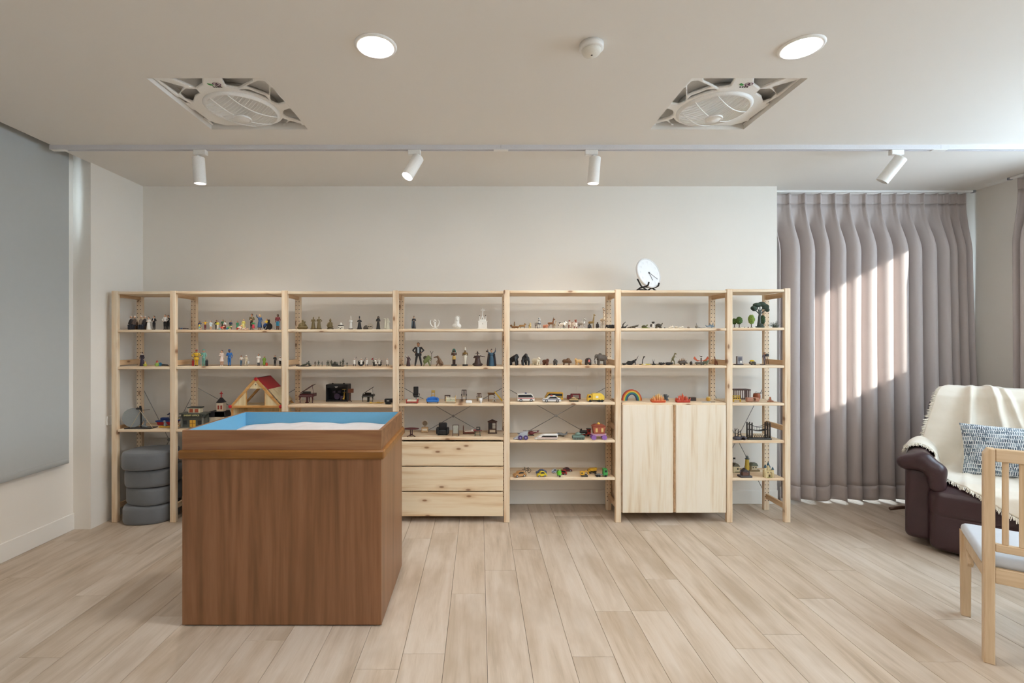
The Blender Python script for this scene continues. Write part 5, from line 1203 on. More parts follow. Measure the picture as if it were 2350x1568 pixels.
toy('drum_showcase', 'black showcase box holding a miniature drum kit', 'showcase', 773, (2, 3), [
    ('frame', '161518', [('B', 0, 13, 1.5, 50, 28, 3, .4), ('B', 0, 13, 37.5, 50, 28, 3, .4), ('B', -23.5, 0.5, 19.5, 3, 3, 36), ('B', 23.5, .5, 19.5, 3, 3, 36), ('B', 0, 26, 19.5, 50, 2, 36), ('B', -24, 13, 19.5, 1.6, 26, 36), ('B', 24, 13, 19.5, 1.6, 26, 36), ('B', 0, .3, 34, 46, 2, 5)]),
    ('name_plate', 'c9c7c0', [('B', -1, -1.1, 34.4, 7, .6, 1.2), ('B', -1, -1.1, 32.4, 5, .6, 1)]), ('latch', '1c1b1e', [('e', -12, 8, 40.5, 2, 2, 1.7)]), ('latch', '1c1b1e', [('e', 14, 8, 40.5, 2, 2, 1.7)]),
    ('bass_drum', '3a2a44', [('Y', -2, 8, 11, -2, 17, 11, 7)]), ('tom_drum', '2c2030', [('Y', -9, 9, 19, -9, 9, 24, 4)]), ('tom_drum', '2c2030', [('Y', 4, 9, 19, 4, 9, 24, 4)]), ('floor_tom', '3a2a44', [('Y', 9, 8, 4, 9, 8, 12, 4.4)]),
    ('cymbal', 'c9a24a', [('Y', 15, 9, 27, 15, 9, 27.6, 5.5)]), ('cymbal', 'c9a24a', [('Y', 15, 10, 20, 15, 10, 20.6, 4.5)]), ('cymbal_stand', 'b8b4ac', [('Y', 15, 9, 3, 15, 9, 28, .5)]), ('saxophone', 'c49a3c', [('c', 15, 5, 6, 16, 5, 20, 1.8, 1), ('e', 14, 4, 6, 2.4, 2, 2.6)])], by=922)
toy('music_stand', 'tiny brown wooden music stand beside the drum showcase', 'toy', 805, (2, 3), [('desk', '6a3a24', [('B', 0, 0, 26, 13, 1, 9, .3), ('B', 0, -1, 21.6, 13, 2.4, 1)]), ('post', '5a2f1e', [('c', -2, 1, 22, -3, 1, 6, .9, .9)]), ('tripod', '5a2f1e', [('c', -3, 1, 6, -7, -2, .8, .8, .7), ('c', -3, 1, 6, 3, -2, .8, .8, .7), ('c', -3, 1, 6, -3, 6, .8, .8, .7)])], by=923)
toy('brass_trumpet', 'tiny brass trumpet lying in front of the black piano', 'toy', 866, (2, 3), [('tube', M('c9a44c', .3, .7), [('T', [(-15, 0, 2), (10, 0, 2), (14, 0, 3), (14, 3, 3), (10, 4, 2), (-6, 4, 2)], .8)]), ('bell', M('c9a44c', .3, .7), [('Y', -17, 0, 2.6, -11, 0, 2.2, 2.6, .8)]), ('valves', M('c9a44c', .3, .7), [('Y', 0, 1, 1, 0, 1, 4.6, .9), ('Y', 2.2, 1, 1, 2.2, 1, 4.6, .9), ('Y', 4.4, 1, 1, 4.4, 1, 4.6, .9)])], by=927)
toy('instrument_case', 'small black instrument case beside the fourth upright', 'toy', 893, (2, 3), [('case', '151518', [('b', 0, 3, 8, 10.5, 6, 4.4, 1.6), ('b', -2, 0, 2, 6, 5, 2, 1)]), ('plate', 'b8b4ac', [('B', -2, -3.4, 8, 6, .6, 2)])], by=928)

# ---- section with drawers: saints, fantasy figures, doll furniture
G = 'religious statuettes'; s1 = (3, 1)
robe(950, s1, 27, 'small statuette in dark robe with a blue-grey cloak', '20222a', '4a3426', 'topknot', 'c9a68a', dy=.08, group=G, base='8a8578', extra=[('cloak', '6f8794', [('c', -3, 2, 22, -4, 2, 5, 2, 2.6)])])
m_por = M('e8e6df', .35)
toy('angel_ornament', 'white porcelain angel inside an open crescent', 'ornament', 997.5, s1, [('crescent', m_por, [('T', [(10 * math.sin(a), 0, 15.5 - 11 * math.cos(a)) for a in np.linspace(-2.2, 2.2, 17)], [.4] + [1.2 + .9 * math.cos(a * .8) for a in np.linspace(-2.2, 2.2, 15)] + [.4])]), ('angel', m_por, [('c', 0, 0, 5, 0, 0, 15, 2.8, 1.9), ('e', 0, 0, 20, 1.8, 1.8, 2.2), ('c', -1.6, 0, 15, -3.6, -1, 19, .9, .7), ('c', 1.6, 0, 15, 4.4, -1, 19.5, .9, .7)]), ('foot', m_por, [('e', -3, 0, 1.6, 3.4, 2.6, 2), ('e', 3, 0, 1.6, 3.4, 2.6, 2), ('e', 0, 0, 3, 3, 2, 2)])], .08, group=G)
toy('madonna_bust', 'white porcelain bust of a veiled woman with hands pressed together', 'ornament', 1048, s1, [('bust', m_por, [('e', 0, 0, 7, 10.5, 6.5, 7.4), ('c', 0, 1, 12, 1, 1, 23, 6.2, 5), ('e', 1, 1, 24, 5, 4.6, 5.6)]), ('face', m_por, [('e', 1.4, -3.2, 21, 2.8, 2.6, 3.8), ('e', 1.4, -6, 20.6, .7, .6, .9)]), ('hands', m_por, [('c', 1, -6.4, 6, 2, -6.2, 14, 1.4, .8), ('c', -2.6, -6, 5, 1, -6.6, 9, 1.5, 1.2), ('c', 5, -6, 5, 1.8, -6.6, 9, 1.5, 1.2)]), ('halo', m_por, [('T', [(1 + 6 * math.sin(a), 3, 25.5 + 5 * math.cos(a)) for a in np.linspace(-2, 2, 13)], .8)])], .08, group=G)
toy('altar_model', 'white model altar topped by a tall crucifix', 'ornament', 1107.5, s1, [('altar', m_por, [('B', 0, 0, 8.5, 20, 11, 17, .4), ('B', 0, 0, 1, 24, 13, 2, .3), ('B', 0, 0, 17.5, 22, 12, 2, .3)]), ('retable', m_por, [('B', 0, 2, 20.5, 14, 6, 5, .3), ('P', [(-4, 22), (4, 22), (3.4, 28), (0, 31), (-3.4, 28)], -1, 5, .3)]), ('niche', '8a8478', [('B', 0, -1.4, 24.4, 2, .6, 4)]), ('crucifix', m_por, [('B', 0, 2, 39, 1.6, 1.4, 19, .2), ('B', 0, 2, 43.5, 9, 1.4, 1.6, .2), ('e', 0, 2, 41, 1, 1, 3)] if False else [('B', 0, 2, 39, 1.6, 1.4, 19, .2), ('B', 0, 2, 43.5, 9, 1.4, 1.6, .2)]),
     ('candle', m_por, [('Y', -7, 1, 18, -7, 1, 30, 1.2, .8)], [('flame', '4a4038', [('S', -7, 1, 31.4, 1.2)])]), ('candle', m_por, [('Y', 7, 1, 18, 7, 1, 30, 1.2, .8)], [('flame', '4a4038', [('S', 7, 1, 31.4, 1.2)])]), ('boss', '8a8478', [('Y', 0, -5.8, 12, 0, -5.2, 12, .9)])], .08, group=G)
G = 'fantasy figurines'; s2 = (3, 2)
robe(937, s2, 25, 'small dark red hooded figurine with a pale scythe', '3a1f22', 'b8b2aa', 'topknot', '8a7a72', 'up,down', w=1.2, dy=.06, group=G, extra=[('scythe', 'c9c6bc', [('T', [(-5.2, -1, 12), (-5, -1, 24), (-8, -1, 27.5), (-12, -1, 24.5)], [.5, .5, .9, .3])])])
person(960, s2, 54, 'tall action figure of a man in a black jacket', '1d1b1c', '211e1f', '231a14', 'a87858', arms='hips', legs='wide', w=1.15, dy=.09, group=G, name='action_figure', extra=[('shirt', '9aa0a4', [('b', 0, -3.2, 36, 2.6, 1.2, 7, .8)]), ('jacket_flap', '1d1b1c', [('c', -4.6, -1, 40, -5.8, -1, 25, 1.8, 2)]), ('jacket_flap', '1d1b1c', [('c', 4.6, -1, 40, 5.8, -1, 25, 1.8, 2)])])
toy('goblin_figurine', 'hunched green goblin figurine with a forked staff', 'figurine', 980, s2, [('body', '6f7a48', [('c', -4, 0, 11, 3, -1, 19, 5, 4.4), ('e', 6, -2, 20, 3, 3, 3), ('c', 6, -3, 19, 11, -4, 16.5, 1.6, .9), ('c', -5, 1.5, 11, -6, 1, 5, 2.2, 1.6), ('c', -6, 1, 5, -7, -1, 1, 1.5, 1.4), ('c', 3, -1, 12, 5, -2, 6, 2.2, 1.6), ('c', 5, -2, 6, 7, -3, 1, 1.5, 1.3), ('c', 3, -3, 18, 9, -5, 13, 1.5, 1.2), ('e', 3, 0, 23.5, 2.4, 2, 1.6)]), ('cape', '3f3a2a', [('e', -4, 2, 19, 5, 3, 5)]), ('staff', '3a2c22', [('T', [(9, -5, .6), (11, -5, 28)], .55), ('T', [(11, -5, 28), (8, -5, 35)], .5), ('T', [(11, -5, 28), (14.5, -5, 34)], .5)])], .06, group=G)
toy('creature_figurine', 'brown crouching creature figurine with a long beaked head', 'figurine', 1007, s2, [('body', '6b4f38', [('c', 4, 0, 8, 1, 0, 15, 5, 3.6), ('c', 0, 0, 17, -2, -1, 21, 2.8, 2.6), ('c', -2, -1, 22, -11, -2, 20, 2.4, .9), ('c', 6, 1, 7, 2, -2, 3, 2.4, 1.6), ('c', 2, -2, 3, 6, -4, 1, 1.3, 1.2), ('c', -2, -1, 8, -5, -2, 1.2, 1.8, 1.4), ('c', -1, -2, 14, -5, -4, 9, 1.4, 1), ('e', 8, 0, 5, 3, 2.5, 4)])], .07, group=G)
def egyptian(px, h, label, skin, kilt, head, hatk, top=None, mummy=False):
    U = lambda *v: tuple(x * h for x in v); z0 = .09
    parts = [('plinth', '1e1a18', [('B', 0, 0, z0 * h / 2, 12, 9, z0 * h, .3)])]
    if mummy: parts.append(('wrapped_body', kilt, [('c', *U(0, 0, z0 + .03, 0, 0, .55, .055, .10)), ('c', *U(0, 0, .55, 0, 0, .68, .10, .09))]))
    else: parts += [('legs', '3a241a', [('c', *U(-.04, 0, z0 + .02, -.045, 0, .42, .035, .045)), ('c', *U(.04, 0, z0 + .02, .045, 0, .42, .035, .045)), ('b', *U(0, 0, .40), *U(.06, .04, .03))]), ('kilt', kilt, [('L', [(.075 * h, .55 * h), (.085 * h, .50 * h), (.105 * h, .36 * h), (.1 * h, .355 * h), (0, .36 * h)])])]
    parts += [('torso', skin, [('c', *U(0, 0, .56, 0, 0, .68, .07, .10)), ('c', *U(-.11, 0, .71, -.13, -.03, .60, .03, .026)), ('c', *U(-.13, -.03, .60, .02, -.09, .63, .026, .022)), ('c', *U(.11, 0, .71, .13, -.03, .60, .03, .026)), ('c', *U(.13, -.03, .60, -.02, -.09, .60, .026, .022)), ('e', *U(0, -.01, .82), *U(.05, .055, .065)), ('c', *U(0, 0, .72, 0, 0, .80, .035, .035))]), ('collar', top or 'd8d2c4', [('L', [(.05 * h, .745 * h), (.115 * h, .70 * h), (.11 * h, .69 * h), (.04 * h, .72 * h)])])]
    if hatk == 'nemes': parts.append(('headdress', head, [('e', *U(0, .015, .86), *U(.075, .07, .075)), ('c', *U(-.06, 0, .84, -.075, -.01, .70, .03, .034)), ('c', *U(.06, 0, .84, .075, -.01, .70, .03, .034))]))
    else: parts.append(('crown', head, [('L', [(.06 * h, .86 * h), (.055 * h, .90 * h), (.045 * h, .97 * h), (.02 * h, 1.03 * h), (0, 1.04 * h)])]))
    toy('egyptian_statuette', label, 'figurine', px, s2, parts, .08, group=G)
egyptian(1042, 43, 'egyptian statuette with green headdress and yellow kilt', '4a2f20', 'b8954a', '1f5a4c', 'nemes')
egyptian(1067.5, 42, 'egyptian statuette in white wrapping with a tall white crown', '6a5434', 'd9d4c4', 'e2ddd0', 'crown', 'c9a24a', True)
robe(1096, s2, 30, 'brown witch figurine in a floppy pointed hat', '3a2420', '2f1e1c', 'witch', '6a4636', 'front,out', w=1.9, dy=.07, group=G, extra=[('skirt_hem', '33211c', [('e', 0, 0, 4, 12, 8, 4.4)])])
robe(1128, s2, 38, 'wizard figurine in a blue robe raising both arms', '33566e', '1f1a1c', 'topknot', 'b58c70', 'up', w=1.15, dy=.07, group=G, extra=[('cloak', '2a2228', [('c', -6, 2, 27, -8, 2, 3, 2.4, 3.4), ('c', 6, 2, 27, 8, 2, 3, 2.4, 3.4), ('c', -6, 2, 27, 6, 2, 27, 2.4, 2.4)]), ('book', '4a3426', [('B', -10.4, -2, 34, 5, 3.4, 3.6, .3)]), ('wand', '8a8f94', [('Y', 8.4, -.6, 36, 9, -.6, 42, .6)])])
G = 'doll furniture'; s3 = (3, 3)
toy('toy_bed', 'low red toy bed with a pale blanket', 'toy furniture', 946, s3, [('frame', 'b03a32', [('B', 0, 0, 3.4, 26, 14, 2.4, .3), ('B', -12.6, 0, 5, 1.4, 14, 8, .3), ('B', 12.6, 0, 5.4, 1.4, 14, 9, .3)]), ('mattress', 'd6cdb6', [('b', 0, 0, 6, 11.4, 6.4, 2, 1)]), ('pillow', 'b9c4b8', [('b', -6, -.6, 8, 4, 5, 1.2, .9)])] + [('leg', '8a2a24', [('B', x, y, 1.2, 1.6, 1.6, 2.4)]) for x in (-12, 12) for y in (-6, 6)], by=926, group=G)
toy('office_chair', 'black high-backed toy office chair', 'toy furniture', 955, s3, [('backrest', '151517', [('b', 0, 3.6, 22, 5.6, 1.6, 10, 1.2)]), ('seat', '18181a', [('b', 0, 0, 10, 5.6, 5, 1.8, 1.2)]), ('armrest', '151517', [('T', [(-6.4, -3, 11), (-7, -3, 16), (-7, 3, 16)], .8)]), ('armrest', '151517', [('T', [(6.4, -3, 11), (7, -3, 16), (7, 3, 16)], .8)]), ('column', '8a8c90', [('Y', 0, 0, 2, 0, 0, 9, .9)]), ('star_base', '5a2a2a', [('c', -6, -2, .9, 6, 2, .9, .8, .8), ('c', -5, 3, .9, 5, -3, .9, .8, .8), ('c', 0, -5, .9, 0, 4, .9, .8, .8)])], by=920, group=G, rz=15)
toy('toy_sofa', 'bright blue toy sofa with a curved back', 'toy furniture', 993, s3, [('backrest', '2469b8', [('b', 0, 4, 9, 12.4, 1.8, 4, 1.4), ('e', 0, 4, 12.6, 8, 1.7, 2.4)]), ('seat', '2a70c0', [('b', 0, 0, 5, 12, 5, 2.4, 1.2)]), ('armrest', '2469b8', [('b', -12.4, 0, 7.4, 1.8, 5, 3.6, 1.4)]), ('armrest', '2469b8', [('b', 12.4, 0, 7.4, 1.8, 5, 3.6, 1.4)])] + [('leg', '5a3a20', [('Y', x, y, 0, x, y, 3, .8)]) for x in (-12, 12) for y in (-4, 4)], by=926, group=G)
toy('toy_high_chair', 'small pale yellow doll chair behind the blue sofa', 'toy furniture', 994, s3, [('backrest', 'd6b25a', [('B', 0, 1.4, 20, 8, 1, 6, .3)]), ('frame', 'cfa648', [('B', -3.4, 1.4, 10, 1, 1, 20), ('B', 3.4, 1.4, 10, 1, 1, 20), ('B', -3.4, -3, 6, 1, 1, 12), ('B', 3.4, -3, 6, 1, 1, 12), ('B', 0, -1, 12, 8, 6, 1)])], by=919, group=G)
toy('toy_side_table', 'dark brown toy side table behind the cot', 'toy furniture', 1027, s3, [('table_top', '3f2a1e', [('B', 0, 0, 12.4, 13, 9, 1.4, .3)])] + [('leg', '3a261a', [('Y', x, y, 0, x, y, 12, .8)]) for x in (-5.4, 5.4) for y in (-3.6, 3.6)], by=920.5, group=G)
toy('toy_cot', 'cream toy cot with barred sides', 'toy furniture', 1034.5, s3, [('end_board', 'cba870', [('B', -11, 0, 8, 1.4, 10, 14, .4)]), ('end_board', 'cba870', [('B', 11, 0, 9, 1.4, 10, 17, .4)]), ('side_rail', 'ddd6bc', [('B', 0, -4.6, 12.4, 22, 1, 1.2), ('B', 0, -4.6, 5, 22, 1, 1.2)] + [('B', -9.6 + 2.4 * i, -4.6, 8.8, .8, .8, 7) for i in range(9)]), ('side_rail', 'ddd6bc', [('B', 0, 4.6, 12.4, 22, 1, 1.2), ('B', 0, 4.6, 5, 22, 1, 1.2)] + [('B', -9.6 + 2.4 * i, 4.6, 8.8, .8, .8, 7) for i in range(9)]), ('mattress', 'b9cbb4', [('b', 0, 0, 6, 10.4, 4.2, 1.6, .8)])] , by=927, group=G)
def doll_chair(px, h, label, col, seat, by, w):
    toy('toy_chair', label, 'toy furniture', px, s3, [('backrest', col, [('B', -w / 2, 2.6, h * .72, 1.2, 1, h * .56), ('B', w / 2, 2.6, h * .72, 1.2, 1, h * .56), ('B', 0, 2.6, h * .97, w, 1, 1.8), ('B', 0, 2.6, h * .72, 1.6, .8, h * .5), ('B', -w * .22, 2.6, h * .72, 1, .8, h * .5), ('B', w * .22, 2.6, h * .72, 1, .8, h * .5)]), ('seat', seat, [('b', 0, 0, h * .42, w * .56, 3.6, 1, .7)]), ('armrest', col, [('T', [(-w * .56, 2.6, h * .62), (-w * .6, -2.4, h * .60), (-w * .56, -2.6, h * .42)], .6)]), ('armrest', col, [('T', [(w * .56, 2.6, h * .62), (w * .6, -2.4, h * .60), (w * .56, -2.6, h * .42)], .6)])] + [('leg', col, [('Y', x * w * .48, y, 0, x * w * .48, y, h * .42, .8)]) for x in (-1, 1) for y in (-2.8, 2.6)], by=by, group=G)
doll_chair(1065, 25.5, 'dark wooden doll armchair with a tall slatted back', '2e1d16', 'b8a890', 920.5, 10)
doll_chair(1099.5, 16.5, 'brown doll armchair with a rounded low back behind the toilet', '5a3c26', 'a89470', 920, 9)
toy('toy_bathtub', 'small white toy bathtub', 'toy furniture', 1076, s3, [('tub', 'e6e6e4', [('b', 0, 0, 3.4, 7, 4, 3, 1.6), ('-b', 0, 0, 5.6, 5.8, 2.9, 3.4, 1.2)]), ('foot', 'd0d0ce', [('B', 0, 0, .4, 9, 5, .8)])], by=926, group=G)
toy('toy_toilet', 'white toy toilet in front of the rounded chair', 'toy furniture', 1103.5, s3, [('bowl', 'e2e2e0', [('L', [(2, 0), (1.5, 2.4), (3.4, 6), (3.4, 6.8), (0, 6.8)])]), ('lid', 'e8e8e6', [('b', 0, 2.6, 9, 3.2, .7, 2.8, .5)]), ('cistern', 'dededc', [('b', 0, 4.2, 8, 3.6, 1.3, 3, .5)])], by=926, group=G)
toy('toy_table', 'brown wooden doll table beside the yellow slide', 'toy furniture', 1127.5, s3, [('table_top', '7a5430', [('B', 0, 0, 18, 17, 11, 1.8, .4)]), ('apron', '6b4728', [('B', 0, 0, 15.8, 14, 9, 2.4)])] + [('leg', '6b4728', [('B', x, y, 7.5, 1.8, 1.8, 15)]) for x in (-6.6, 6.6) for y in (-4, 4)], by=921, group=G)
toy('toy_trestle', 'white folding trestle in front of the brown doll table', 'toy furniture', 1134.5, s3, [('leg', 'dcdad4', [('Y', -4, -2, 0, 4, -2, 11.5, .6)]), ('leg', 'dcdad4', [('Y', 4, -2, 0, -4, -2, 11.5, .6)]), ('leg', 'dcdad4', [('Y', -4, 2, 0, 4, 2, 11.5, .6)]), ('leg', 'dcdad4', [('Y', 4, 2, 0, -4, 2, 11.5, .6)]), ('top_bar', 'dcdad4', [('B', 0, 0, 12, 10, 5, .9)])], by=922, group=G)
toy('toy_slide', 'yellow toy slide sloping beside the white trestle', 'toy furniture', 1144, s3, [('chute', 'e2bc34', [('P', [(-9, 21), (-8, 23), (9, 2), (8, 0)], -2.4, 2.4, .3)]), ('side_rail', 'd8ae28', [('P', [(-9, 22), (-8.6, 24), (9, 3.4), (8.6, 1.6)], -3, -2.2)]), ('side_rail', 'd8ae28', [('P', [(-9, 22), (-8.6, 24), (9, 3.4), (8.6, 1.6)], 2.2, 3)]), ('ladder', 'b8bcc0', [('Y', -8, -2, 22, -6, -2, 0, .5), ('Y', -8, 2, 22, -6, 2, 0, .5)])], by=922, group=G)
s4 = (3, 4)
toy('oval_table', 'maroon oval pedestal table on the drawer chest shelf', 'toy furniture', 944, s4, [('table_top', '4a1c1e', [('e', 0, 0, 18.6, 18, 10, 2.2)]), ('pedestal', '421a1a', [('c', -2, 0, 17, -2, 0, 5, 1.2, 1.2), ('c', 2, 0, 17, 2, 0, 5, 1.2, 1.2), ('b', 0, 0, 5, 3, 2, 1.2, .6)]), ('foot', '421a1a', [('c', -2, 0, 5, -9, -3, 1, 1, .9)]), ('foot', '421a1a', [('c', 2, 0, 5, 9, -3, 1, 1, .9)]), ('foot', '421a1a', [('c', 0, 0, 5, -4, 6, 1, 1, .9)]), ('foot', '421a1a', [('c', 0, 0, 5, 5, 6, 1, 1, .9)])], by=1003, group=G)
toy('toy_vanity', 'pale doll dressing table with a round white mirror', 'toy furniture', 975, s4, [('cabinet', 'c6a67e', [('B', 0, 0, 7, 15, 8, 12, .4)], [('drawer_front', 'e0d6c4', [('B', 0, -4.3, 7.6, 11, .6, 4)])]), ('mirror_frame', 'd8cbb8', [('T', [(6.4 * math.sin(a), .6, 21.5 + 6.4 * math.cos(a)) for a in np.linspace(0, 2 * math.pi, 21)], .9)]), ('mirror', '7a6650', [('Y', 0, .8, 21.5, 0, 1.2, 21.5, 5.8)]), ('stand', 'c6a67e', [('B', 0, 1, 14, 3, 2, 3)])] + [('leg', 'b8946a', [('B', x, y, .6, 1.4, 1.4, 1.2)]) for x in (-6, 6) for y in (-3, 3)], by=993.5, group=G)
toy('toy_armchair', 'black leather toy armchair', 'toy furniture', 1016, s4, [('backrest', '17181b', [('b', 0, 5, 17, 9.6, 4, 10, 3)]), ('seat', '1a1b1e', [('b', 0, -1, 7, 9, 7.4, 5, 2)]), ('armrest', '17181b', [('b', -11.5, -.6, 9.6, 3.2, 8, 7.4, 2.6)]), ('armrest', '17181b', [('b', 11.5, -.6, 9.6, 3.2, 8, 7.4, 2.6)]), ('foot', '0f0f11', [('B', 0, 0, 1, 22, 13, 2)])], by=998, group=G)
m_strp = pattern('deck_stripe', 'stripe', '6a7068', 'd6d2c4', 95., .5)
toy('deck_chair', 'folding doll deck chair with striped canvas', 'toy furniture', 1046, s4, [('canvas', m_strp, [('P', [(-6, 5), (6, 5), (6, 24), (-6, 24)], 1.2, 1.8)]), ('frame', '4a3020', [('Y', -6.6, -3, 0, -6.6, 3, 25, .8)]), ('frame', '4a3020', [('Y', 6.6, -3, 0, 6.6, 3, 25, .8)]), ('frame', '4a3020', [('Y', -7, 5, 0, -7, -5, 9, .8)]), ('frame', '4a3020', [('Y', 7, 5, 0, 7, -5, 9, .8)]), ('cross_bar', '4a3020', [('Y', -7, -4, 6, 7, -4, 6, .7)]), ('cross_bar', '4a3020', [('Y', -7, 3, 24.4, 7, 3, 24.4, .7)])], by=1001, group=G)
toy('brown_bed', 'brown wooden doll bed with white bedding', 'toy furniture', 1076, s4, [('frame', '6a3424', [('B', 0, 0, 3.4, 26, 13, 3.4, .3)]), ('headboard', '5a2a1e', [('B', -12.6, 0, 9.5, 1.6, 13, 18, .4)]), ('footboard', '5a2a1e', [('B', 12.6, 0, 5, 1.6, 13, 8, .4)]), ('bedding', 'c9b8aa', [('b', 1, 0, 6.4, 11, 6, 1.8, 1)]), ('pillow', 'e0dcd4', [('b', 8, 0, 8.6, 3, 5, 1.4, 1)])], by=996, group=G)
toy('sewing_machine', 'green doll sewing machine table with red cloth', 'toy furniture', 1096, s4, [('table_top', '6a3a34', [('B', 0, 0, 12.6, 20, 9, 1.4, .3)]), ('treadle_frame', '4f5a48', [('Y', -6, 0, 0, -5, 0, 12, .8), ('Y', 6, 0, 0, 5, 0, 12, .8), ('B', 0, 0, 4, 12, 1, 1), ('B', 0, 0, 8, 12, .8, .8), ('B', -6, 0, .6, 2, 8, 1.2), ('B', 6, 0, .6, 2, 8, 1.2)]), ('machine', '2c2c2a', [('b', 1, 0, 14.6, 5, 2, 1.2, .6), ('c', 5, 0, 15, 5, 0, 20, 1.4, 1.2), ('c', 5, 0, 20, -2, 0, 20, 1.2, 1), ('c', -2, 0, 20, -2, 0, 16, .9, .6)]), ('cloth', '8f2f34', [('b', -6, -1, 14, 3.4, 3, .8, .5)])], by=1001, group=G)
toy('display_cabinet', 'dark wooden doll display cabinet with arched pediment', 'toy furniture', 1130, s4, [('case', '3f2219', [('B', 0, 0, 13, 19, 8, 26, .4), ('B', 0, 0, 27, 22, 10, 1.6, .3)]), ('pediment', '3a1f17', [('P', [(-10, 27.5), (10, 27.5), (5, 30), (0, 32), (-5, 30)], -3, 4, .3)]), ('glass_door', '9a9288', [('B', 3.4, -4.3, 18, 7, .6, 13)], [('glazing_bar', 'd8d2c6', [('B', 3.4, -4.8, 18, .7, .4, 13), ('B', 3.4, -4.8, 20.6, 7, .4, .7), ('B', 3.4, -4.8, 15.6, 7, .4, .7)])]), ('open_bay', '1a1210', [('B', -5, -4.2, 18, 7, .5, 13)]), ('drawer_front', 'cfc0a8', [('B', 0, -4.4, 6, 13, .7, 6)]), ('plinth', '33190f', [('B', 0, 0, .8, 21, 9.4, 1.6)])], by=995, group=G)
# ---- open section: farm and zoo animals
G = 'toy animals on the second shelf'; s1 = (4, 1)
quad(1182, s1, 16, 3.6, 2.4, 'brown toy lion lying down, nearest the fifth upright', '7a5632', neck=(2.4, 3), head=(2, 2, .6), leg=.8, dy=.07, group=G, rz=180, tail=(2, -1, .6))
toy('toy_meerkat', 'upright brown toy meerkat behind the lying lion', 'toy animal', 1180.5, s1, [('body', '8a6a42', [('c', 0, 0, 3, .2, 0, 12, 1.9, 1.4), ('e', .4, -.6, 15, 1.5, 1.6, 1.6), ('c', .4, -1.4, 14.8, .4, -2.8, 14.4, .8, .4), ('c', -1, -.6, 11, -1, -1.8, 8, .5, .4), ('c', 1.2, -.6, 11, 1.2, -1.8, 8, .5, .4), ('e', 0, 0, 1.6, 2.4, 1.8, 1.6)])], .13, group=G)
quad(1199, s1, 12, 6, 2.2, 'tan toy fox with bushy tail', '8a6434', neck=(1.6, 4), head=(1.5, 2.4, .6), leg=.6, ears=1.2, tail=(4.5, -4, 1.8), dy=.06, group=G)
quad(1216, s1, 9, 7, 2.6, 'cream yellow toy lamb facing forward', 'd6bc82', neck=(1.2, 4), head=(1.6, 1.6, .8), leg=.7, ears=.9, dy=.06, rz=-80, group=G)
quad(1234, s1, 22, 11, 4.4, 'dapple grey toy horse facing forward', m_dapple, neck=(2, 11), head=(2.1, 4.6, 4), leg=1.2, ears=1.2, dy=.09, rz=-75, group=G, tail=(2, -8, 1.2))
quad(1251.5, s1, 13, 5.4, 3.2, 'little pink toy pig with pricked ears', 'c98a6e', neck=(2, 1.4), head=(2.1, 2.4, .4), leg=.8, ears=1.1, dy=.06, rz=-55, group=G)
quad(1264, s1, 13, 12, 2.7, 'brown toy deer with raised head', '7d5230', neck=(2, 9), head=(1.6, 3, .6), leg=.62, ears=1.5, nr=1.2, dy=.08, rz=-15, group=G, tail=(.8, .6, .6), parts=[('antler', '4a3020', [('c', 7, 1, 23.5, 6, 2.6, 27, .45, .3)]), ('antler', '4a3020', [('c', 7, -1, 23.5, 6.4, -2.6, 27, .45, .3)])])
quad(1273, s1, 9, 9, 2.1, 'pale fawn-coloured toy goat beside the deer', 'b9a88e', neck=(1.4, 7), head=(1.3, 2, .8), leg=.55, ears=1.1, nr=1, dy=.06, rz=-60, group=G)
quad(1290, s1, 19, 10, 4.4, 'black and white toy dairy cow', m_cow, neck=(2.6, 4), head=(2.3, 3.6, 2), leg=1.0, ears=1.3, dy=.07, rz=-40, group=G, tail=(.8, -5, .6))
quad(1308, s1, 17, 10, 3.6, 'brown and white toy calf turned away', m_bcow, neck=(2, 7), head=(1.8, 2.8, 1), leg=.9, ears=1.2, dy=.11, rz=-110, group=G, tail=(.6, -5, .5))
quad(1318, s1, 22, 11, 4.8, 'large brown and white toy cow facing forward', m_bcow, neck=(2, 6), head=(2.5, 4, 3), leg=1.25, ears=1.6, dy=.07, rz=-82, group=G)
quad(1333, s1, 20, 12, 4, 'black and white striped toy zebra', m_zebra, neck=(3, 9.5), head=(2, 4, 3), leg=1.0, ears=1.3, nr=1.9, dy=.08, rz=-50, group=G, parts=[('mane', '2a2724', [('c', 6.6, 0, 17, 9.4, 0, 24.5, .9, .8)])], tail=(.8, -6, .5))
toy('toy_gorilla', 'small black toy gorilla sitting under the young giraffe', 'toy animal', 1352.5, s1, [('body', '1e1c1e', [('e', 0, 0, 4, 3.6, 3, 4), ('e', 0, -1, 9, 2, 2, 2.2), ('c', -3, -1, 7, -3.8, -3, 1, 1.1, 1), ('c', 3, -1, 7, 3.8, -3, 1, 1.1, 1)])], .06, group=G)
quad(1357, s1, 13, 14, 2.6, 'plain tan young toy giraffe', '8d7444', neck=(2.4, 17), head=(1.5, 3, .8), leg=.65, ears=1.2, nr=1.0, dy=.10, rz=-35, group=G, tail=(.6, -4, .4))
toy('toy_chimpanzee', 'small dark brown toy chimpanzee standing between the giraffes', 'toy animal', 1371, s1, [('body', '2a2422', [('c', 0, 0, 5, 0, 0, 9.5, 2.7, 2.4), ('e', .3, -.6, 13, 1.9, 1.9, 2), ('c', -2.2, 0, 10, -3.4, -1, 3, 1, .8), ('c', 2.2, 0, 10, 3.4, -1, 3, 1, .8), ('c', -1.2, 0, 4, -1.6, -.6, .8, 1.2, .9), ('c', 1.2, 0, 4, 1.6, -.6, .8, 1.2, .9)]), ('face', '8a6a52', [('e', .3, -2.2, 12.8, 1.1, .6, 1.3)])], .07, group=G)
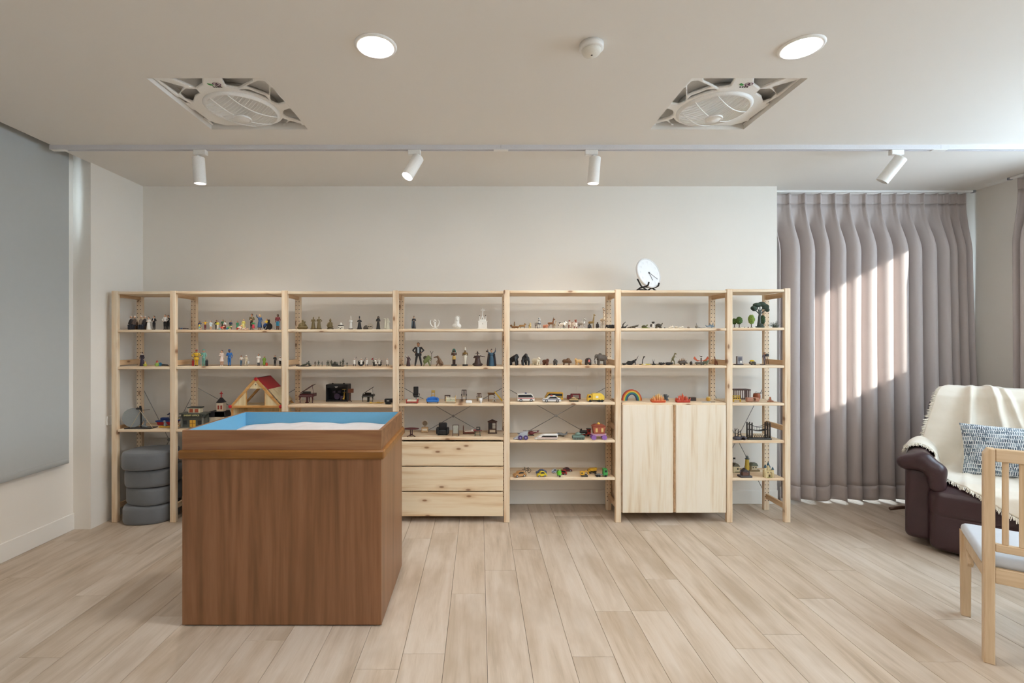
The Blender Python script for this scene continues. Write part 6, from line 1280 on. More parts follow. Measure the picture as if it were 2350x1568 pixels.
quad(1384, s1, 17, 20, 3.4, 'tall spotted toy giraffe with long neck', m_giraffe, neck=(-3.5, 24), head=(2, 4.4, 3), leg=.85, ears=1.8, nr=1.5, dy=.08, rz=-72, group=G, parts=[('horn', '3a2a20', [('c', .2, .9, 45.5, .2, 1.1, 48.5, .5, .6)]), ('horn', '3a2a20', [('c', .2, -.9, 45.5, .2, -1.1, 48.5, .5, .6)])], tail=(.6, -7, .5))
def bug(px, sh, L, label, col, dy, rz=0., legs=3, horn=None, up=0., lr=.45, group=None, cat='toy insect', jaw=None):
    ops = [('e', -L * .18, 0, L * .16, L * .30, L * .19, L * .19), ('e', L * .16, 0, L * .18 + up * .3, L * .14, L * .14, L * .14), ('e', L * .31, 0, L * .19 + up * .6, L * .09, L * .08, L * .08)]
    for i in range(legs):
        for sg in (-1, 1):
            x = L * (.18 - .20 * i); ops += [('c', x, sg * L * .1, L * .17, x + L * (.10 - .10 * i), sg * L * .26, L * .34, lr * 1.3, lr * 1.2), ('c', x + L * (.10 - .10 * i), sg * L * .26, L * .34, x + L * (.14 - .14 * i), sg * L * .34, lr, lr * 1.2, lr)]
    if jaw: 
        for sg in (-1, 1): ops += [('c', L * .36, sg * 1, L * .2 + up * .6, L * .46, sg * L * .12, L * .2 + up, .6, .5), ('c', L * .46, sg * L * .12, L * .2 + up, L * .56, sg * L * .05, L * .2 + up * 1.5, .5, .3)]
    if horn: ops.append(('c', L * .36, 0, L * .2, L * .5, 0, L * .2 + horn, .8, .4))
    return toy('toy_insect', label, cat, px, sh, [('body', col, ops)], dy, rz=rz, group=group, h=.5, k=.5, rough=.35)
bug(1400, s1, 24, 'glossy black toy beetle tilted on edge beside the sixth upright', '17171a', .06, 150, horn=5, lr=.6)
G = 'toy wild animals on the third shelf'; s2 = (4, 2)
def gorilla(px, h, label, rz, col='18191d'):
    toy('toy_gorilla', label, 'toy animal', px, s2, [('body', col, [('c', -h * .28, 0, h * .42, h * .12, 0, h * .62, h * .22, h * .27), ('e', h * .26, 0, h * .82, h * .15, h * .15, h * .18), ('c', h * .30, 0, h * .76, h * .40, 0, h * .72, h * .10, h * .08), ('c', h * .16, h * .22, h * .60, h * .26, h * .26, h * .30, h * .11, h * .09), ('c', h * .26, h * .26, h * .30, h * .28, h * .24, h * .04, h * .085, h * .08), ('c', h * .16, -h * .22, h * .60, h * .26, -h * .26, h * .30, h * .11, h * .09), ('c', h * .26, -h * .26, h * .30, h * .28, -h * .24, h * .04, h * .085, h * .08), ('c', -h * .30, h * .14, h * .36, -h * .26, h * .16, h * .05, h * .12, h * .08), ('c', -h * .30, -h * .14, h * .36, -h * .26, -h * .16, h * .05, h * .12, h * .08)])], .07, rz=rz, group=G, h=.6, k=1.2)
gorilla(1179, 26, 'black toy gorilla walking, nearest the fifth upright', -20)
gorilla(1205, 27, 'black toy gorilla seen from the front', -80)
quad(1230, s2, 20, 10, 5.2, 'white toy polar bear', 'd8cdb4', neck=(3, 5), head=(2.6, 3, .8), leg=1.8, ears=.8, dy=.07, rz=-50, group=G, nr=3)
quad(1252, s2, 15, 8.4, 4.4, 'reddish brown toy bear', '5a3424', neck=(2, 3.4), head=(2.6, 2.4, 1), leg=1.5, ears=.9, dy=.07, rz=-45, group=G, nr=3)
quad(1274.5, s2, 15, 8, 4.4, 'dark grey toy wolf', '3f3e3e', neck=(2, 3.4), head=(2.3, 2.6, .6), leg=1.2, ears=1.4, dy=.07, rz=-110, group=G, nr=2.6)
quad(1300, s2, 18, 9, 4.2, 'brown toy bison with humped shoulders', '5e4128', neck=(3, -1), head=(2.6, 2.4, 1.6), leg=1.1, ears=1, dy=.07, rz=-25, group=G, nr=3, hump=(4, 0, 12, 4.4, 3.6, 4.4))
quad(1328, s2, 18, 9, 3.8, 'tan toy lioness turning her head', 'c49a5e', neck=(2.4, 4), head=(2.4, 2, .6), leg=1.1, ears=1, dy=.07, rz=-150, group=G, nr=2.4, tail=(2, -3, .6))
toy('toy_hippo', 'dark toy hippopotamus with a wide open pink mouth', 'toy animal', 1350.5, s2, [('body', '3d3432', [('e', 0, 4, 9.4, 7.2, 9, 7), ('e', 0, -3, 13, 4.6, 4, 4), ('e', 0, -4, 6, 4.2, 4.4, 2.6), ('c', -4.4, -1, 6, -4.6, -1, 1, 1.9, 1.8), ('c', 4.4, -1, 6, 4.6, -1, 1, 1.9, 1.8), ('c', -4.4, 9, 6, -4.6, 9, 1, 1.9, 1.8), ('c', 4.4, 9, 6, 4.6, 9, 1, 1.9, 1.8)]), ('mouth', 'c46a62', [('e', 0, -6.6, 9.6, 2.6, 1.8, 3.6)]), ('tusk', 'e6dcc8', [('c', -1.8, -8, 6.6, -1.8, -8.4, 9, .5, .3)]), ('tusk', 'e6dcc8', [('c', 1.8, -8, 6.6, 1.8, -8.4, 9, .5, .3)])], .08, group=G, h=.6)
toy('toy_elephant', 'grey toy elephant with white tusks', 'toy animal', 1377, s2, [('body', '5d5650', [('c', 9, 2, 16, -2, 0, 17, 7.6, 7.4), ('e', -8, -2, 20, 5, 4.6, 5.4), ('e', 0, 0, 24, 4, 4, 3.4), ('c', -11, -3, 19, -13, -4, 10, 2.2, 1.5), ('c', -13, -4, 10, -12, -4.4, 3, 1.5, 1), ('c', -3, -4, 12, -3.4, -4.4, 1, 2.4, 2.2), ('c', -3, 4, 12, -3.4, 4, 1, 2.4, 2.2), ('c', 11, -2, 12, 11.4, -2.4, 1, 2.4, 2.2), ('c', 11, 5, 12, 11, 5, 1, 2.4, 2.2), ('c', 16, 2, 17, 18, 2, 9, .8, .5)]), ('ear', '544d48', [('e', -4.6, -6.4, 19.4, 3.4, 1.2, 5.6)]), ('ear', '544d48', [('e', -4.6, 4, 19.4, 3.4, 1.2, 5.6)]), ('tusk', 'ece6da', [('c', -10, -6, 15, -15.5, -7.5, 8, .9, .35)]), ('tusk', 'ece6da', [('c', -9, -1, 15, -11, -7.5, 9, .9, .35)])], .08, group=G, h=.7, k=1.2)
G = 'toy vehicles'; s3 = (4, 3)
car(1206.5, s3, 39, 18, 'white toy ambulance van with a red stripe', 'dfdcd6', style='van', stripe='a83a3a', roof='2c3a6a', by=921.5, group=G, name='toy_ambulance', wheel=3.4)
car(1271, s3, 40, 18.5, 'yellow toy taxi van behind the white police car', 'd8a22a', style='van', face=-1, by=919, group=G, name='toy_van', wheel=3.4, stripe='2f5a46')
car(1265.5, s3, 42, 14, 'white toy police car with a red roof light', 'e6e4e0', style='sedan', face=-1, by=926, group=G, roof='b8302c', wheel=3.3, stripe='3a4a6a')
toy('toy_fire_engine', 'maroon toy fire engine with a raised white ladder', 'toy vehicle', 1316.5, s3, [('body', '6e1f26', [('P', [(-15, 2.4), (15, 2.4), (15, 14.6), (-6, 14.6), (-7, 11), (-14, 11), (-15, 7)], -5.6, 5.6, .4)]), ('window', '241f22', [('P', [(-13.4, 7.4), (-12.8, 10.4), (-8, 10.4), (-8, 7.4)], -5.8, 5.8)]), ('locker', '8a8078', [('B', 4, -5.7, 9, 14, .4, 6)]), ('ladder', 'dcd8ce', [('Y', 9, -.8, 15, 8, -.8, 29, .45), ('Y', 9, .8, 15, 8, .8, 29, .45)])] + [('wheel', '1a1a1c', [('Y', x, y, 2.6, x, y + 1.4, 2.6, 2.6)]) for x in (-9, 9) for y in (-6.2, 4.8)], by=918.5, group=G)
tank(1317, s3, 22, 11, 'tan toy tank in front of the fire engine', 'b59a6c', by=926, group=G, face=1, base='6a5a3e')
toy('toy_garbage_truck', 'yellow toy garbage truck', 'toy vehicle', 1366.5, s3, [('cab', 'e0b23a', [('P', [(-19.5, 2.6), (-9.5, 2.6), (-9.5, 17), (-17, 17), (-19, 11), (-19.5, 8)], -6.4, 6.4, .5)]), ('window', '2a2624', [('P', [(-17.6, 10.6), (-16.2, 15.2), (-12, 15.2), (-12, 10.6)], -6.6, 6.6)]), ('hopper', 'e6c24a', [('P', [(-8.6, 5), (17, 4), (19.5, 8), (19, 14), (13, 19.6), (-6, 19.6), (-8.6, 18)], -6.8, 6.8, .6)], [('recycling_mark', 'e8e6e0', [('B', 2, -7, 12, 6, .3, 5)])]), ('chassis', '2c2a2a', [('B', 1, 0, 3.4, 36, 8, 2)])] + [('wheel', '1c1c1e', [('Y', x, y, 3, x, y + 1.8, 3, 3)]) for x in (-13, 7, 13.5) for y in (-7, 5.2)], by=925, group=G)
s4 = (4, 4)
toy('toy_moon_rover', 'silver toy rover with purple wheels and a lowered blade', 'toy vehicle', 1195, s4, [('body', 'aeb4bc', [('P', [(-8, 6), (-2, 15), (16, 20), (15, 8), (6, 6)], -6, 6, .5)]), ('blade', 'b9bcc4', [('P', [(-17, .6), (-6, 2), (-4, 6), (-8, 7), (-15, 3)], -6, 6, .4)]), ('arm', '6a6c74', [('B', -5, 0, 14, 5, 2, 1.6)])] + [('wheel', '4a3a6e', [('Y', x, y, 5.2, x, y + 3.4, 5.2, 5.2)], [('hub', '9a92b8', [('Y', x, y - .2, 5.2, x, y + 3.6, 5.2, 2)])]) for x in (-1.5, 11) for y in (-8, 4.6)], by=1011.5, group=G)
toy('toy_helicopter', 'dark red toy helicopter behind the rover', 'toy vehicle', 1218, s4, [('fuselage', '6a1f26', [('e', 1, 0, 6, 7, 4, 4.4), ('c', 6, 0, 6.5, 16, 0, 8, 1.6, .7)]), ('tail_fin', '6a1f26', [('P', [(14, 7), (18, 7.4), (17.6, 11.6), (16, 11.6)], -.4, .4)]), ('rotor', '3a3634', [('B', 1, 0, 11.6, 38, 1.6, .5)]), ('mast', '3a3634', [('Y', 1, 0, 9, 1, 0, 12, .6)]), ('skid', '3a3634', [('T', [(-6, -3.4, 1), (8, -3.4, .6)], .6)]), ('skid', '3a3634', [('T', [(-6, 3.4, 1), (8, 3.4, .6)], .6)])], by=1000, group=G)
toy('toy_train', 'white toy bullet train with dark windows', 'toy vehicle', 1253, s4, [('body', 'e4e2de', [('P', [(-26, 1), (26, 1), (26, 12.6), (-6, 12.6), (-14, 9.6), (-22, 4.4), (-26, 2.4)], -5.4, 5.4, .8)]), ('window_band', '2a2624', [('P', [(-12, 6), (-8, 9.4), (24, 9.4), (24, 6)], -5.6, 5.6)]), ('stripe', 'a8623c', [('P', [(-22, 3.4), (26, 3.4), (26, 4.6), (-20, 4.6)], -5.55, 5.55)]), ('underframe', '4a4846', [('B', 2, 0, .7, 46, 8, 1.4)])], by=1012, group=G)
toy('toy_jet', 'silver grey toy jet plane at the back', 'toy vehicle', 1288.5, s4, [('fuselage', '8f9296', [('c', -13, 0, 5, 13, 0, 4, 2, 1.4), ('c', -13, 0, 5, -17, 0, 5, 1.2, .4)]), ('wing', '85888c', [('P', [(-6, 4.2), (6, 4.2), (6, 4.9), (-6, 4.9)], -13, 13)]), ('tail_fin', '7b7e82', [('P', [(9, 5), (14, 5), (14.5, 9.5), (12.5, 9.5)], -.4, .4)]), ('canopy', '3a3d44', [('e', -7, 0, 6.6, 3, 1.4, 1.3)]), ('landing_leg', '6b6d70', [('Y', -8, 0, 0, -8, 0, 4, .6), ('Y', 5, -3, 0, 5, -3, 4, .6), ('Y', 5, 3, 0, 5, 3, 4, .6)])], by=1001, rz=12, group=G)
tank(1327, s4, 29, 16.5, 'grey green toy tank with a round turret', '70887e', by=1012, group=G, face=1, base='5f756c')
toy('toy_locomotive', 'red and black toy steam locomotive behind the tank', 'toy vehicle', 1343, s4, [('boiler', '1f1e20', [('Y', -12, 0, 9, 4, 0, 9, 4.2)]), ('cab', 'a02a22', [('B', 8, 0, 9.5, 8, 9, 13, .4)], [('cab_window', '1c1a1a', [('B', 8, -4.6, 12.4, 4.4, .4, 4)])]), ('footplate', '8f241e', [('B', -1, 0, 4, 27, 9, 2, .3)]), ('chimney', '1a1a1c', [('Y', -9, 0, 12, -9, 0, 16.6, 1.4, 1.8)]), ('cab_roof', '1a1a1c', [('B', 8, 0, 16.5, 10, 10, 1.2, .3)])] + [('wheel', '26262a', [('Y', x, y, 2.4, x, y + 1, 2.4, 2.4)]) for x in (-9, -2, 6) for y in (-5, 4)], by=1001, group=G)
toy('toy_carriage', 'orange and pink toy royal carriage with purple wheels', 'toy vehicle', 1373.5, s4, [('coach', 'a0523a', [('P', [(-12, 14), (12, 14), (15, 31), (-15, 31)], -7, 7, .6)], [('coach_window', 'd8b878', [('B', -6, -7.2, 22, 5, .5, 9, .2)]), ('coach_window', 'd8b878', [('B', 7, -7.2, 22, 5, .5, 9, .2)])]), ('roof', '8f4430', [('P', [(-16, 31), (16, 31), (9, 35), (-9, 35)], -8, 8, .5)]), ('crown', 'd8a63a', [('L', [(3, 34.6), (3.6, 35.4), (2.6, 37.6), (1, 39), (0, 39.4)])]), ('undercarriage', 'c99ab0', [('P', [(-18, 13), (-10, 8), (10, 8), (18, 13), (12, 14.4), (-12, 14.4)], -5, 5, .5)])] + [('wheel', '8f62a8', [('L', [(3.6, -.8), (5.6, -.8), (5.6, .8), (3.6, .8)])]) for _ in range(4)] + [('spokes', '8f62a8', [('Y', x - 4, y, 5.6, x + 4, y, 5.6, .5), ('Y', x, y, 1.6, x, y, 9.6, .5)]) for x in (-12, 12) for y in (-7.5, 7.5)], by=1009, group=G)
wh = [o for o in bpy.data.objects['toy_carriage'].children if o.name.startswith('wheel')]; sc_ = bpy.data.objects['toy_carriage'].location.y / F
for o, (x, y) in zip(wh, ((-12, -7.5), (12, -7.5), (-12, 7.5), (12, 7.5))): o.rotation_euler = (R(90), 0, 0); o.location = (x * sc_, y * sc_, 5.6 * sc_)
s5 = (4, 5)
car(1192.5, s5, 30, 13, 'tan orange toy hatchback car at the shelf edge', 'b88a58', style='beetle', face=-1, by=1098, rz=20, group=G, wheel=2.8)
toy('toy_bicycle', 'tiny black metal bicycle behind the tan car', 'toy vehicle', 1208, s5, [('wheel', '1e1c1a', [('T', [(-6.5 + 4.4 * math.cos(a), 0, 4.9 + 4.4 * math.sin(a)) for a in np.linspace(0, 2 * math.pi, 19)], .5)]), ('wheel', '1e1c1a', [('T', [(6.5 + 4.4 * math.cos(a), 0, 4.9 + 4.4 * math.sin(a)) for a in np.linspace(0, 2 * math.pi, 19)], .5)]), ('frame', '2a2620', [('T', [(6.5, 0, 4.9), (1, 0, 4.6), (4, 0, 10.5), (6.5, 0, 4.9)], .5), ('T', [(4, 0, 10), (-4, 0, 11), (1, 0, 4.6)], .5), ('T', [(-6.5, 0, 4.9), (-4, 0, 13)], .5)]), ('handlebar', '2a2620', [('T', [(-4, -3, 13.4), (-4, 0, 13), (-4, 3, 13.4)], .5)]), ('saddle', '3a2c22', [('e', 4.4, 0, 11.6, 2, 1.2, .8)])], by=1086, rz=15, group=G)
car(1242, s5, 24, 10, 'steel blue toy sports car behind the yellow car', '4a5f86', style='sport', face=-1, by=1087.5, group=G, wheel=2.2)
car(1243, s5, 22, 12.5, 'yellow toy beetle car', 'd8c02e', style='beetle', face=-1, by=1098, rz=8, group=G, wheel=2.6)
car(1274, s5, 16, 10, 'small blue and white toy car behind the green scooter', 'c6cad2', style='beetle', by=1086, group=G, stripe='2f4a86', wheel=2.2)
toy('toy_scooter', 'bright green toy motor scooter seen from the front', 'toy vehicle', 1282.5, s5, [('front_wheel', '1c1c1e', [('Y', -.9, -6, 3, .9, -6, 3, 3)]), ('rear_wheel', '1c1c1e', [('Y', -.9, 7, 3, .9, 7, 3, 3)]), ('body', '6cc22e', [('b', 0, -4, 9.5, 4.2, 1.4, 5, 1.2), ('e', 0, -6, 5.6, 2, 2.6, 2.2), ('b', 0, 1, 4, 2.6, 5, 1, .8), ('e', 0, 6, 7.6, 3, 5, 3.6)]), ('handlebar', '5aa626', [('T', [(-5, -4, 16.4), (0, -4.6, 16), (5, -4, 16.4)], .8)]), ('headlamp', 'd6e6c0', [('e', 0, -5.8, 16.6, 1.5, 1, 1.5)]), ('seat', '2a2a26', [('e', 0, 5, 11.4, 2.4, 4, 1.2)])], by=1098, rz=12, group=G)
car(1293.5, s5, 14, 10.5, 'small red toy car beside the green scooter', 'a03232', style='van', by=1089.5, rz=-30, group=G, wheel=2.2)
car(1302.5, s5, 20, 9, 'dark red toy car at the back of the lowest shelf', '5a2024', style='sport', by=1082, group=G, wheel=2)
toy('toy_excavator', 'yellow toy excavator with a bent arm', 'toy vehicle', 1339, s5, [('track', '3a342c', [('b', 2, -3, 2.2, 7.4, 1.6, 2.2, 1.6)]), ('track', '3a342c', [('b', 2, 4, 2.2, 7.4, 1.6, 2.2, 1.6)]), ('cab', 'd8a42e', [('b', -3, 0, 8, 5, 4.4, 4, .8)], [('window', '3a3428', [('B', -4, -4.5, 9, 4, .4, 3)])]), ('arm', 'd8a42e', [('c', 1, 0, 8, 6, 0, 13.5, 1.3, 1.1), ('c', 6, 0, 13.5, 11, 0, 9, 1.1, .9)]), ('bucket', 'c0902a', [('b', 11, 0, 7, 1.8, 2.6, 2, .8)])], by=1095, group=G)
toy('toy_dump_truck', 'yellow toy dump truck behind the excavator', 'toy vehicle', 1358.5, s5, [('bed', 'd8a82c', [('P', [(-3, 6), (9, 7), (11, 12.5), (-6, 11.4)], -5, 5, .4)]), ('cab', 'c99a26', [('b', -6.4, 0, 6.6, 3, 4, 3.4, .6)]), ('chassis', '4a3e28', [('B', 1, 0, 4, 18, 6, 1.6)])] + [('wheel', '26241f', [('Y', x, y, 2.6, x, y + 1.8, 2.6, 2.6)]) for x in (-5.4, 6) for y in (-5.6, 3.8)], by=1086.5, group=G)
toy('toy_tractor_unit', 'green toy truck tractor with bare chassis', 'toy vehicle', 1380.5, s5, [('cab', '3f9a4c', [('P', [(3, 3), (13, 3), (13, 12), (11.6, 18.6), (3, 18.6)], -5.4, 5.4, .5)], [('window', '26332a', [('P', [(6, 11), (11.6, 11), (10.8, 15.6), (6, 15.6)], -5.6, 5.6)])]), ('chassis', '8a8c8a', [('B', -5, 0, 4.4, 18, 5, 1.8, .3), ('B', -6, 0, 6, 6, 6, 1.2, .3)])] + [('wheel', '1f2022', [('Y', x, y, 2.8, x, y + 1.8, 2.8, 2.8)]) for x in (-11, -6, 8) for y in (-5.4, 3.6)], by=1097, group=G)

# ---- section above the two-door cabinet: reptiles, insects, dinosaurs
G = 'toy reptiles and sea creatures'; s1 = (5, 1)
toy('toy_scorpion', 'dark toy scorpion with raised tail beside the sixth upright', 'toy animal', 1432, s1, [('body', '33302a', [('c', -4, 0, 2, 4, 0, 2.4, 2.4, 1.6), ('c', -3, 0, 3, -2, 0, 9, 1.5, 1.2), ('c', -2, 0, 9, 4, 0, 15, 1.2, .6), ('c', 2, -1, 3, 8, -3, 8, .9, .7), ('c', 2, 2, 3, 7, 4, 4, .9, .7)])], .07, group=G)
toy('toy_crocodile', 'dark olive toy crocodile with a raised head', 'toy animal', 1452.5, s1, [('body', '4a4334', [('c', -13, 0, 1.4, 0, 0, 3.4, .6, 2.4), ('c', 0, 0, 3.4, 6, 0, 4.6, 2.4, 2), ('c', 6, 0, 5, 13, -1, 7.6, 1.8, .7), ('c', 6, 0, 4, 12, -1, 4.4, 1.2, .6), ('c', 3, -2.4, 2.6, 4.6, -4, .6, .9, .7), ('c', 3, 2.4, 2.6, 4.6, 4, .6, .9, .7), ('c', -4, -2, 2.4, -5, -3.6, .6, .9, .7), ('c', -4, 2, 2.4, -5, 3.6, .6, .9, .7)])], .07, group=G)
toy('toy_turtle', 'olive toy turtle resting on a green leaf', 'toy animal', 1480, s1, [('leaf', '7d8a3a', [('e', 1, -1, .9, 10.5, 5, 1)]), ('shell', '4d4a2c', [('e', -2, 0, 4, 5.6, 4, 3.2)]), ('body', '5f6236', [('c', 2, 0, 4, 5.4, -.4, 7.4, 1.3, 1.4), ('c', -5, -2, 3, -8, -3, 1.6, .9, .6), ('c', 2, -3, 3, 4, -5, 1.6, .9, .6)])], .06, group=G)
toy('toy_badger', 'black and white toy puppy sitting beside the tortoise', 'toy animal', 1498, s1, [('body', 'd6d0c6', [('c', 0, 0, 4, .5, 0, 9, 2.9, 2.3), ('c', -1, -1.6, 6, -1, -2.4, .8, .9, .8), ('c', 2, -1.6, 6, 2, -2.4, .8, .9, .8)]), ('head', '26211f', [('e', 1, -1, 13, 3, 2.8, 2.7), ('c', 1, -2.6, 12.4, 1, -4.6, 12, 1.3, .8), ('e', -1.6, 0, 14, 1, .8, 1.8), ('e', 3.6, 0, 14, 1, .8, 1.8)]), ('back_patch', '2a2523', [('e', -3, 1.4, 6.4, 2.4, 2.2, 4)])], .07, group=G)
toy('toy_tortoise', 'dark domed toy tortoise walking right after the puppy', 'toy animal', 1511, s1, [('shell', '3e382c', [('e', 0, 0, 6.4, 7, 5, 4.6)]), ('body', '5a5240', [('c', 6, 0, 6, 9, -.4, 11.5, 1.3, 1.1), ('c', 4, -3.4, 4, 5, -4, 1, 1.5, 1.3), ('c', -4, -3.4, 4, -5, -4, 1, 1.5, 1.3), ('c', 4, 3.4, 4, 5, 4, 1, 1.5, 1.3), ('c', -4, 3.4, 4, -5, 4, 1, 1.5, 1.3), ('b', 0, 0, 4, 4, 3.4, 1, .6)])], .08, group=G)
toy('black_pebble', 'single small black pebble on the second shelf', 'pebble', 1525.5, s1, [('stone', '26221f', [('e', 0, 0, 1.1, 1.7, 1.5, 1.2)])], .06)
for px, ops, lab in ((1540, [('c', -5, 0, 1.4, 4, 0, 3, 1.4, 2), ('c', -1, 0, 3, -2, 0, 6, 1, .6), ('c', 2, 0, 4, 4, 0, 7, 1, .6)], 'white branching coral piece, leftmost of the pale sea finds'), (1552, [('e', 0, 0, 2.4, 4, 3, 2.6), ('c', -2, 0, 4, -4, 0, 6, .9, .5), ('c', 1, 0, 4, 3, 0, 5.6, .9, .5)], 'white rounded shell in the middle of the pale sea finds'), (1563, [('c', -4, 0, 1.6, 4, 0, 2.4, 1.6, 1.8), ('c', 2, 0, 3, 4, 0, 5.4, .9, .5)], 'cream starfish-like shell, rightmost of the pale sea finds')):
    toy('sea_shell', lab, 'shell', px, s1, [('shell', 'dcd2c0', ops)], .06, group='pale sea finds')
toy('brown_shell', 'small grey brown shell lying alone', 'shell', 1580.5, s1, [('shell', '8f8478', [('e', 0, 0, 1.6, 3.4, 2.4, 1.7), ('c', -1, 0, 3, -1.6, 0, 5, .8, .4)])], .06)
toy('toy_stingray', 'grey toy ray with an upright pointed fin and long tail', 'toy animal', 1602, s1, [('body', '8b857c', [('e', -3, 0, 3.6, 3.6, 3.4, 3.4), ('c', -3.4, 0, 6, -4, 0, 13, 1.3, .35), ('c', 0, 0, 2, 8, 0, .9, 1.2, .6), ('c', 8, 0, .9, 16, -1, 1.8, .6, .4)])], .06, group=G)
toy('toy_shark', 'blue grey toy shark with white belly', 'toy animal', 1630, s1, [('body', '7a8b98', [('c', -8, 0, 4.4, 4, 0, 4.6, 1.6, 3.4), ('c', 4, 0, 4.6, 9, 0, 4, 3.2, 1.4), ('c', -8, 0, 4.6, -11, 0, 7.4, 1.2, .5), ('c', 0, 0, 7, -1.6, 0, 12, 1.6, .4), ('c', 6, 1, 7, 8, 3, 13, 1.6, .4), ('c', 2, -2.6, 3, 0, -5, 1, 1.1, .5)]), ('belly', 'dcdcd8', [('e', 0, -.6, 2.4, 8, 2.6, 1.9)])], .07, group=G)
G = 'toy insects and snakes'; s2 = (5, 2)
bug(1434, s2, 13, 'small black toy ant at the sixth upright', '1c1a18', .06, 20, group=G)
bug(1450, s2, 26, 'big black toy stag beetle rearing with spread jaws', '19181a', .08, -15, jaw=True, up=11, lr=.55, group=G)
toy('toy_cobra', 'black toy cobra rearing upright', 'toy snake', 1474, s2, [('body', '26231f', [('c', -6, 2, 1.2, 0, 0, 1.2, 1, 1.1), ('c', 0, 0, 1.2, 1, 0, 12, 1, .9), ('c', 1, 0, 12, 3, 0, 17, .9, 1), ('e', 4, -1, 18.6, 2.4, 1.6, 1.4)])], .08, group=G)
toy('toy_gecko', 'pale yellow and white toy lizard lying low', 'toy snake', 1482, s2, [('body', 'c9b65a', [('c', -8, 0, 1.6, 0, -1, 1.8, 1.6, 1.8), ('c', 0, -1, 1.8, 8, 0, 1.4, 1.6, .9), ('e', 9, 0, 2, 2, 1.5, 1.4), ('c', -3, -1, 1.6, -4, -4, .7, .7, .5), ('c', 4, -1, 1.6, 5, -4, .7, .7, .5)]), ('belly', 'e2dccb', [('e', -4, -1.4, 1.8, 4, 2, 1.7)])], .05, group=G)
toy('toy_snake', 'long thin dark green toy snake stretched out', 'toy snake', 1497, s2, [('body', '3d4a2c', [('c', -16 + 4 * i, 2 * math.sin(i * 1.4), 1, -12 + 4 * i, 2 * math.sin((i + 1) * 1.4), 1, 1., 1. - .05 * i) for i in range(8)])], .14, group=G)
toy('toy_snail', 'dark toy slug with two upright feelers', 'toy snake', 1500, s2, [('body', '2c2a2e', [('c', -2, 0, 1.6, 1, 0, 2.6, 1.8, 2), ('c', 0, 0, 2.6, -.6, 0, 7, 1.8, 1.3), ('c', -1, 0, 7, -2.6, 0, 13, .6, .35), ('c', 0, 0, 7, 1.8, 0, 13, .6, .35), ('c', 1, 0, 1.6, 4, 0, 1, 1.4, .8)])], .05, group=G)
bug(1520, s2, 17, 'glossy black toy beetle with long legs, left of the dinosaur legs', '201d1b', .07, 10, group=G)
bug(1537, s2, 19, 'glossy black toy beetle under the standing olive dinosaur', '1b1a1d', .06, -12, group=G)
G = 'toy dinosaurs'
toy('toy_raptor', 'slim olive toy dinosaur standing on two legs', 'toy dinosaur', 1544.5, s2, [('body', '6f6844', [('c', -1, 0, 14, 2, 0, 19, 2.4, 2.2), ('c', 2, 0, 19, 4, 0, 25, 1.6, 1.2), ('e', 5, 0, 26, 2, 1.6, 1.6), ('c', 5, 0, 26, 8, -.6, 25, 1.3, .7), ('c', -1, 0, 13, -5, 0, 6, 1.6, .9), ('c', -5, 0, 6, -7, 1, .8, .9, .4), ('c', 0, -1.4, 13, 2.6, -1.6, 7, 1.6, 1), ('c', 2.6, -1.6, 7, 1.4, -1.6, 3.6, .9, .7), ('c', 1.4, -1.6, 3.6, 3.6, -2.6, .6, .7, .7), ('c', 0, 1.4, 13, 3.6, 1.8, 8, 1.5, 1), ('c', 3.6, 1.8, 8, 5, 1.8, .7, .8, .7), ('c', 3, -1.6, 19, 6.6, -2.6, 17.4, .6, .4)])], .08, group=G)
toy('toy_stegosaurus', 'grey brown toy stegosaurus with a row of back plates', 'toy dinosaur', 1566.5, s2, [('body', '4f463e', [('c', -6, 0, 6, 4, 0, 7, 3.6, 4), ('c', -6, 0, 6, -12, 0, 6.5, 2.2, .6), ('c', 5, 0, 6, 10, -1, 4.4, 2.2, 1.3), ('c', -4, -2, 5, -4, -2.4, .8, 1.4, 1.2), ('c', 4, -2, 5, 4, -2.4, .8, 1.4, 1.2), ('c', -4, 2, 5, -4, 2.4, .8, 1.4, 1.2), ('c', 4, 2, 5, 4, 2.4, .8, 1.4, 1.2)])] + [('back_plate', '8a6a4a', [('P', [(x - 1.3, z - 1), (x + 1.3, z - 1), (x + dx + .2, z + h_)], -.5, .5)]) for x, z, h_, dx in ((-9, 7.6, 3.4, -1.4), (-6, 9.4, 4.4, -1), (-2.6, 10.6, 5.4, -.4), (1, 11, 6, 0), (4.4, 10, 5, .8), (7.4, 8, 3.6, 1.6))], .07, group=G)
quad(1586, s2, 11, 5, 2.7, 'small dark toy triceratops with horns', '3a3230', neck=(1.6, 2), head=(2, 1.8, .8), leg=.9, dy=.06, rz=-110, group=G, name='toy_dinosaur', cat='toy dinosaur', tail=(3, 3, .9), parts=[('horn', '6a6058', [('c', 6.6, .9, 8.6, 8, 1.2, 11.5, .45, .25)]), ('horn', '6a6058', [('c', 6.6, -.9, 8.6, 8, -1.2, 11.5, .45, .25)])])
toy('toy_pterosaur', 'orange toy pterosaur with spread wings', 'toy dinosaur', 1609, s2, [('wing', 'c4562c', [('P', [(0, 9), (-9, 11), (-15, 19), (-18, 14), (-9, 7.5)], -.5, .5)]), ('wing', 'c4562c', [('P', [(0, 9), (9, 7.5), (18, 14), (15, 19.5), (9, 11)], -.5, .5)]), ('body', '5a4436', [('c', 0, 0, 3, 0, 0, 15, 1.4, 1.3), ('e', 0, -.6, 18.6, 1.5, 1.5, 1.4), ('c', 0, -1, 18.6, 2.6, -2, 18.2, .9, .4), ('c', 0, 0, 19, -4.4, .6, 21, .9, .3), ('e', 0, 0, 1.2, 2.6, 2.2, 1.2)])], .11, group=G)
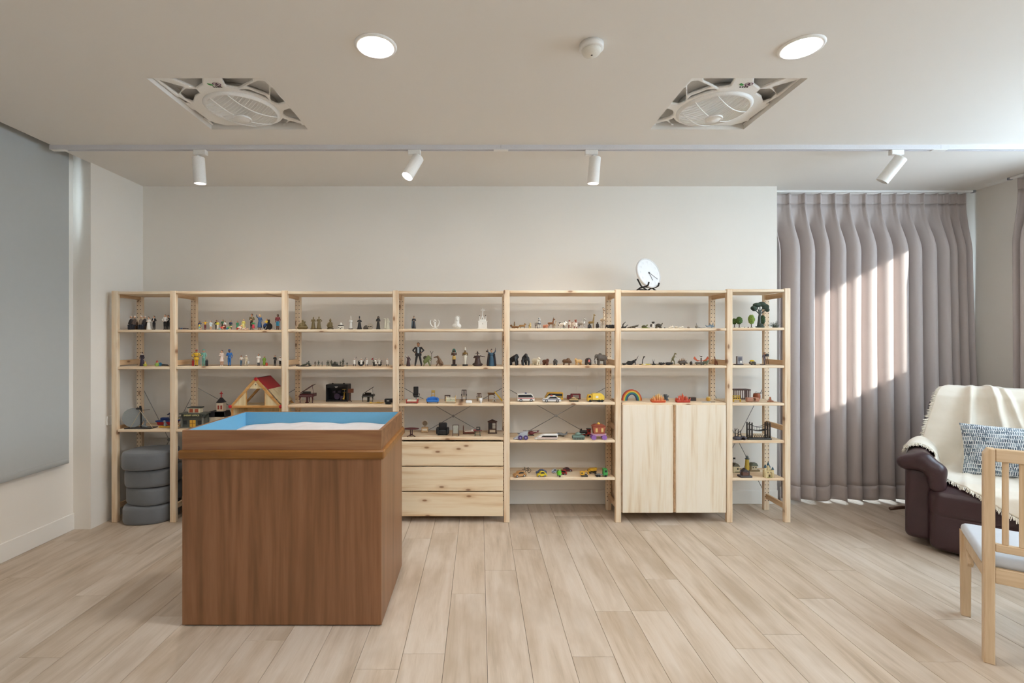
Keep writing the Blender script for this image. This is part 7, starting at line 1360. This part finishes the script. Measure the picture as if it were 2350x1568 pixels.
quad(1605, s2, 15, 4.4, 2.6, 'grey toy ankylosaur low to the shelf', '5b564c', neck=(2, .6), head=(1.5, 1.4, .4), leg=.9, dy=.055, rz=170, group=G, name='toy_dinosaur', cat='toy dinosaur', tail=(4, -1, 1))
quad(1618.5, s2, 11, 6, 2.7, 'green grey toy spiky dinosaur under the orange wing', '5d6350', neck=(2, 3.4), head=(1.5, 2, .6), leg=.9, dy=.065, rz=-30, group=G, name='toy_dinosaur', cat='toy dinosaur', parts=[('spine', 'a85a34', [('P', [(-5, 7.6), (5, 8), (3, 12), (-2, 12.6)], -.4, .4)])], tail=(2, -2, .9))
toy('toy_sauropod', 'reddish brown long-necked toy dinosaur beside the seventh upright', 'toy dinosaur', 1642.5, s2, [('body', '6e3f24', [('c', 0, 0, 8, 2, 0, 6.6, 2.8, 2.4), ('c', -.6, 0, 9, -2.4, 0, 17, 1.7, .9), ('c', -2.4, -.6, 17.4, -4.4, -1, 18, 1, .6), ('c', 2, 0, 6, 5.4, 0, 1.2, 1.6, .6), ('c', -1, -1.6, 6, -1.4, -1.8, .8, 1.2, 1), ('c', 2, -1.6, 6, 2.4, -1.8, .8, 1.2, 1), ('c', -1, 1.6, 6, -1.4, 1.8, .8, 1.2, 1)])], .07, group=G)
c5 = (5, 3)
RB = ['b8402c', 'd98a2e', 'd6bf52', '3f8a5a', '2f6a8a', '2c3f5a']
toy('rainbow_arch', 'wooden rainbow arch on the pine cabinet', 'toy', 1449.5, c5, [('arch_band', c, [('P', [((22.5 - 2 * i) * math.cos(a), (25.5 - 2 * i) * math.sin(a)) for a in np.linspace(0, math.pi, 21)] + [((20.6 - 2 * i) * math.cos(a), (23.6 - 2 * i) * math.sin(a)) for a in np.linspace(math.pi, 0, 21)], -3.5, 3.5, .15)]) for i, c in enumerate(RB)], by=919.5)
def flame_mat(name, lo, hi):
    t = NT(name); z = t.n('SeparateXYZ', Vector=t.n('TexCoord').outputs['Generated']).outputs[2]
    return t.out(t.ramp(z, [(.1, lo), (.9, hi)]), .3)
m_fl1 = flame_mat('flame_resin_orange', 'c2461e', 'e6c47a'); m_fl2 = flame_mat('flame_resin_red', 'b03420', 'd2623c')
def flames(px, label, mt, seed):
    rg = random.Random(seed); ops = [('b', 0, 0, 2.2, 15.5, 5, 2.4, 1.2)]
    for i in range(30):
        x = -15 + i + rg.uniform(-.6, .6); y = rg.uniform(-4, 4); hh = rg.uniform(11, 17) + 7 * math.exp(-((x + 1) / 5) ** 2) - 4 * (abs(x) > 12); dx = x * .14 + rg.uniform(-2, 2)
        ops += [('c', x, y, 3, x + dx * .35, y, hh * .6, 2.0, 1.5), ('c', x + dx * .35, y, hh * .6, x + dx, y, hh, 1.4, .25)]
    parts = [('flames', mt, ops)]
    toy('toy_flames', label, 'toy', px, c5, parts, by=924, h=.6, k=.35)
flames(1510.5, 'translucent orange and yellow toy flames', m_fl1, 2)
flames(1567, 'translucent red toy flames', m_fl2, 5)
toy('tree_stump', 'dark grey toy tree stump behind the orange flames', 'toy', 1527, c5, [('stump', '3a3f42', [('c', 0, 0, 2, 0, 0, 9, 5.4, 4.6), ('c', 4, 0, 7, 7, 0, 10, 1.6, 1.2), ('c', -4, -2, 2, -7, -3, .8, 1.6, .9), ('c', 3, -2, 2, 6, -4, .8, 1.6, .9)]), ('cut_face', '565b5c', [('Y', 0, 0, 11, 0, 0, 13.8, 4.2)])], by=919)
toy('dark_chest', 'small dark brown wooden chest behind the red flames', 'toy', 1589, c5, [('chest', '3a2a22', [('B', 0, 0, 3, 14, 8, 6, .4)]), ('lid', '46342a', [('B', 0, 0, 7, 14.6, 8.6, 2, .5)])], by=920)
toy('honey_jar', 'tiny yellow jar with a lid beside the seventh upright', 'toy', 1625.5, c5, [('jar', 'c99a3a', [('L', [(3.4, 0), (4.6, 1.5), (4.6, 6), (3.6, 7.6), (0, 7.6)])]), ('lid', 'e0cf9a', [('L', [(3.8, 7.6), (3.8, 9.2), (0, 9.4)])])], by=920)
toy('toy_knife', 'thin grey toy sword lying on the cabinet', 'toy', 1624.5, c5, [('blade', '8f9498', [('P', [(-17, .9), (-12, 0.2), (8, .2), (8, 1.6), (-12, 1.6)], -1, 1)]), ('hilt', '5a5048', [('B', 12, 0, .9, 9, 1.4, 1.4, .3), ('B', 8, 0, .9, 1, 5, 1.6)])], by=924.5)

# ---- narrow section beside the curtain
G = 'model trees'; s1 = (6, 1)
def leafy(name, c1, c2):
    t = NT(name); v = t.coord(); n_ = t.noise(v, 260., 3); t.bump(n_, .9, .004)
    return t.out(t.ramp(n_, [(.35, c1), (.65, c2)]), .8)
m_lf1, m_lf2, m_lf3, m_lf4 = leafy('leaf_green', '2f4a22', '5d7a34'), leafy('leaf_bright', '53722a', '9fb454'), leafy('leaf_dark', '24382a', '4a6a40'), leafy('leaf_acacia', '2c3d36', '46584c')
def crown_ops(rx, rz, z, seed, n=60):
    rg = random.Random(seed); ops = [('e', 0, 0, z, rx * .88, rx * .88, rz * .9)]
    for _ in range(n):
        a, u = rg.uniform(0, 6.283), rg.uniform(-.95, .95); q = math.sqrt(1 - u * u)
        ops.append(('e', rx * .86 * q * math.cos(a), rx * .86 * q * math.sin(a), z + rz * .88 * u, 1.1, 1.1, 1.1))
    return ops
def model_tree(px, label, mt, rx, rz, z, dy, seed):
    toy('model_tree', label, 'model tree', px, s1, [('crown', mt, crown_ops(rx, rz, z, seed)), ('trunk', '4a3526', [('c', 0, 0, .8, 0, 0, z, 1.0, .8)]), ('foot', '4a3526', [('Y', 0, 0, 0, 0, 0, 1, 2.6)])], dy, group=G, h=.6, k=.3)
model_tree(1685.5, 'small round dark green model tree half behind the seventh upright', m_lf1, 6, 7.4, 15, .10, 1)
model_tree(1696.5, 'round dark green model tree second from the seventh upright', m_lf1, 7.2, 9.5, 16.6, .07, 2)
model_tree(1724.5, 'oval bright green model tree', m_lf2, 7.6, 12, 19, .06, 3)
model_tree(1750, 'oval dark model tree standing behind the acacia trunk', m_lf3, 5.8, 11.4, 19, .16, 4)
toy('toy_frog', 'tiny pale frog on the shelf before the oval tree', 'toy animal', 1708.5, s1, [('body', '9a9a86', [('e', 0, 0, 1, 1.8, 1.4, 1), ('e', 1.4, 0, 1.5, .8, .8, .7)])], .05)
toy('toy_mouse', 'tiny dark red mouse at the foot of the oval tree', 'toy animal', 1717, s1, [('body', '5a2a2c', [('e', 0, 0, .9, 1.7, 1.1, .9), ('c', 1, 0, .8, 2.4, 0, .7, .6, .3)])], .05)
toy('acacia_tree', 'big dark green model acacia with spreading flat crown', 'model tree', 1743, s1, [('crown', m_lf4, [('e', -13, 0, 44, 7.4, 6, 5.4, 30), ('e', -6, 0, 52, 9, 7, 5.4), ('e', 5, 0, 54, 9, 7, 5.6), ('e', 14, 0, 48, 7.4, 6.4, 6.6), ('e', 18, 0, 41, 4.6, 4.4, 5)]), ('trunk', '3f4640', [('c', -1, 0, 4, 0, 0, 24, 4.4, 2.8), ('c', 0, 0, 24, 1, 0, 36, 2.8, 2.2), ('c', 0, 0, 32, -12, 0, 42, 1.3, 1), ('c', 0, 0, 34, -5, 0, 47, 1.3, 1), ('c', 1, 0, 36, 1, 0, 50, 1.3, 1), ('c', 1, 0, 34, 8, 0, 47, 1.3, 1), ('c', 1, 0, 31, 14, 0, 41, 1.3, 1)]), ('base', '3c4a44', [('e', 1, 0, 2, 10.4, 7, 2.6), ('e', 2, -2, 6, 6, 4.6, 4)])], .08, group=G, h=.7, k=1.6)
def twigs():
    rg = random.Random(9); out = []
    for _ in range(46):
        a = rg.uniform(-1.25, 1.25); l_ = rg.uniform(9, 19); yy = rg.uniform(-4, 4); x0 = rg.uniform(-4, 4)
        p1 = (x0 + .5 * l_ * math.sin(a), yy * .6, 1 + .55 * l_ * math.cos(a)); p2 = (x0 + l_ * math.sin(a) + rg.uniform(-1.5, 1.5), yy, 1 + l_ * math.cos(a) * .9)
        out.append(('T', [(x0, 0, .8), p1, p2], [.4, .32, .2]))
    return out
wb = toy('wispy_bush', 'wispy grey green model bush of thin twigs', 'model tree', 1779, s1, [('twigs', '6b756a', twigs()), ('root_ball', '4d5348', [('e', 0, 0, 1.4, 6.5, 4, 1.6)])], .08, group=G)
[c for c in wb.children if c.name.startswith('twigs')][0]['kind'] = 'stuff'
s2 = (6, 2)
toy('picture_cube', 'grey picture block on a dark base', 'toy', 1695.5, s2, [('base', '2f2420', [('B', -1, 0, 1, 19, 9, 2, .3)]), ('block', '8d8a8c', [('B', 1, 0, 11, 12, 7, 18, .4)], [('print', '5c5a64', [('B', 1, -3.6, 13, 8, .3, 9)]), ('print', 'd8d4cc', [('B', 3, -3.8, 7, 4, .3, 5)])])], .07)
toy('toy_bee_car', 'small yellow and black rounded toy', 'toy', 1726.5, s2, [('body', '6a5f50', [('e', 0, 0, 5, 7.4, 5.4, 4.6)]), ('top_shell', 'd8b82c', [('e', -.6, 0, 9.4, 5, 4, 2.6)]), ('eye', 'e2ddd0', [('e', -4.4, -3.6, 6, 1.8, 1.2, 1.8)]), ('band', '1e1c1a', [('L', [(7, 5.4), (7.6, 6), (7, 6.8), (6.6, 6)])]), ('wheel', '1e1c1a', [('e', 4, -4, 2.4, 2.6, 1.6, 2.4)]), ('wheel', '1e1c1a', [('e', -4, -4, 1.8, 1.8, 1.4, 1.8)])], .06)
person(1754.5, s2, 29, 'cameraman figurine with a black camera on the shoulder', '5a4a52', '6a5a5a', '3a2a24', arms='down,face', legs='walk', dy=.09, name='figurine', extra=[('camera', '1f1d1f', [('B', 4.4, -2.4, 22.6, 6.4, 4, 6, .4)]), ('tripod', '2a2626', [('Y', 4.4, -2.4, 20, 8, -3, .5, .4), ('Y', 4.4, -2.4, 20, 1, -4, .5, .4)])])
toy('toy_ruler', 'tiny dark stick lying below the cameraman figurine', 'toy', 1749, s2, [('stick', '3a2c24', [('B', 0, 0, .7, 10, 1.6, 1.3, .3)])], .045)
toy('pink_pebbles', 'tiny pink pebble lying beside the dark stick', 'pebble', 1757.5, s2, [('stone', 'd8b0a0', [('e', 0, 0, .8, 1.8, 1.3, .8)])], .05)
s3 = (6, 3)
toy('toy_cage', 'dark brown barred toy cage', 'toy', 1699, s3, [('floor_slab', '4a3028', [('B', 0, 0, 1, 36, 20, 2, .3)]), ('roof_slab', '4a2f28', [('B', 0, 0, 22, 37, 21, 2.4, .3)])] + [('bar', '573830', [('B', -17 + 4.25 * i, -9, 11.5, 1.4, 1.4, 19)]) for i in range(9)] + [('bar', '573830', [('B', x, y, 11.5, 1.4, 1.4, 19)]) for x in (-17, 17) for y in (-3, 4, 9)], by=913.5 + 2)
toy('yellow_bench', 'bright yellow toy bench in front of the cage', 'toy furniture', 1691, s3, [('seat', 'd9b43c', [('B', 0, 0, 6.4, 18, 5, 1.2, .3)]), ('backrest', 'd9b43c', [('B', 0, 2.4, 14, 18, 1, 1.6), ('B', 0, 2.4, 10.5, 18, 1, 1.2)])] + [('leg', 'cfa632', [('B', x, y, 3, 1.2, 1.2, 6)]) for x in (-8, 8) for y in (-2, 2)] + [('back_post', 'cfa632', [('B', x, 2.4, 10, 1.2, 1, 10)]) for x in (-8, -2.7, 2.7, 8)], by=923)
toy('clay_bridge', 'pinkish clay arched bridge with a round hole', 'toy', 1726.5, s3, [('bridge', 'a8765e', [('b', 0, 0, 6, 14.5, 4, 4.6, 1.6), ('-e', 2.5, 0, 5.6, 3.8, 8, 3.6), ('e', -11, 0, 3, 4.4, 4, 3.2)])], by=923, h=.7)
toy('clay_barrel', 'terracotta barrel with a loop of thin wire', 'toy', 1736.5, s3, [('barrel', '9c5436', [('L', [(6.4, 0), (7.6, 4), (7.8, 8), (7, 13), (5.8, 14), (5.8, 12), (0, 12)])]), ('wire_loop', '55504a', [('T', [(5, 0, 13), (9, -1, 17), (14, 0, 15), (11, 1, 13), (5, 0, 15), (-2, 0, 18), (-3, 0, 14)], .35)])], by=917)
toy('clay_knot', 'terracotta three-pronged clay piece', 'toy', 1767.5, s3, [('clay', 'a86c50', [('c', 0, 0, 3, 0, 0, 10, 3, 2), ('c', 0, 0, 2.6, -5.5, -1, 1.8, 2.6, 1.7), ('c', 0, 0, 2.6, 5.5, -1, 1.8, 2.6, 1.7)])], by=923)
s4 = (6, 4)
toy('dark_ruin', 'dark model ruin with bare branches and a small arch', 'model', 1697.5, s4, [('rock', '3f3a42', [('e', -6, 0, 4, 10, 6, 4.6), ('e', 8, 0, 4, 8, 6, 5), ('-e', 6, -4, 3, 3.6, 8, 3.6)]), ('branch', '2c2622', [('c', -10, 0, 6, -11, 0, 26, 1.4, .8), ('c', -11, 0, 20, -5, 0, 27, .8, .5), ('c', -4, 0, 6, -3, 0, 24, 1.3, .8), ('c', -3, 0, 16, 3, 0, 22, .8, .5), ('c', 4, 0, 6, 2, 0, 20, 1.2, .7), ('c', -11, 0, 14, -3, 0, 14, .7, .7), ('c', -3, 0, 12, 3, 0, 13, .7, .7)])], by=1010, h=.65)
def rope_bridge():
    P = [('pier', '2f2925', [('c', sx, y, 2, sx, y, 38, 1.8, 1.5)]) for sx in (-23, -17, 19, 24) for y in (-5, 5)]
    P += [('pier_brace', '2a2521', [('c', sx - 4, -5, z, sx + 4, -5, z + 1, .9, .9), ('c', sx - 4, 5, z, sx + 4, 5, z, .9, .9), ('c', sx, -5, z, sx, 5, z, .9, .9)]) for sx in (-20, 21) for z in (8, 22, 34)]
    sag = lambda x: 20 + 4 * (x / 20) ** 2
    P += [('deck_plank', '3a332d', [('B', -16 + 3.2 * i, 0, sag(-16 + 3.2 * i), 2.6, 11, 1.2)]) for i in range(11)]
    P += [('rope', '241f1c', [('T', [(x, y, 28 + 8 * (x / 20) ** 2) for x in np.linspace(-20, 21, 13)], .5)]) for y in (-5, 5)]
    P += [('hanger', '241f1c', [('Y', x, y, sag(x), x, y, 28 + 8 * (x / 20) ** 2, .35)]) for x in (-12, -6, 0, 6, 12) for y in (-5,)]
    P += [('base', '33312e', [('b', 0, 0, 1.6, 27, 8, 1.8, .8), ('e', -20, 0, 3, 6, 7, 3), ('e', 22, 0, 3, 6, 7, 3)])]
    P += [('fence', '2c2825', [('T', [(-14, -6, 3), (-9, -6, 12), (-4, -6, 3), (1, -6, 12), (6, -6, 3), (11, -6, 12), (15, -6, 3)], .6), ('T', [(-14, -6, 12), (-9, -6, 3), (-4, -6, 12), (1, -6, 3), (6, -6, 12), (11, -6, 3), (15, -6, 12)], .6)])]
    toy('rope_bridge', 'dark model rope bridge between two timber piers', 'model', 1740, s4, P, by=1008.5, h=.7)
rope_bridge()
s5 = (6, 5)
toy('flag_cottage', 'small cream model cottage with a dark flag', 'model building', 1687.5, s5, [('wall', 'c9b894', [('B', 0, 0, 7, 14, 10, 14, .3)], [('window', '3a302a', [('B', 3, -5.2, 8, 3, .4, 4)])]), ('roof', '5f5a4c', [('P', [(-8.5, 13.5), (8.5, 13.5), (3, 20), (-3, 20)], -6, 6, .3)]), ('flag_pole', '3a3634', [('Y', -5, 0, 18, -5, 0, 33, .4)], [('flag', '1f1d22', [('B', -2.4, 0, 31, 5, .4, 4)])]), ('lawn', '6f6a4c', [('e', 2, 0, 1, 10, 7, 1.4)])], by=1083.5)
toy('lighthouse', 'yellow model lighthouse with a grey cap', 'model building', 1714.5, s5, [('tower', 'c9ad4a', [('L', [(5.4, 2), (3.8, 26), (3.8, 27), (0, 27)])]), ('gallery', '4f5a5c', [('L', [(4.8, 27), (4.8, 28.2), (0, 28.2)])]), ('lantern', '5f6a6a', [('L', [(2.8, 28), (2.8, 31.4), (3.6, 31.8), (.6, 35), (0, 35.4)])]), ('rock', '7a6c54', [('e', 1, 0, 1.8, 8.4, 6, 2.4)])], by=1081)
toy('harbour_house', 'cream model harbour house with green grey roof beside the lighthouse', 'model building', 1729, s5, [('wall', 'd2c6a8', [('B', 0, 0, 8, 13, 9, 11, .3)], [('window', '4a443a', [('B', -3, -4.7, 9, 2.6, .4, 3)]), ('window', '4a443a', [('B', 3, -4.7, 9, 2.6, .4, 3)])]), ('roof', '6b7263', [('P', [(-8.4, 12.5), (8.4, 12.5), (5, 19), (-4, 19)], -6, 6, .3)]), ('quay', '7d6a4c', [('b', 1, 0, 1.8, 11, 6, 2, .9)])], by=1081.5)
toy('temple_model', 'dark model temple with small spires on a rock', 'model building', 1709, s5, [('rock', '4a4446', [('b', 0, 0, 2, 13.5, 8, 2.2, 1)]), ('hall', '6b4a3e', [('B', 0, 0, 8, 14, 9, 9, .3)]), ('gable_roof', '3f3a3e', [('P', [(-8.6, 12), (8.6, 12), (0, 20)], -5.5, 5.5, .3)]), ('spire', '55484a', [('Y', -10, -1, 3, -10, -1, 13, 1.6, 1.4), ('Y', -10, -1, 13, -10, -1, 17, 1.8, .1)]), ('spire', '55484a', [('Y', 10, 0, 3, 10, 0, 11, 1.6, 1.4), ('Y', 10, 0, 11, 10, 0, 15, 1.8, .1)]), ('dome', 'a8a4a0', [('e', 4, -2, 13, 3, 3, 3.4)]), ('finial', '3a3436', [('Y', 0, 0, 19, 0, 0, 26, .9, .2)])], by=1095)
toy('fairy_castle', 'cream model castle with blue pointed spires', 'model building', 1762.5, s5, [('wall', 'cdb88a', [('B', 0, 0, 8, 19, 11, 16, .4), ('B', -7.6, -4, 6, 5, 6, 12, .3), ('B', 7.6, -4, 6, 5, 6, 12, .3)], [('gate', '5a4632', [('B', 0, -5.7, 4, 4, .5, 7)]), ('window', '6a5a44', [('B', -3.4, -5.7, 12, 1.6, .4, 3)]), ('window', '6a5a44', [('B', 3.4, -5.7, 12, 1.6, .4, 3)])]), ('garden', '8f8a4c', [('e', 0, 0, 1, 11.5, 8, 1.4)])] + [('tower', 'd4c297', [('Y', x, y, z0, x, y, z1, r_)], [('spire', '2f5060', [('Y', x, y, z1, x, y, z1 + sp, r_ * 1.25, .1)])]) for x, y, z0, z1, r_, sp in ((-9, -3, 0, 22, 2.2, 8), (9, -3, 0, 18, 2.4, 7), (1, 1, 10, 27, 2.4, 9), (-4, 2, 10, 22, 1.8, 7), (5, 2, 10, 22, 1.6, 6))], by=1096)
